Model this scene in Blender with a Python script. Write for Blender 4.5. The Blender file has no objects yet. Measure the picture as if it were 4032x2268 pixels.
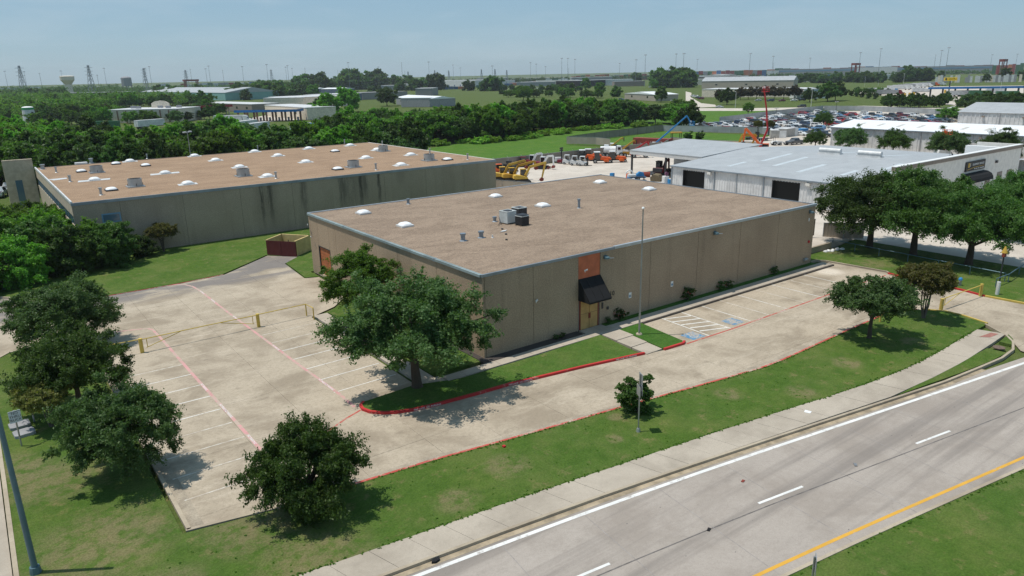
import bpy, bmesh, math, random
import numpy as np
from mathutils import Vector, Matrix

# ------------------------------------------------------------------ camera, sky, sun, exposure
scene = bpy.context.scene
COL = scene.collection
cam_data = bpy.data.cameras.new('camera')
cam = bpy.data.objects.new('camera', cam_data)
COL.objects.link(cam)
cam_data.sensor_width = 36.0
cam_data.lens = 25.4168
cam_data.clip_start = 0.5
cam_data.clip_end = 40000
cam.matrix_world = Matrix(((0.800353, 0.185184, -0.570212, -28.741322), (-0.599203, 0.215709, -0.770990, -42.529939), (-0.019775, 0.958737, 0.283605, 20.852816), (0.000000, 0.000000, 0.000000, 1.000000)))
scene.camera = cam

SUN_EL, SUN_AZ = math.radians(71), math.radians(147)       # azimuth of the sun itself, counter-clockwise from +X
sun_dir = Vector((math.cos(SUN_EL)*math.cos(SUN_AZ), math.cos(SUN_EL)*math.sin(SUN_AZ), math.sin(SUN_EL)))
world = bpy.data.worlds.new('World')
scene.world = world
world.use_nodes = True
wn, wl = world.node_tree.nodes, world.node_tree.links
wn.clear()
w_out = wn.new('ShaderNodeOutputWorld')
w_bg = wn.new('ShaderNodeBackground')
w_sky = wn.new('ShaderNodeTexSky')
w_sky.sky_type = 'NISHITA'
w_sky.sun_disc = False
w_sky.sun_elevation = SUN_EL
w_sky.sun_rotation = math.atan2(sun_dir.x, sun_dir.y)
w_sky.altitude = 200
w_sky.air_density = 1.0
w_sky.dust_density = 0.35
w_sky.ozone_density = 1.6
w_bg.inputs['Strength'].default_value = 0.115
w_mix = wn.new('ShaderNodeMix'); w_mix.data_type = 'RGBA'
w_mix.inputs[0].default_value = .72
w_mix.inputs[7].default_value = (2.15, 3.65, 4.95, 1)          # even summer haze blue over the whole dome
wl.new(w_sky.outputs[0], w_mix.inputs[6])
w_tc = wn.new('ShaderNodeTexCoord')
w_mp = wn.new('ShaderNodeMapping'); w_mp.inputs['Scale'].default_value = (1.6, 1.6, 9.0)
w_nz = wn.new('ShaderNodeTexNoise'); w_nz.inputs['Scale'].default_value = 2.6; w_nz.inputs['Detail'].default_value = 6; w_nz.inputs['Roughness'].default_value = .6; w_nz.inputs['Distortion'].default_value = .5
w_mr = wn.new('ShaderNodeMapRange'); w_mr.inputs[1].default_value = .50; w_mr.inputs[2].default_value = .80; w_mr.inputs[4].default_value = .30
w_cl = wn.new('ShaderNodeMix'); w_cl.data_type = 'RGBA'; w_cl.inputs[7].default_value = (5.2, 5.9, 6.5, 1)   # thin high cloud
wl.new(w_tc.outputs['Generated'], w_mp.inputs['Vector']); wl.new(w_mp.outputs[0], w_nz.inputs['Vector']); wl.new(w_nz.outputs['Fac'], w_mr.inputs[0])
wl.new(w_mr.outputs[0], w_cl.inputs[0]); wl.new(w_mix.outputs[2], w_cl.inputs[6])
wl.new(w_cl.outputs[2], w_bg.inputs[0])
wl.new(w_bg.outputs[0], w_out.inputs[0])

sun_data = bpy.data.lights.new('sun', 'SUN')
sun_data.energy = 3.9
sun_data.angle = math.radians(0.53)
sun_data.color = (1.0, 0.95, 0.87)
sun = bpy.data.objects.new('sun', sun_data)
COL.objects.link(sun)
sun.rotation_euler = sun_dir.to_track_quat('Z', 'Y').to_euler()

scene.view_settings.view_transform = 'Standard'
scene.view_settings.look = 'None'
scene.view_settings.exposure = 0.0
scene.view_settings.gamma = 1.0
scene.view_settings.use_curve_mapping = False
scene.cycles.max_bounces = 6
scene.cycles.use_denoising = True
scene.cycles.denoising_input_passes = 'RGB_ALBEDO_NORMAL'
scene.cycles.denoising_prefilter = 'NONE'
scene.cycles.transparent_max_bounces = 4
scene.cycles.caustics_reflective = False
scene.cycles.caustics_refractive = False

# ------------------------------------------------------------------ materials
def new_mat(name, color=(.5, .5, .5), rough=.8, metal=0.0, spec=.3):
    m = bpy.data.materials.new(name)
    m.use_nodes = True
    b = m.node_tree.nodes['Principled BSDF']
    b.inputs['Base Color'].default_value = (*color, 1)
    b.inputs['Roughness'].default_value = rough
    b.inputs['Metallic'].default_value = metal
    b.inputs['Specular IOR Level'].default_value = spec
    return m

class NT:
    """small helper for building node trees"""
    def __init__(s, m):
        s.m, s.n, s.l = m, m.node_tree.nodes, m.node_tree.links
        s.b = s.n['Principled BSDF']
        s.pos = s.n.new('ShaderNodeNewGeometry').outputs['Position']
    def set(s, inp, v):
        if isinstance(v, bpy.types.NodeSocket): s.l.new(v, inp)
        elif isinstance(v, (tuple, list)) and len(v) == 3 and inp.type == 'RGBA': inp.default_value = (*v, 1)
        else: inp.default_value = v
    def map(s, scale=(1, 1, 1), rot=(0, 0, 0), src=None, loc=(0, 0, 0)):
        n = s.n.new('ShaderNodeMapping')
        s.set(n.inputs['Vector'], src or s.pos)
        n.inputs['Scale'].default_value = scale
        n.inputs['Rotation'].default_value = rot
        n.inputs['Location'].default_value = loc
        return n.outputs[0]
    def noise(s, scale, detail=4, rough=.55, vec=None, dist=0.0):
        n = s.n.new('ShaderNodeTexNoise')
        s.set(n.inputs['Vector'], vec or s.pos)
        n.inputs['Scale'].default_value = scale
        n.inputs['Detail'].default_value = detail
        n.inputs['Roughness'].default_value = rough
        n.inputs['Distortion'].default_value = dist
        return n.outputs['Fac']
    def voro(s, scale, vec=None, feature='F1', out='Distance'):
        n = s.n.new('ShaderNodeTexVoronoi')
        n.feature = feature
        s.set(n.inputs['Vector'], vec or s.pos)
        n.inputs['Scale'].default_value = scale
        return n.outputs[out]
    def ramp(s, fac, a, b, va=0.0, vb=1.0):
        n = s.n.new('ShaderNodeMapRange')
        n.interpolation_type = 'SMOOTHSTEP'
        s.set(n.inputs[0], fac)
        n.inputs[1].default_value, n.inputs[2].default_value = a, b
        n.inputs[3].default_value, n.inputs[4].default_value = va, vb
        return n.outputs[0]
    def mix(s, fac, a, b, mode='MIX'):
        n = s.n.new('ShaderNodeMix')
        n.data_type = 'RGBA'
        n.blend_type = mode
        s.set(n.inputs[0], fac)
        s.set(n.inputs[6], a)
        s.set(n.inputs[7], b)
        return n.outputs[2]
    def math(s, op, a, b=0.0):
        n = s.n.new('ShaderNodeMath')
        n.operation = op
        s.set(n.inputs[0], a)
        s.set(n.inputs[1], b)
        return n.outputs[0]
    def xyz(s):
        n = s.n.new('ShaderNodeSeparateXYZ')
        s.l.new(s.pos, n.inputs[0])
        return n.outputs
    def bump(s, h, strength=.3, dist=.02):
        n = s.n.new('ShaderNodeBump')
        n.inputs['Strength'].default_value = strength
        n.inputs['Distance'].default_value = dist
        s.l.new(h, n.inputs['Height'])
        s.l.new(n.outputs[0], s.b.inputs['Normal'])
    def color(s, c): s.set(s.b.inputs['Base Color'], c)
    def spot(s, cx, cy, r):
        """1 inside a round patch on the ground, 0 outside"""
        o = s.xyz()
        dx, dy = s.math('SUBTRACT', o[0], cx), s.math('SUBTRACT', o[1], cy)
        d = s.math('SQRT', s.math('ADD', s.math('MULTIPLY', dx, dx), s.math('MULTIPLY', dy, dy)))
        return s.ramp(d, r, r*.35)

MAT = {}
def noisy(name, c, amt=.25, scale=1.0, rough=.8, metal=0.0, spec=.3, fine=0.0, streak=None):
    """plain colour with uneven wear"""
    m = new_mat(name, c, rough, metal, spec)
    t = NT(m)
    f = t.noise(scale, 5, .6)
    dark = tuple(v*(1-amt) for v in c)
    lite = tuple(min(.9, v*(1+amt*.7)) for v in c)
    col = t.mix(t.ramp(f, .3, .7), dark, lite)
    if fine:
        col = t.mix(t.ramp(t.noise(fine, 2, .7), .35, .65), t.mix(1.0, col, (.8, .8, .8), 'MULTIPLY'), col)
    if streak:
        sv = t.noise(1.0, 3, .6, vec=t.map(streak))
        col = t.mix(t.ramp(sv, .5, .75, 0, .5), col, tuple(v*.55 for v in c))
    t.color(col)
    MAT[name] = m
    return m

def mat_concrete(name, base, dark, light, streak_rot=0.0, wear=1.0):
    m = new_mat(name, base, .88, spec=.25)
    t = NT(m)
    big = t.noise(.2, 6, .66, dist=.4)
    st = t.noise(.5, 5, .65, vec=t.map((.22, 1.3, 1), (0, 0, streak_rot)), dist=.6)
    fine = t.noise(14, 4, .7)
    c = t.mix(t.ramp(big, .36, .6), dark, base)
    c = t.mix(t.ramp(st, .52, .74, 0, .55*wear), c, light)
    c = t.mix(t.ramp(t.noise(.9, 6, .7, vec=t.map((.5, 1, 1), (0, 0, streak_rot), loc=(7, 3, 0))), .55, .75, 0, .62*wear), c, tuple(v*.62 for v in dark))
    c = t.mix(t.ramp(t.noise(2.6, 4, .7, vec=t.map((1, 1, 1), loc=(31, 5, 0))), .62, .72, 0, .35*wear), c, tuple(v*.5 for v in dark))
    c = t.mix(t.ramp(fine, .35, .65, 0, .22), c, tuple(v*.55 for v in base))
    c = t.mix(t.ramp(t.noise(4.5, 5, .75, vec=t.map((1, 1, 1), loc=(3, 17, 0))), .42, .66, 0, .30*wear), c, tuple(v*.72 for v in dark))
    t.bump(fine, .25, .01)
    MAT[name] = m
    return m, t, c

m, t, c = mat_concrete('road_concrete', (.40, .35, .305), (.32, .275, .235), (.47, .415, .365), math.radians(8.6), .7)
cell = t.noise(.5, 4, .6, vec=t.map((.05, 1.3, 1), (0, 0, math.radians(8.8))))
c = t.mix(t.ramp(cell, .44, .64, 0, .7), c, (.20, .175, .155))
c = t.mix(t.ramp(t.voro(1.1, vec=t.map((.8, 1.2, 1))), .05, .028, 0, .8), c, (.09, .085, .085))
t.color(c)
m, t, c = mat_concrete('lot_concrete', (.475, .40, .305), (.315, .258, .19), (.57, .49, .385), math.radians(-4), 1.2)
o = t.xyz()
edge = t.math('MULTIPLY', t.ramp(o[1], 33.0, 36.5), t.ramp(t.noise(.35, 5, .65, vec=t.map((.5, 1.5, 1))), .36, .52))
c = t.mix(t.math('MULTIPLY', edge, .8), c, (.17, .155, .15))
c = t.mix(t.math('MULTIPLY', t.spot(42.6, -2.9, 2.0), .8), c, (.66, .58, .48))
t.color(c)
m, t, c = mat_concrete('sidewalk_concrete', (.46, .40, .325), (.355, .305, .245), (.54, .48, .40), math.radians(50), .5)
t.color(c)
m, t, c = mat_concrete('yard_concrete', (.60, .535, .46), (.50, .44, .375), (.68, .61, .53), math.radians(20), .45)
t.color(c)
m, t, c = mat_concrete('kerb_concrete', (.46, .39, .29), (.33, .27, .2), (.54, .47, .36), 0, .6)
t.color(c)

def paint(name, c, wear=.5, scale=3.0, under=(.45, .38, .30)):
    m = new_mat(name, c, .7, spec=.3)
    t = NT(m)
    f = t.noise(scale, 6, .75)
    f2 = t.noise(.7, 3, .6)
    w = t.ramp(t.math('ADD', f, t.math('MULTIPLY', f2, .6)), .98 - .3*wear, 1.18 - .3*wear, 0, .9)
    t.color(t.mix(w, t.mix(t.ramp(t.noise(.8, 3), .3, .7), tuple(v*.86 for v in c), c), under))
    MAT[name] = m
    return m
paint('white_paint', (.74, .72, .67), .6)
paint('worn_white', (.70, .66, .58), 1.0)
paint('red_paint', (.50, .035, .035), .3)
paint('road_white', (.76, .75, .72), .55, 2.0, (.40, .36, .33))
paint('worn_red', (.50, .085, .065), .72)
paint('pink_paint', (.62, .31, .30), .9)
paint('yellow_line', (.66, .36, .05), .3, under=(.42, .39, .37))
paint('yellow_paint', (.60, .44, .10), .3)
paint('blue_paint', (.09, .25, .42), .8)

def mat_grass(name, greens, dry=.35, spots=()):
    m = new_mat(name, greens[0], .95, spec=.1)
    t = NT(m)
    a = t.noise(.28, 6, .68)
    b = t.noise(1.7, 6, .75)
    f = t.noise(9, 5, .85)
    c = t.mix(t.ramp(b, .3, .7), greens[0], greens[1])
    c = t.mix(t.ramp(a, .4, .68, 0, .65), c, greens[2])
    c = t.mix(t.ramp(t.noise(.85, 7, .74, vec=t.map(loc=(11, 4, 0))), .60 - dry*.12, .78 - dry*.12, 0, .75), c, (.235, .20, .095))
    for (x, y, r) in spots:
        sp = t.math('MULTIPLY', t.spot(x, y, r), t.ramp(t.noise(1.3, 6, .75), .36, .6))
        c = t.mix(t.math('MULTIPLY', sp, .62), c, (.25, .20, .12))
    c = t.mix(t.ramp(f, .36, .62), t.mix(1.0, c, (.62, .64, .58), 'MULTIPLY'), c)
    c = t.mix(t.ramp(t.noise(.12, 4, .6), .35, .7, 0, .4), c, t.mix(1.0, c, (1.25, 1.12, 1.0), 'MULTIPLY'))
    t.color(c)
    t.bump(t.math('ADD', f, b), .7, .06)
    MAT[name] = m
    return m
mat_grass('lawn_grass', ((.062, .122, .020), (.090, .158, .029), (.145, .180, .053)), .55,
          ((-27.0, -7.5, 4.5), (-30.0, 3.5, 2.6), (-28.2, 0.5, 3.5), (-19.5, -15.0, 3.5), (-21, -10.6, 3.2), (0.8, -13.2, .8), (9, -15.6, 1.3), (-8, -13.6, 1.7), (20, -17.6, 1.5), (-25.5, -13, 2.6), (13, -18.4, 1.4), (-12, -14.8, 1.6), (28, -18.6, 1.3), (48.8, -4.6, 2.6), (51, 1.2, 2.2), (-1.2, -15.2, .7)))
mat_grass('rich_grass', ((.045, .118, .02), (.06, .15, .026), (.085, .165, .034)), .0)
mat_grass('island_grass', ((.06, .125, .022), (.08, .16, .03), (.13, .18, .05)), .3)
mat_grass('field_grass', ((.065, .155, .02), (.09, .19, .028), (.135, .21, .045)), .2)
mat_grass('far_grass', ((.07, .11, .026), (.095, .14, .036), (.15, .17, .06)), .5)

def mat_wall(name, base, dark, stains=(), axis=0, ztop=6.7, grain=26):
    m = new_mat(name, base, .92, spec=.2)
    t = NT(m)
    o = t.xyz()
    f = t.voro(grain, out='Color')
    g = t.noise(grain*.7, 2, .8)
    c = t.mix(t.ramp(t.noise(.22, 4, .6), .3, .7), dark, base)
    st = t.noise(1.0, 4, .65, vec=t.map((.9, .9, .07)))
    c = t.mix(t.ramp(st, .5, .78, 0, .38), c, tuple(v*.65 for v in dark))
    c = t.mix(t.ramp(t.noise(1.0, 4, .65, vec=t.map((1.4, 1.4, .09), loc=(9, 2, 1))), .56, .8, 0, .35), c, tuple(min(.8, v*1.25) for v in base))
    for (x, w, depth, k) in stains:
        d = t.math('ABSOLUTE', t.math('SUBTRACT', t.math('ADD', o[axis], t.math('MULTIPLY', t.noise(.6, 3, .6), .5)), x + .25))
        mk = t.math('MULTIPLY', t.ramp(d, w, w*.15), t.ramp(o[2], ztop - depth, ztop - depth*.25))
        mk = t.math('MULTIPLY', mk, t.ramp(t.noise(2.2, 5, .7, vec=t.map((1, 1, .12))), .25, .55))
        c = t.mix(t.math('MULTIPLY', mk, k*.82), c, (.045, .04, .034))
    gr = t.mix(t.ramp(g, .35, .65), (.70, .70, .70), (1.12, 1.10, 1.08))
    c = t.mix(.8, c, gr, 'MULTIPLY')
    t.color(c)
    t.bump(g, .5, .02)
    MAT[name] = m
    return m
mat_wall('aggregate_wall', (.41, .315, .22), (.345, .262, .182), grain=13)
mat_wall('tilt_wall', (.40, .325, .245), (.35, .282, .21),
         [(2.95, .35, 7.5, 1.0), (4.2, .5, 7, .75), (9.0, .8, 7, .7), (14.9, .9, 6.5, .6), (17.9, .42, 7.5, 1.0), (18.6, .7, 6, .7), (20.9, .4, 6.5, 1.0), (24.5, 1.2, 3, .3), (16.2, 2.6, 7.5, .45), (3.6, 2.2, 7.5, .35)], 0, 7.0, 15)

def mat_roof(name, base, dark, patches=.5, grain=30, light=None):
    m = new_mat(name, base, .95, spec=.15)
    t = NT(m)
    g = t.noise(grain, 4, .9)
    g2 = t.noise(2.2, 6, .8)
    c = t.mix(t.ramp(t.noise(.3, 6, .7, vec=t.map((.6, 1.1, 1)), dist=.8), .38, .62), dark, base)
    c = t.mix(t.ramp(g2, .3, .7, 0, .45), c, light or tuple(min(.8, v*1.25) for v in base))
    c = t.mix(t.ramp(t.noise(.42, 5, .7, vec=t.map((.45, 1.6, 1), loc=(3, 8, 0))), .60, .74, 0, patches), c, tuple(v*.5 for v in dark))
    c = t.mix(.85, c, t.mix(t.ramp(g, .36, .64), (.62, .62, .62), (1.2, 1.18, 1.16)), 'MULTIPLY')
    t.color(c)
    t.bump(g, .6, .03)
    MAT[name] = m
    return m
mat_roof('gravel_roof', (.305, .232, .172), (.225, .168, .124), .45, 8)
mat_roof('tan_roof', (.345, .238, .158), (.265, .18, .118), .75, 6)

def mat_ribbed(name, base, axis=1, pitch=.3, rough=.45, metal=.3, dirt=.2):
    """corrugated sheet: fine ribs across the given axis"""
    m = new_mat(name, base, rough, metal, .4)
    t = NT(m)
    o = t.xyz()
    w = t.math('SINE', t.math('MULTIPLY', o[axis], 2*math.pi/pitch))
    c = t.mix(t.ramp(t.noise(.35, 5, .6), .3, .7, 0, 1), tuple(v*(1-dirt) for v in base), base)
    t.color(c)
    t.bump(t.ramp(w, .2, .9), .6, .05)
    MAT[name] = m
    return m
mat_ribbed('metal_roof', (.42, .435, .445), 1, .6, .55, .08, .14)
mat_ribbed('white_siding_y', (.63, .62, .60), 1, .3, .55, 0, .08)
mat_ribbed('white_siding_x', (.63, .62, .60), 0, .3, .55, 0, .08)
mat_ribbed('white_roof', (.80, .81, .82), 1, .9, .5, 0, .06)
mat_ribbed('tan_siding', (.40, .345, .285), 0, .8, .6, 0, .1)
mat_ribbed('grey_fence_sheet', (.40, .42, .43), 1, .2, .6, .1, .25)
mat_ribbed('tan_fence_sheet', (.42, .365, .295), 1, .25, .7, 0, .2)
mat_ribbed('brown_fence_sheet', (.29, .25, .205), 0, .25, .7, 0, .2)
mat_ribbed('teal_siding', (.22, .40, .38), 0, .8, .6, 0, .1)
mat_ribbed('navy_siding', (.10, .13, .19), 0, .8, .6, 0, .1)
mat_ribbed('grey_siding', (.26, .25, .245), 0, .8, .6, 0, .1)
mat_ribbed('maroon_gate', (.115, .02, .02), 0, .12, .6, .1, .2)

for nme, c, r, me in (('coping_metal', (.27, .31, .35), .45, .5), ('white_metal', (.66, .66, .65), .45, .1), ('galvanized', (.42, .44, .45), .45, .6),
                      ('dark_metal', (.055, .055, .06), .5, .3), ('pole_metal', (.34, .35, .35), .4, .6), ('teal_pole', (.10, .17, .20), .5, .3),
                      ('black_fabric', (.012, .012, .013), .9, 0), ('orange_panel', (.50, .14, .065), .75, 0), ('orange_door', (.36, .12, .045), .7, 0),
                      ('plywood', (.50, .31, .12), .8, 0), ('ac_grey', (.60, .63, .62), .5, .1), ('ac_black', (.03, .03, .033), .5, .2),
                      ('stucco_white', (.72, .69, .64), .85, 0), ('tan_render', (.47, .39, .29), .85, 0), ('stucco_brown', (.26, .215, .18), .85, 0), ('block_yellow', (.56, .42, .19), .85, 0),
                      ('block_grey', (.40, .38, .35), .9, 0), ('tyre', (.022, .022, .022), .85, 0), ('rim', (.36, .36, .36), .4, .5),
                      ('bark', (.075, .058, .042), .95, 0), ('grey_bark', (.12, .10, .08), .95, 0), ('mulch', (.06, .05, .045), .95, 0),
                      ('rust_red', (.22, .045, .03), .8, 0), ('machine_yellow', (.52, .28, .03), .5, 0), ('machine_orange', (.72, .13, .025), .5, 0),
                      ('machine_white', (.72, .72, .71), .45, 0), ('machine_maroon', (.16, .012, .02), .5, 0), ('machine_red', (.45, .02, .025), .5, 0),
                      ('machine_blue', (.03, .22, .48), .5, 0), ('machine_black', (.025, .025, .027), .6, 0), ('amber_yellow', (.60, .38, .06), .6, 0),
                      ('container_red', (.27, .05, .04), .7, 0), ('container_green', (.04, .13, .06), .7, 0), ('container_blue', (.05, .12, .25), .7, 0),
                      ('container_orange', (.45, .14, .06), .7, 0), ('container_grey', (.30, .30, .31), .7, 0), ('container_white', (.60, .60, .60), .6, 0),
                      ('stone_cream', (.70, .61, .49), .9, 0), ('canopy_blue', (.02, .15, .40), .5, 0), ('canopy_red', (.32, .02, .03), .5, 0),
                      ('brick_brown', (.22, .13, .09), .9, 0), ('blue_trim', (.16, .30, .42), .5, .2), ('pole_wood', (.09, .07, .055), .9, 0),
                      ('lattice_grey', (.24, .27, .29), .6, .4), ('asphalt', (.16, .155, .15), .9, 0), ('sign_green', (.02, .28, .09), .6, 0), ('white_dome', (.86, .87, .88), .35, 0)):
    noisy(nme, c, .10 if 'stucco' in nme or 'letter' in nme else .16, 1.3 if r > .6 else .7, r, me, .35)

def plain(name, c, rough=.5, metal=0.0, spec=.5):
    MAT[name] = new_mat(name, c, rough, metal, spec)
plain('glass_dark', (.018, .022, .026), .08, 0, .8)
plain('glass_blue', (.09, .15, .19), .1, 0, .8)
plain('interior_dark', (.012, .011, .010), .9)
plain('letter_black', (.012, .012, .012), .6)
plain('letter_white', (.75, .75, .74), .6)
plain('headlight', (.7, .7, .7), .15)
plain('taillight', (.35, .01, .01), .3)
m = new_mat('car_paint', (.5, .5, .5), .28, 0, .5)
t = NT(m)
oi = t.n.new('ShaderNodeObjectInfo')
t.color(oi.outputs['Color'])
m.node_tree.nodes['Principled BSDF'].inputs['Coat Weight'].default_value = .5
MAT['car_paint'] = m

def mat_leaf(name, a, b, c3, trans=.35):
    m = bpy.data.materials.new(name)
    m.use_nodes = True
    n, l = m.node_tree.nodes, m.node_tree.links
    n.remove(n['Principled BSDF'])
    out = [x for x in n if x.type == 'OUTPUT_MATERIAL'][0]
    geo = n.new('ShaderNodeNewGeometry')
    isl = geo.outputs['Random Per Island']
    nz = n.new('ShaderNodeTexNoise'); nz.inputs['Scale'].default_value = .75; nz.inputs['Detail'].default_value = 4
    l.new(geo.outputs['Position'], nz.inputs['Vector'])
    oi = n.new('ShaderNodeObjectInfo')
    r1 = n.new('ShaderNodeMapRange'); l.new(nz.outputs['Fac'], r1.inputs[0]); r1.inputs[1].default_value = .32; r1.inputs[2].default_value = .68
    m1 = n.new('ShaderNodeMix'); m1.data_type = 'RGBA'; m1.inputs[6].default_value = (*a, 1); m1.inputs[7].default_value = (*b, 1); l.new(r1.outputs[0], m1.inputs[0])
    m2 = n.new('ShaderNodeMix'); m2.data_type = 'RGBA'; m2.inputs[7].default_value = (*c3, 1); l.new(m1.outputs[2], m2.inputs[6])
    r2 = n.new('ShaderNodeMapRange'); l.new(isl, r2.inputs[0]); r2.inputs[1].default_value = .55; r2.inputs[2].default_value = 1; r2.inputs[4].default_value = .8; l.new(r2.outputs[0], m2.inputs[0])
    hs = n.new('ShaderNodeHueSaturation'); l.new(m2.outputs[2], hs.inputs['Color'])
    r3 = n.new('ShaderNodeMapRange'); l.new(oi.outputs['Random'], r3.inputs[0]); r3.inputs[3].default_value = .62; r3.inputs[4].default_value = 1.38; l.new(r3.outputs[0], hs.inputs['Value'])
    r4 = n.new('ShaderNodeMapRange'); l.new(oi.outputs['Random'], r4.inputs[0]); r4.inputs[3].default_value = .485; r4.inputs[4].default_value = .515; l.new(r4.outputs[0], hs.inputs['Hue'])
    df = n.new('ShaderNodeBsdfPrincipled'); df.inputs['Roughness'].default_value = .5; df.inputs['Specular IOR Level'].default_value = .25; l.new(hs.outputs[0], df.inputs['Base Color'])
    tr = n.new('ShaderNodeBsdfTranslucent')
    br = n.new('ShaderNodeMix'); br.data_type = 'RGBA'; br.blend_type = 'MULTIPLY'; br.inputs[0].default_value = 1; br.inputs[7].default_value = (1.1, 1.25, .5, 1); l.new(hs.outputs[0], br.inputs[6]); l.new(br.outputs[2], tr.inputs['Color'])
    ms = n.new('ShaderNodeMixShader'); ms.inputs[0].default_value = trans; l.new(df.outputs[0], ms.inputs[1]); l.new(tr.outputs[0], ms.inputs[2]); l.new(ms.outputs[0], out.inputs['Surface'])
    MAT[name] = m
mat_leaf('oak_leaf', (0.050, 0.101, 0.029), (0.087, 0.154, 0.045), (0.134, 0.200, 0.074), .42)
mat_leaf('dark_leaf', (0.040, 0.093, 0.018), (0.074, 0.140, 0.027), (0.113, 0.186, 0.040), .42)
mat_leaf('wood_leaf', (0.063, 0.143, 0.022), (0.120, 0.231, 0.035), (0.190, 0.301, 0.056), .5)
mat_leaf('bright_leaf', (0.079, 0.199, 0.022), (0.135, 0.285, 0.035), (0.206, 0.365, 0.063), .5)
mat_leaf('bronze_leaf', (0.120, 0.135, 0.035), (0.174, 0.183, 0.048), (0.254, 0.206, 0.079), .5)
mat_leaf('weed_leaf', (0.120, 0.254, 0.032), (0.190, 0.349, 0.048), (0.301, 0.428, 0.079), .5)
mat_leaf('far_leaf', (0.056, 0.120, 0.028), (0.095, 0.174, 0.041), (0.143, 0.222, 0.056), .5)

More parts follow.
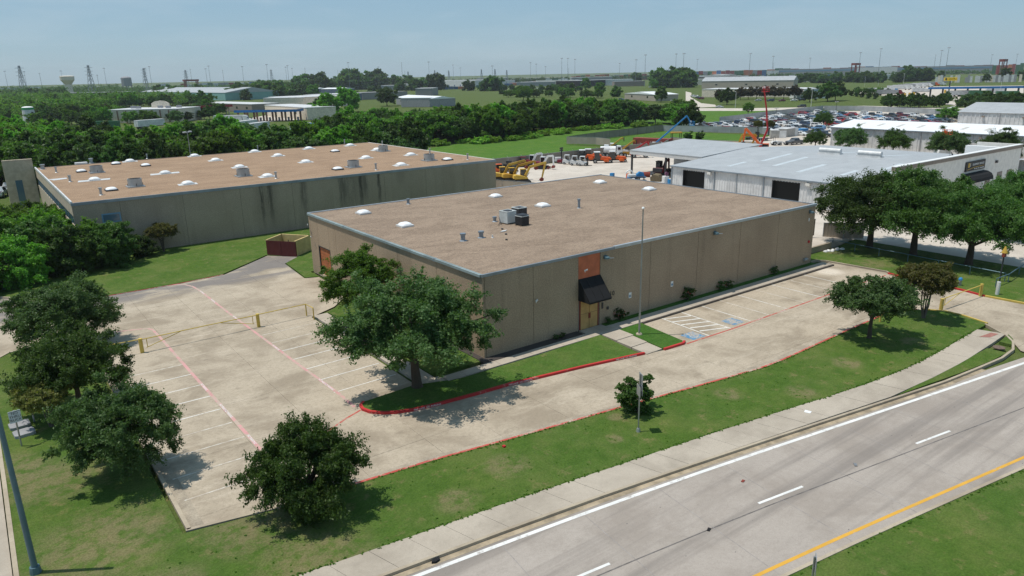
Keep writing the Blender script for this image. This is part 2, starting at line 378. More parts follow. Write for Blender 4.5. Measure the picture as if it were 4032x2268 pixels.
# ------------------------------------------------------------------ mesh building
class MB:
    def __init__(s): s.v, s.f = [], []
    def add(s, vs, fs):
        k = len(s.v)
        s.v += [tuple(p) for p in vs]
        s.f += [tuple(i + k for i in f) for f in fs]
        return s
    def box(s, x0, x1, y0, y1, z0, z1):
        return s.add([(x0, y0, z0), (x1, y0, z0), (x1, y1, z0), (x0, y1, z0), (x0, y0, z1), (x1, y0, z1), (x1, y1, z1), (x0, y1, z1)],
                     [(3, 2, 1, 0), (4, 5, 6, 7), (0, 1, 5, 4), (1, 2, 6, 5), (2, 3, 7, 6), (3, 0, 4, 7)])
    def prism(s, poly, z0, z1):
        n = len(poly)
        return s.add([(p[0], p[1], z0) for p in poly] + [(p[0], p[1], z1) for p in poly],
                     [tuple(range(n-1, -1, -1)), tuple(range(n, 2*n))] + [(i, (i+1) % n, n+(i+1) % n, n+i) for i in range(n)])
    def sheet(s, poly, z): return s.add([(p[0], p[1], z) for p in poly], [tuple(range(len(poly)))])
    def side(s, poly, y0, y1):
        """profile in x/z pushed out along y"""
        n = len(poly)
        return s.add([(p[0], y0, p[1]) for p in poly] + [(p[0], y1, p[1]) for p in poly],
                     [tuple(range(n)), tuple(range(2*n-1, n-1, -1))] + [(i, n+i, n+(i+1) % n, (i+1) % n) for i in range(n)])
    def front(s, poly, x0, x1):
        """profile in y/z pushed out along x"""
        n = len(poly)
        return s.add([(x0, p[0], p[1]) for p in poly] + [(x1, p[0], p[1]) for p in poly],
                     [tuple(range(n-1, -1, -1)), tuple(range(n, 2*n))] + [(i, (i+1) % n, n+(i+1) % n, n+i) for i in range(n)])
    def cyl(s, x, y, z0, z1, r0, r1=None, n=12):
        r1 = r0 if r1 is None else r1
        a = [2*math.pi*i/n for i in range(n)]
        return s.add([(x+r0*math.cos(t), y+r0*math.sin(t), z0) for t in a] + [(x+r1*math.cos(t), y+r1*math.sin(t), z1) for t in a],
                     [tuple(range(n-1, -1, -1)), tuple(range(n, 2*n))] + [(i, (i+1) % n, n+(i+1) % n, n+i) for i in range(n)])
    def ycyl(s, x, z, y0, y1, r, n=14):
        a = [2*math.pi*i/n for i in range(n)]
        return s.add([(x+r*math.cos(t), y0, z+r*math.sin(t)) for t in a] + [(x+r*math.cos(t), y1, z+r*math.sin(t)) for t in a],
                     [tuple(range(n)), tuple(range(2*n-1, n-1, -1))] + [(i, n+i, n+(i+1) % n, (i+1) % n) for i in range(n)])
    def xcyl(s, y, z, x0, x1, r, n=14):
        a = [2*math.pi*i/n for i in range(n)]
        return s.add([(x0, y+r*math.cos(t), z+r*math.sin(t)) for t in a] + [(x1, y+r*math.cos(t), z+r*math.sin(t)) for t in a],
                     [tuple(range(n-1, -1, -1)), tuple(range(n, 2*n))] + [(i, (i+1) % n, n+(i+1) % n, n+i) for i in range(n)])
    def tube(s, pts, r, n=6):
        """round bar along a path; r may be a list"""
        pts = [Vector(p) for p in pts]
        rs = r if isinstance(r, (list, tuple)) else [r]*len(pts)
        k, vs, fs = len(pts), [], []
        ref = None
        for i, p in enumerate(pts):
            d = ((pts[min(i+1, k-1)] - pts[max(i-1, 0)])).normalized()
            u = d.orthogonal().normalized() if ref is None else (ref - d*ref.dot(d)).normalized()
            ref = u
            w = d.cross(u)
            vs += [p + (u*math.cos(2*math.pi*j/n) + w*math.sin(2*math.pi*j/n))*rs[i] for j in range(n)]
        for i in range(k-1):
            fs += [(i*n+j, i*n+(j+1) % n, (i+1)*n+(j+1) % n, (i+1)*n+j) for j in range(n)]
        fs += [tuple(range(n-1, -1, -1)), tuple(range((k-1)*n, k*n))]
        return s.add(vs, fs)
    def bar(s, a, b, w, h=None):
        """square bar from a to b"""
        a, b = Vector(a), Vector(b)
        h = h or w
        d = (b-a).normalized()
        u = d.cross(Vector((0, 0, 1)))
        u = u.normalized() if u.length > 1e-4 else Vector((1, 0, 0))
        t_ = u.cross(d)
        vs = [p + u*(w/2*sx) + t_*(h/2*sz) for p in (a, b) for sx, sz in ((-1, -1), (1, -1), (1, 1), (-1, 1))]
        return s.add(vs, [(0, 1, 2, 3), (7, 6, 5, 4), (0, 4, 5, 1), (1, 5, 6, 2), (2, 6, 7, 3), (3, 7, 4, 0)])
    def dome(s, x, y, z, rx, ry, h, n=12, m_=4, square=0.0):
        vs, fs = [], []
        for j in range(m_):
            ph = math.pi/2*j/m_
            for i in range(n):
                a = 2*math.pi*(i+.5)/n
                ca, sa = math.cos(a), math.sin(a)
                k = 1.0 if not square else (1-square) + square/max(abs(ca), abs(sa))
                vs.append((x+rx*k*ca*math.cos(ph), y+ry*k*sa*math.cos(ph), z+h*math.sin(ph)))
        vs.append((x, y, z+h))
        for j in range(m_-1):
            fs += [(j*n+i, j*n+(i+1) % n, (j+1)*n+(i+1) % n, (j+1)*n+i) for i in range(n)]
        fs += [((m_-1)*n+i, (m_-1)*n+(i+1) % n, m_*n) for i in range(n)]
        return s.add(vs, fs)
    def quad(s, *p): return s.add(p, [tuple(range(len(p)))])
    def mesh(s, name):
        me = bpy.data.meshes.new(name)
        me.from_pydata(s.v, [], s.f)
        me.validate()
        me.update()
        return me

def link(name, data, mat=None, parent=None, loc=None, rz=None):
    o = bpy.data.objects.new(name, data)
    COL.objects.link(o)
    if mat is not None and not data.materials: data.materials.append(MAT[mat] if isinstance(mat, str) else mat)
    if parent is not None: o.parent = parent
    if loc is not None: o.location = loc
    if rz is not None: o.rotation_euler = (0, 0, rz)
    return o
def part(name, mb, mat, parent=None, loc=None, rz=None, smooth=False):
    me = mb.mesh(name)
    if smooth: me.polygons.foreach_set('use_smooth', [True]*len(me.polygons))
    return link(name, me, mat, parent, loc, rz)
def tag(o, label, cat, group=None):
    o['label'], o['category'] = label, cat
    if group: o['group'] = group
    return o
def thing(name, label, cat, loc=(0, 0, 0), rz=0.0, group=None):
    o = bpy.data.objects.new(name, None)
    o.empty_display_size = .2
    COL.objects.link(o)
    o.location, o.rotation_euler = loc if len(loc) == 3 else (*loc, 0), (0, 0, rz)
    return tag(o, label, cat, group)
def struct(name, mb, mat):
    o = part(name, mb, mat)
    o['kind'] = 'structure'
    return o
def copy_tree(root, loc, rz=None, label=None, scale=None, group=None, color=None):
    r = root.copy(); COL.objects.link(r)
    r.location = loc if len(loc) == 3 else (*loc, 0)
    if rz is not None: r.rotation_euler = (0, 0, rz)
    if scale is not None: r.scale = (scale,)*3 if isinstance(scale, (int, float)) else scale
    if label: r['label'] = label
    if group: r['group'] = group
    elif 'group' in r: del r['group']
    for ch in root.children:
        c = ch.copy(); COL.objects.link(c); c.parent = r
        if color: c.color = color
        for g in ch.children:
            d = g.copy(); COL.objects.link(d); d.parent = c
    return r
_T = ['', '', 'twenty', 'thirty', 'forty', 'fifty', 'sixty', 'seventy', 'eighty', 'ninety']
ORD = ['first', 'second', 'third', 'fourth', 'fifth', 'sixth', 'seventh', 'eighth', 'ninth', 'tenth', 'eleventh', 'twelfth', 'thirteenth', 'fourteenth', 'fifteenth', 'sixteenth', 'seventeenth', 'eighteenth', 'nineteenth', 'twentieth', 'twenty-first', 'twenty-second', 'twenty-third', 'twenty-fourth', 'twenty-fifth', 'twenty-sixth', 'twenty-seventh', 'twenty-eighth', 'twenty-ninth', 'thirtieth']
for _n in range(31, 100):
    ORD.append(_T[_n//10][:-1] + 'ieth' if _n % 10 == 0 else _T[_n//10] + '-' + ORD[_n % 10 - 1])
def interp(tab, x):
    for (a, b), (c, d) in zip(tab, tab[1:]):
        if x <= c or (c, d) == tab[-1]: return b + (d-b)*(x-a)/(c-a)
def strip(a, b, w, z):
    """flat painted line between two ground points"""
    a, b = Vector((a[0], a[1])), Vector((b[0], b[1]))
    d = (b-a).normalized()
    n = Vector((-d.y, d.x))*(w/2)
    return [(*(a+n), z), (*(a-n), z), (*(b-n), z), (*(b+n), z)]
def band(pts, off0, off1):
    """left/right offset polylines of a path"""
    L, R, k = [], [], len(pts)
    for i, p in enumerate(pts):
        a, b = Vector(pts[max(i-1, 0)][:2]), Vector(pts[min(i+1, k-1)][:2])
        d = (b-a).normalized()
        n = Vector((-d.y, d.x))
        L.append(Vector(p[:2]) + n*off0); R.append(Vector(p[:2]) + n*off1)
    return L, R
def ribbon(mb, pts, off0, off1, z0, z1=None):
    """strip following a path; with z1 it is a raised kerb"""
    L, R = band(pts, off0, off1)
    n = len(L)
    if z1 is None:
        mb.add([(p.x, p.y, z0) for p in L] + [(p.x, p.y, z0) for p in R], [(i, n+i, n+i+1, i+1) for i in range(n-1)])
        return mb
    vs = [(p.x, p.y, z0) for p in L] + [(p.x, p.y, z1) for p in L] + [(p.x, p.y, z1) for p in R] + [(p.x, p.y, z0) for p in R]
    fs = []
    for j in range(3): fs += [(j*n+i, (j+1)*n+i, (j+1)*n+i+1, j*n+i+1) for i in range(n-1)]
    fs += [(0, 3*n, 2*n, n), (n-1, 2*n-1, 3*n-1, 4*n-1)]
    return mb.add(vs, fs)
def clip(poly, x0, x1, y0, y1):
    for ax, lim, sg in ((0, x0, 1), (0, x1, -1), (1, y0, 1), (1, y1, -1)):
        out = []
        for i, p in enumerate(poly):
            q = poly[i-1]
            ip, iq = sg*(p[ax]-lim) >= 0, sg*(q[ax]-lim) >= 0
            if ip != iq:
                t_ = (lim-q[ax])/(p[ax]-q[ax])
                out.append((q[0]+(p[0]-q[0])*t_, q[1]+(p[1]-q[1])*t_))
            if ip: out.append(p)
        poly = out
        if len(poly) < 3: return []
    return poly
def inside(p, poly):
    r = False
    for i, (x1, y1) in enumerate(poly):
        x0, y0 = poly[i-1]
        if (y1 > p[1]) != (y0 > p[1]) and p[0] < (x0-x1)*(p[1]-y1)/(y0-y1) + x1: r = not r
    return r
def text(name, s, size, mat, parent, loc, rot, extrude=.004, align='CENTER'):
    """flat lettering as a mesh"""
    cu = bpy.data.curves.new(name, 'FONT')
    cu.body, cu.size, cu.align_x, cu.align_y, cu.extrude, cu.resolution_u = s, size, align, 'CENTER', extrude, 2
    tmp = bpy.data.objects.new(name, cu)
    me = bpy.data.meshes.new_from_object(tmp)
    bpy.data.objects.remove(tmp)
    o = link(name, me, mat, parent, loc)
    o.rotation_euler = rot
    return o

# ------------------------------------------------------------------ ground, roads, lot
R_ = 15000
struct('ground', MB().sheet([(-R_, -R_), (R_, -R_), (R_, R_), (-R_, R_)], -.12), 'far_grass')

WHITE = [(-60, -14.6), (-30, -17.1), (-16.45, -18.49), (-11.5, -19.08), (-6.07, -19.76), (1.22, -20.83), (9, -22.11), (18.27, -23.63), (31.5, -25.75), (60, -30.3), (150, -44.5)]
def yw(x): return interp(WHITE, x)
XS = [-60, -45, -36, -30, -25, -20, -16, -12, -8, -4, 0, 4, 8, 12, 16, 20, 24, 28, 32, 36, 40, 45, 50, 60, 80, 110, 150]
# the street: two lanes of concrete with panel joints
road = MB()
top = [(x, yw(x) + .62) for x in XS]
bot = [(x, yw(x) - 8.25) for x in XS]
road.sheet(top[::-1] + bot, 0.0)
road_o = struct('road', road, 'road_concrete')
jo = MB()
pts = [(x, yw(x) - 4.12) for x in XS]
ribbon(jo, pts, .035, -.035, .004)
o = part('road_joint', jo, noisy('joint_dark', (.16, .145, .135), .3, 2.0, .95), road_o)
jo = MB()
for k in range(-9, 16):
    x = k*4.6 + 1.5
    jo.add(strip((x, yw(x) - .2), (x - 1.0, yw(x-1.0) - 8.1), .03, .0045), [(0, 1, 2, 3)])
o = part('road_joint', jo, noisy('joint_faint', (.30, .275, .26), .3, 2.0, .95), road_o)
o['kind'] = 'stuff'
ml = MB(); ribbon(ml, [(x, yw(x)) for x in XS], .11, -.11, .005)
part('edge_line', ml, 'road_white', road_o)
ml = MB(); ribbon(ml, [(x, yw(x) - 7.62) for x in XS], .09, -.09, .005)
part('yellow_edge_line', ml, 'yellow_line', road_o)
for k in range(-3, 6):
    x0 = -.22 + 12.17*k
    part('lane_dash', MB().add(strip((x0, yw(x0) - 3.72), (x0 + 3.1, yw(x0+3.1) - 3.72), .15, .005), [(0, 1, 2, 3)]), 'road_white', road_o)
# kerb on the near side of the verge, then gutter
kerb_path = [(x, yw(x) + .62) for x in (-60, -45, -30, -20, -12, -6, 0, 6, 12, 18, 22)] + [(26.5, -24.05), (29.5, -24.3), (32, -24.15), (33.8, -23.5), (35, -22.6), (36, -21.3), (36.7, -20.4)]
kb = MB(); ribbon(kb, kerb_path, .17, 0, -.1, .15)
struct('road_kerb', kb, 'kerb_concrete')
kb = MB(); ribbon(kb, [(x, yw(x) - 8.25) for x in XS], 0, -.17, -.1, .15)
struct('median_kerb', kb, 'kerb_concrete')
gt = MB(); ribbon(gt, kerb_path[:12], -.02, -.34, .006)
struct('gutter', gt, noisy('gutter_dirt', (.36, .29, .20), .35, 1.2, .95))
struct('median_lawn', MB().prism([(x, yw(x) - 8.42) for x in XS][::-1] + [(-60, -60), (150, -90)], -.1, .11), 'lawn_grass')
# crossing street at the left edge of the picture
struct('side_street', MB().sheet([(-60, 80), (-60, -13.9), (-36, -15.9), (-30.55, -16.4), (-30.55, 24.0), (-30.55, 80)], -.004), 'sidewalk_concrete')
kb = MB(); ribbon(kb, [(-30.4, -16.2), (-30.4, -8), (-30.38, 2), (-30.4, 9), (-30.4, 22), (-30.0, 24.3), (-29.0, 25.6), (-27.5, 25.9), (-25.2, 25.3), (-23.9, 23.5), (-23.45, 20.8)], .1, -.1, -.1, .15)
struct('side_street_kerb', kb, 'kerb_concrete')
kb = MB(); ribbon(kb, [(-30.4, 60), (-30.4, 47.5), (-29.6, 46.2), (-28.0, 44.6), (-26.0, 41), (-24, 39.2), (-22.4, 38.75)], .1, -.1, -.1, .15)
struct('side_street_kerb', kb, 'kerb_concrete')

# sidewalk slabs along the street
inner = [(-60, -11.4), (-30, -14.35), (-20.3, -15.45), (-15.24, -16.05), (-9.63, -16.66), (-3.8, -17.42), (4.26, -18.45), (9.15, -19.19), (13.76, -19.93), (18, -20.5), (22.4, -20.85), (27, -20.85), (31.3, -20.65), (36.6, -20.45)]
outer = [(-60, -13.75), (-30, -16.3), (-17.2, -17.7), (-12.4, -18.3), (-5.5, -19.05), (2.25, -20.2), (10.1, -21.4), (16.7, -22.45), (22.4, -22.75), (27, -22.8), (31.3, -22.6), (35.1, -22.4)]
walk = bpy.data.objects.new('sidewalk', None); COL.objects.link(walk); walk['kind'] = 'structure'
x = -36.0
while x < 34.5:
    x1 = min(x + 1.86, 35.0)
    g = .009
    poly = [(x+g, interp(inner, x+g)), (x+g-.62*0+.55, interp(outer, x+g+.55)), (x1-g+.55, interp(outer, x1-g+.55)), (x1-g, interp(inner, x1-g))]
    dz = random.Random(int(x*10)).uniform(-.006, .006)
    part('slab', MB().prism(poly, -.1, .14+dz), 'sidewalk_concrete', walk)
    x = x1
part('joint_bed', MB().sheet([p for p in inner if -37 < p[0] < 35] + [p for p in outer[::-1] if -37 < p[0] < 35], .105), 'joint_brown' if 'joint_brown' in MAT else noisy('joint_brown', (.24, .20, .155), .3, 2.0, .95), walk)
# ramp end by the driveway with its brick-red tactile strip
part('tactile_strip', MB().sheet([(32.9, -21.35), (33.4, -21.95), (34.75, -22.05), (34.6, -21.55)], .152), noisy('tactile_red', (.33, .15, .12), .2, 4), walk)
part('manhole_cover', MB().cyl(31.6, -23.25, .1, .155, .42, n=18), noisy('rust_cover', (.16, .11, .085), .3, 6, .8), walk)
struct('verge_lawn', MB().prism([(35.3, -22.55), (34.4, -23.2), (33.0, -23.75), (33.0, -22.75)], -.1, .13), 'lawn_grass')
struct('verge_lawn', MB().prism([(30.8, -22.75), (30.9, -24.05), (28, -23.95), (24, -23.5), (20, -22.95), (17.3, -22.6), (19, -22.6)], -.1, .125), 'lawn_grass')

# the car park: concrete panels with open joints
LOT = [(-23.4, -8.75), (-19.7, -9.55), (-15.3, -9.98), (-11, -10.42), (-6.6, -11.1), (1.3, -12.2), (5.2, -12.77), (12.5, -13.83), (14.9, -14.1), (21.4, -14.0), (30, -13.75), (33.5, -13.7), (36.3, -14.8), (37.6, -16.8), (37.5, -18.3), (36.9, -20.35), (36.0, -21.3), (35.0, -22.6), (33.8, -23.5), (32.5, -24.4),
       (32.2, -25.25), (52, -28.4), (49.5, -25.0), (46.4, -23.2), (45.2, -20.3), (45.05, -17.0), (45.5, -14.9), (45.95, -8.6), (46.65, -7.0), (46.1, -.75), (45.3, -1.8), (15.25, -1.72), (14.45, -7.3), (11.9, -7.22), (10.1, -6.85),
       (4.84, -5.9), (-1.45, -4.95), (-3.93, -4.8), (-7.0, -4.5), (-8.6, -4.2), (-9.6, -3.85), (-10.3, -3.4), (-10.9, -2.7), (-11.12, -2.0), (-11.0, -1.4), (-10.6, -1.05), (-9.9, -.9), (-6.4, -.72),
       (-6.3, 18.6), (-3.4, 20.2), (-.35, 23.5), (-.35, 31.3), (-1.75, 31.9), (-1.1, 39.7), (1.3, 42.0), (-1.33, 45.1), (-8.1, 39.35), (-12.9, 38.7), (-22.4, 38.65), (-24.0, 39.1), (-26, 40.9), (-28, 44.5), (-29.6, 46.1), (-30.6, 47.5), (-30.6, 24), (-30.0, 24.3), (-29, 25.55), (-27.5, 25.85), (-25.2, 25.2), (-24, 23.4), (-23.4, 20.8)]
lot_o = struct('parking_lot', MB().sheet(LOT, -.03), noisy('joint_brown', (.24, .20, .155), .3, 2.0, .95))
gx = [-31, -27, -23.05, -18.3, -14.4, -9.9, -6.1, -1.4, 3.3, 8.0, 12.7, 17.6, 22.4, 27.2, 32.0, 36.6, 41.4, 46.9, 53]
gy = [-29, -24, -18.0, -13.2, -7.9, -1.6, 4.6, 10.6, 17.6, 24.6, 31.4, 35.4, 40.6, 48]
south_gutter = lambda x: interp([(-23.4, -8.1), (-15.3, -9.45), (-6.6, -10.55), (1.3, -11.65), (12.5, -13.25), (14.9, -13.5), (21.4, -13.45), (33.5, -13.15)], x)
for i in range(len(gx)-1):
    for j in range(len(gy)-1):
        p = clip(LOT, gx[i]+.007, gx[i+1]-.007, gy[j]+.007, gy[j+1]-.007)
        if len(p) >= 3:
            a = abs(sum(p[k-1][0]*p[k][1]-p[k][0]*p[k-1][1] for k in range(len(p))))/2
            if a > .05: part('slab', MB().prism(p, -.028, random.Random(i*31+j).uniform(-.003, .003)), 'lot_concrete', lot_o)
# kerbs round the lot
def kerb(name, pts, mat, w=.15, h=.15, inward=-1):
    kb = MB(); ribbon(kb, pts, 0, -w*inward*-1, -.1, h)
    return struct(name, kb, mat)
south_edge = [(-23.6, -8.72), (-19.7, -9.52), (-17.0, -9.8)]
kerb('lot_kerb', south_edge, 'kerb_concrete', .2)
red_edge = [(-17.0, -9.87), (-15.3, -10.03), (-11, -10.47), (-6.6, -11.15), (1.3, -12.25), (5.2, -12.82), (9, -13.4), (12.5, -13.88), (13.8, -14.08), (14.9, -14.17), (17, -14.22), (21.4, -14.07), (26, -13.9), (30, -13.82), (33.5, -13.76), (35.2, -14.2), (36.4, -14.9)]
kerb('red_kerb', red_edge, 'worn_red', .17, .14)
kerb('lot_kerb', [(-23.36, 20.8), (-23.37, 12), (-23.38, 0), (-23.38, -8.85)], 'kerb_concrete', .2)
gut = MB(); ribbon(gut, [(-16.8, -9.62), (-11, -10.2), (-6.6, -10.88), (1.3, -11.98), (5.2, -12.55), (12.5, -13.6), (14.9, -13.9), (21.4, -13.8), (33.5, -13.5)], .27, -.2, .0045)
part('gutter_pan', MB().sheet([(-23.37, -8.7), (-22.75, -8.8), (-22.75, 20.5), (-23.37, 20.5)], .0045), noisy('gutter_pan', (.40, .34, .26), .25, .8, .9, fine=9), lot_o)
part('gutter_pan', gut, 'gutter_pan', lot_o)
island = [(10.15, -6.95), (4.84, -5.95), (-1.45, -5.0), (-3.93, -4.86), (-7.0, -4.55), (-8.6, -4.27), (-9.65, -3.9), (-10.35, -3.45), (-10.97, -2.75), (-11.18, -2.02), (-11.05, -1.4), (-10.65, -1.02)]
kb = MB(); ribbon(kb, island, -.0, -.19, -.1, .17)
kerb_isl = struct('red_kerb', kb, 'red_paint')
kb = MB(); ribbon(kb, [(14.55, -7.2), (14.1, -7.45), (11.95, -7.35)], 0, -.19, -.1, .17)
struct('red_kerb', kb, 'red_paint')
kb = MB(); ribbon(kb, [(45.05, -17.0), (45.55, -14.9), (46.0, -8.6), (46.2, -7.4)], 0, -.17, -.1, .15)
struct('red_kerb', kb, 'red_paint')
kb = MB(); ribbon(kb, [(46.4, -7.3), (46.7, -7.0), (46.3, -2.0), (46.15, -.5), (45.6, .3), (44.6, .35)], 0, -.17, -.1, .15)
struct('lot_kerb', kb, 'kerb_concrete')
kb = MB(); ribbon(kb, [(50.2, -25.4), (46.6, -23.3), (45.3, -20.3), (45.1, -17.05)], 0, -.17, -.1, .15)
struct('yellow_kerb', kb, 'yellow_paint')
kb = MB(); ribbon(kb, [(36.7, -15.2), (37.7, -16.8), (37.6, -18.3), (36.95, -20.35)], 0, .15, -.1, .14)
struct('yellow_kerb', kb, 'yellow_paint')
kb = MB(); ribbon(kb, [(-22.3, 38.72), (-13.2, 38.74), (-8.2, 39.4)], -.02, .09, -.1, .03)
struct('lot_edge', kb, 'worn_red')
# painted lines
def line(name, a, b, w, mat, z=.0065): return part(name, MB().add(strip(a, b, w, z), [(0, 1, 2, 3)]), mat, lot_o)
for y in (14.1, 11.65, 9.15, 6.73, 4.18, 1.7, -.75, -3.3, -5.9): line('stall_line', (-23.0, y + .05), (-18.35, y), .1, 'worn_white' if y > 12 or y < 3 else 'white_paint')
for y in (16.7, 14.3, 11.96, 9.6, 7.1, 4.5, 1.8): line('stall_line', (-11.45, y), (-6.6, y + .12), .1, 'white_paint' if y < 12 else 'worn_white')
for y in (-3.3, -5.9): line('stall_line', (-18.35, y), (-14.2, y - .1), .1, 'worn_white')
ml = MB(); ribbon(ml, [(-21.6, 26.1), (-20.7, 25.75), (-19.3, 25.3), (-18.75, 24.95), (-18.5, 24.4), (-18.42, 22), (-18.3, 10), (-18.15, 2), (-18.1, -3.4)], .11, -.11, .0085)
part('fire_lane_line', ml, 'pink_paint', lot_o)
ml = MB(); ribbon(ml, [(-14.2, 38.72), (-13.3, 38.6), (-12.6, 37.9), (-12.15, 36.6), (-11.98, 34.6), (-11.85, 25), (-11.65, 17), (-11.45, 8), (-11.25, 1.6), (-11.3, -1.2)], .11, -.11, .0085)
part('fire_lane_line', ml, 'pink_paint', lot_o)
for y, xx in ((33.6, -11.97), (29.8, -11.92), (22.9, -11.8), (13.0, -11.56), (4.0, -11.33), (2.9, -11.31), (8.6, -18.28), (4.2, -18.2), (3.1, -18.18), (-1.4, -18.12)):
    text('fire_lane_lettering', 'NO PARKING', .24, 'letter_white', lot_o, (xx, y, .010), (0, 0, math.radians(-90)), .001)
ml = MB(); ribbon(ml, [(-11.2, -1.9), (-12.4, -2.4), (-14.0, -3.3), (-15.5, -4.2)], .07, -.07, .0085)
part('fire_lane_line', ml, 'worn_red', lot_o)
ml = MB(); ribbon(ml, [(14.4, -7.45), (20, -7.58), (28, -7.5), (37, -7.42), (45.6, -7.5)], .075, -.075, .0085)
part('fire_lane_line', ml, 'worn_red', lot_o)
for x in (24.0, 27.3, 36.2): text('fire_lane_lettering', 'FIRE LANE', .17, 'letter_white', lot_o, (x, -7.52, .010), (0, 0, math.radians(180)), .001)
for i, x in enumerate((22.98, 25.58, 28.28, 31.03, 33.77, 36.56, 39.4, 42.2)):
    line('stall_line', (x, -2.0), (x - .15 + .02*i, -7.35), .1, 'white_paint' if i % 2 == 0 else 'worn_white')
line('stall_line', (17.56, -1.95), (17.2, -7.4), .12, 'white_paint')
line('stall_line', (20.15, -1.95), (20.0, -7.4), .12, 'white_paint')
for k in range(5):
    a, b = (17.85 + .05*0, -2.35 - 1.02*k), (20.0, -3.1 - 1.02*k - .6)
    line('hatch_bar', (17.5, -2.2 - 1.0*k), (20.05, -3.15 - 1.0*k), .17, 'white_paint', .0080)
def wheelchair(cx, cy, s, z, parent):
    """painted access symbol: head, body, arm, wheel"""
    mb = MB()
    mb.cyl(cx-.05*s, cy+.40*s, z, z+.001, .09*s, n=10)
    for a, b, w in (((-.05, .30), (-.02, 0.02), .09), ((-.05, .18), (.16, .18), .06), ((-.02, .02), (.2, .02), .08), ((.2, .02), (.30, -.22), .07), ((.30, -.22), (.4, -.2), .06)):
        mb.add(strip((cx+a[0]*s, cy+a[1]*s), (cx+b[0]*s, cy+b[1]*s), w*s, z), [(0, 1, 2, 3)])
    arc = [(cx+(-.02+.25*math.cos(t))*s, cy+(-.1+.25*math.sin(t))*s) for t in [math.radians(120+i*22) for i in range(10)]]
    ribbon(mb, arc, .03*s, -.03*s, z)
    return part('access_symbol', mb, 'worn_white', parent)
for cx, cy in ((16.2, -6.55), (21.6, -6.45)):
    part('blue_box', MB().sheet([(cx-.75, cy-.7), (cx+.75, cy-.7), (cx+.75, cy+.7), (cx-.75, cy+.7)], .0068), 'blue_paint', lot_o)
    wheelchair(cx, cy, 1.25, .0105, lot_o)
# lettering on the red kerb faces
def kerb_text(i0, s, t_):
    a, b = Vector(island[i0]), Vector(island[i0+1])
    p = a.lerp(b, t_)
    d = (a-b).normalized()
    text('kerb_lettering', s, .17, 'letter_white', kerb_isl, (p.x + d.y*.012*0 + .0, p.y - .012, .085), (math.radians(90), 0, math.atan2(d.y, d.x)), .002)
kerb_text(0, 'FIRE LANE  NO PARKING', .32)
kerb_text(1, 'FIRE LANE  NO PARKING', .85)
kerb_text(4, 'FIRE LANE  NO PARKING', .4)

# lawns
lawn = lambda name, poly, z=.12, mat='lawn_grass': struct(name, MB().prism(poly, -.1, z), mat)
lawn('verge_lawn', [(-30.3, 22.0), (-30.3, -14.2)] + [p for p in inner if -30 < p[0] < 37] + [(36.9, -20.2), (37.4, -18.3), (37.5, -16.8), (36.3, -15.05), (35.2, -14.36)] + [(p[0], p[1]-.16) for p in red_edge[-3::-1]] + [(-19.7, -9.8), (-23.8, -9.0), (-23.82, 0), (-23.8, 12), (-23.7, 20.8), (-24.1, 23.4), (-25.3, 25.1), (-27.5, 25.75), (-28.9, 25.45), (-29.9, 24.2)])
lawn('island_lawn', [(9.75, -6.68), (4.84, -5.75), (-1.45, -4.8), (-3.93, -4.66), (-7.0, -4.35), (-8.6, -4.07), (-9.55, -3.7), (-10.2, -3.3), (-10.78, -2.65), (-10.98, -2.02), (-10.88, -1.5), (-10.55, -1.15), (-6.7, -.9), (-3.5, -2.0), (3.2, -2.05), (10.3, -1.85)], .15, 'island_grass')
lawn('island_lawn', [(14.4, -7.0), (14.05, -7.25), (11.95, -7.15), (12.4, -1.9), (15.0, -1.9)], .15, 'rich_grass')
lawn('side_lawn', [(-4.7, .2), (-.55, -.3), (-.55, 20.0), (-3.2, 19.8), (-4.7, 18.6)], .12)
lawn('back_lawn', [(-1.6, 31.95), (-.35, 31.4), (-.2, 34), (44, 34), (44, 57.9), (-30.2, 57.9), (-30.2, 47.6), (-29.4, 46.3), (-27.8, 44.7), (-25.8, 41.1), (-23.9, 39.3), (-22.4, 38.85), (-13.2, 38.88), (-8.3, 39.5), (-1.4, 45.3), (1.5, 42.05), (-.95, 39.7)], .05)
lawn('east_lawn', [(44.1, .4), (45.7, .45), (46.3, -.5), (46.45, -2), (46.85, -7), (46.15, -8.6), (45.7, -14.9), (45.25, -17), (45.45, -20.3), (46.7, -23.1), (50.3, -25.2), (60, -27.5), (58.75, -20), (58.8, -7), (58.7, 3.0), (52.2, 2.15), (50.6, 2.4), (50.5, 20), (44.1, 20)], .12)
# walk by the building front, entrance walk, planting strip
fw = bpy.data.objects.new('front_walk', None); COL.objects.link(fw); fw['kind'] = 'structure'
def walk_slab(poly, z): part('slab', MB().prism(poly, -.1, z), 'sidewalk_concrete', fw)
x = -4.4
while x < 45.0:
    x1 = min(x + 1.55, 45.3)
    yi = -.62 if x > 12 else (-.9 if x < 8.5 else -.02)
    walk_slab([(x+.012, -1.85), (x1-.012, -1.85), (x1-.012, yi), (x+.012, yi)], .16 + random.Random(int(x*7)).uniform(-.004, .004))
    x = x1
for k in range(3):
    a, b = -1.9 - 1.72*k, -1.9 - 1.72*(k+1)
    walk_slab([(10.4-.03*k, a-.012), (12.4-.05*k, a-.012), (12.35-.06*k, b+.012), (10.35-.05*k, b+.012)], .155 - .045*k)
for k in range(8): walk_slab([(-6.1, -.6+2.4*k+.012), (-4.8, -.6+2.4*k+.012), (-4.8, -.6+2.4*(k+1)-.012), (-6.1, -.6+2.4*(k+1)-.012)], .1)
walk_slab([(-6.1, -1.85), (-4.42, -1.85), (-4.42, -.62), (-6.1, -.62)], .12)
kb = MB(); ribbon(kb, [(15.2, -1.86), (30, -1.88), (45.2, -1.92)], .0, -.12, -.1, .155)
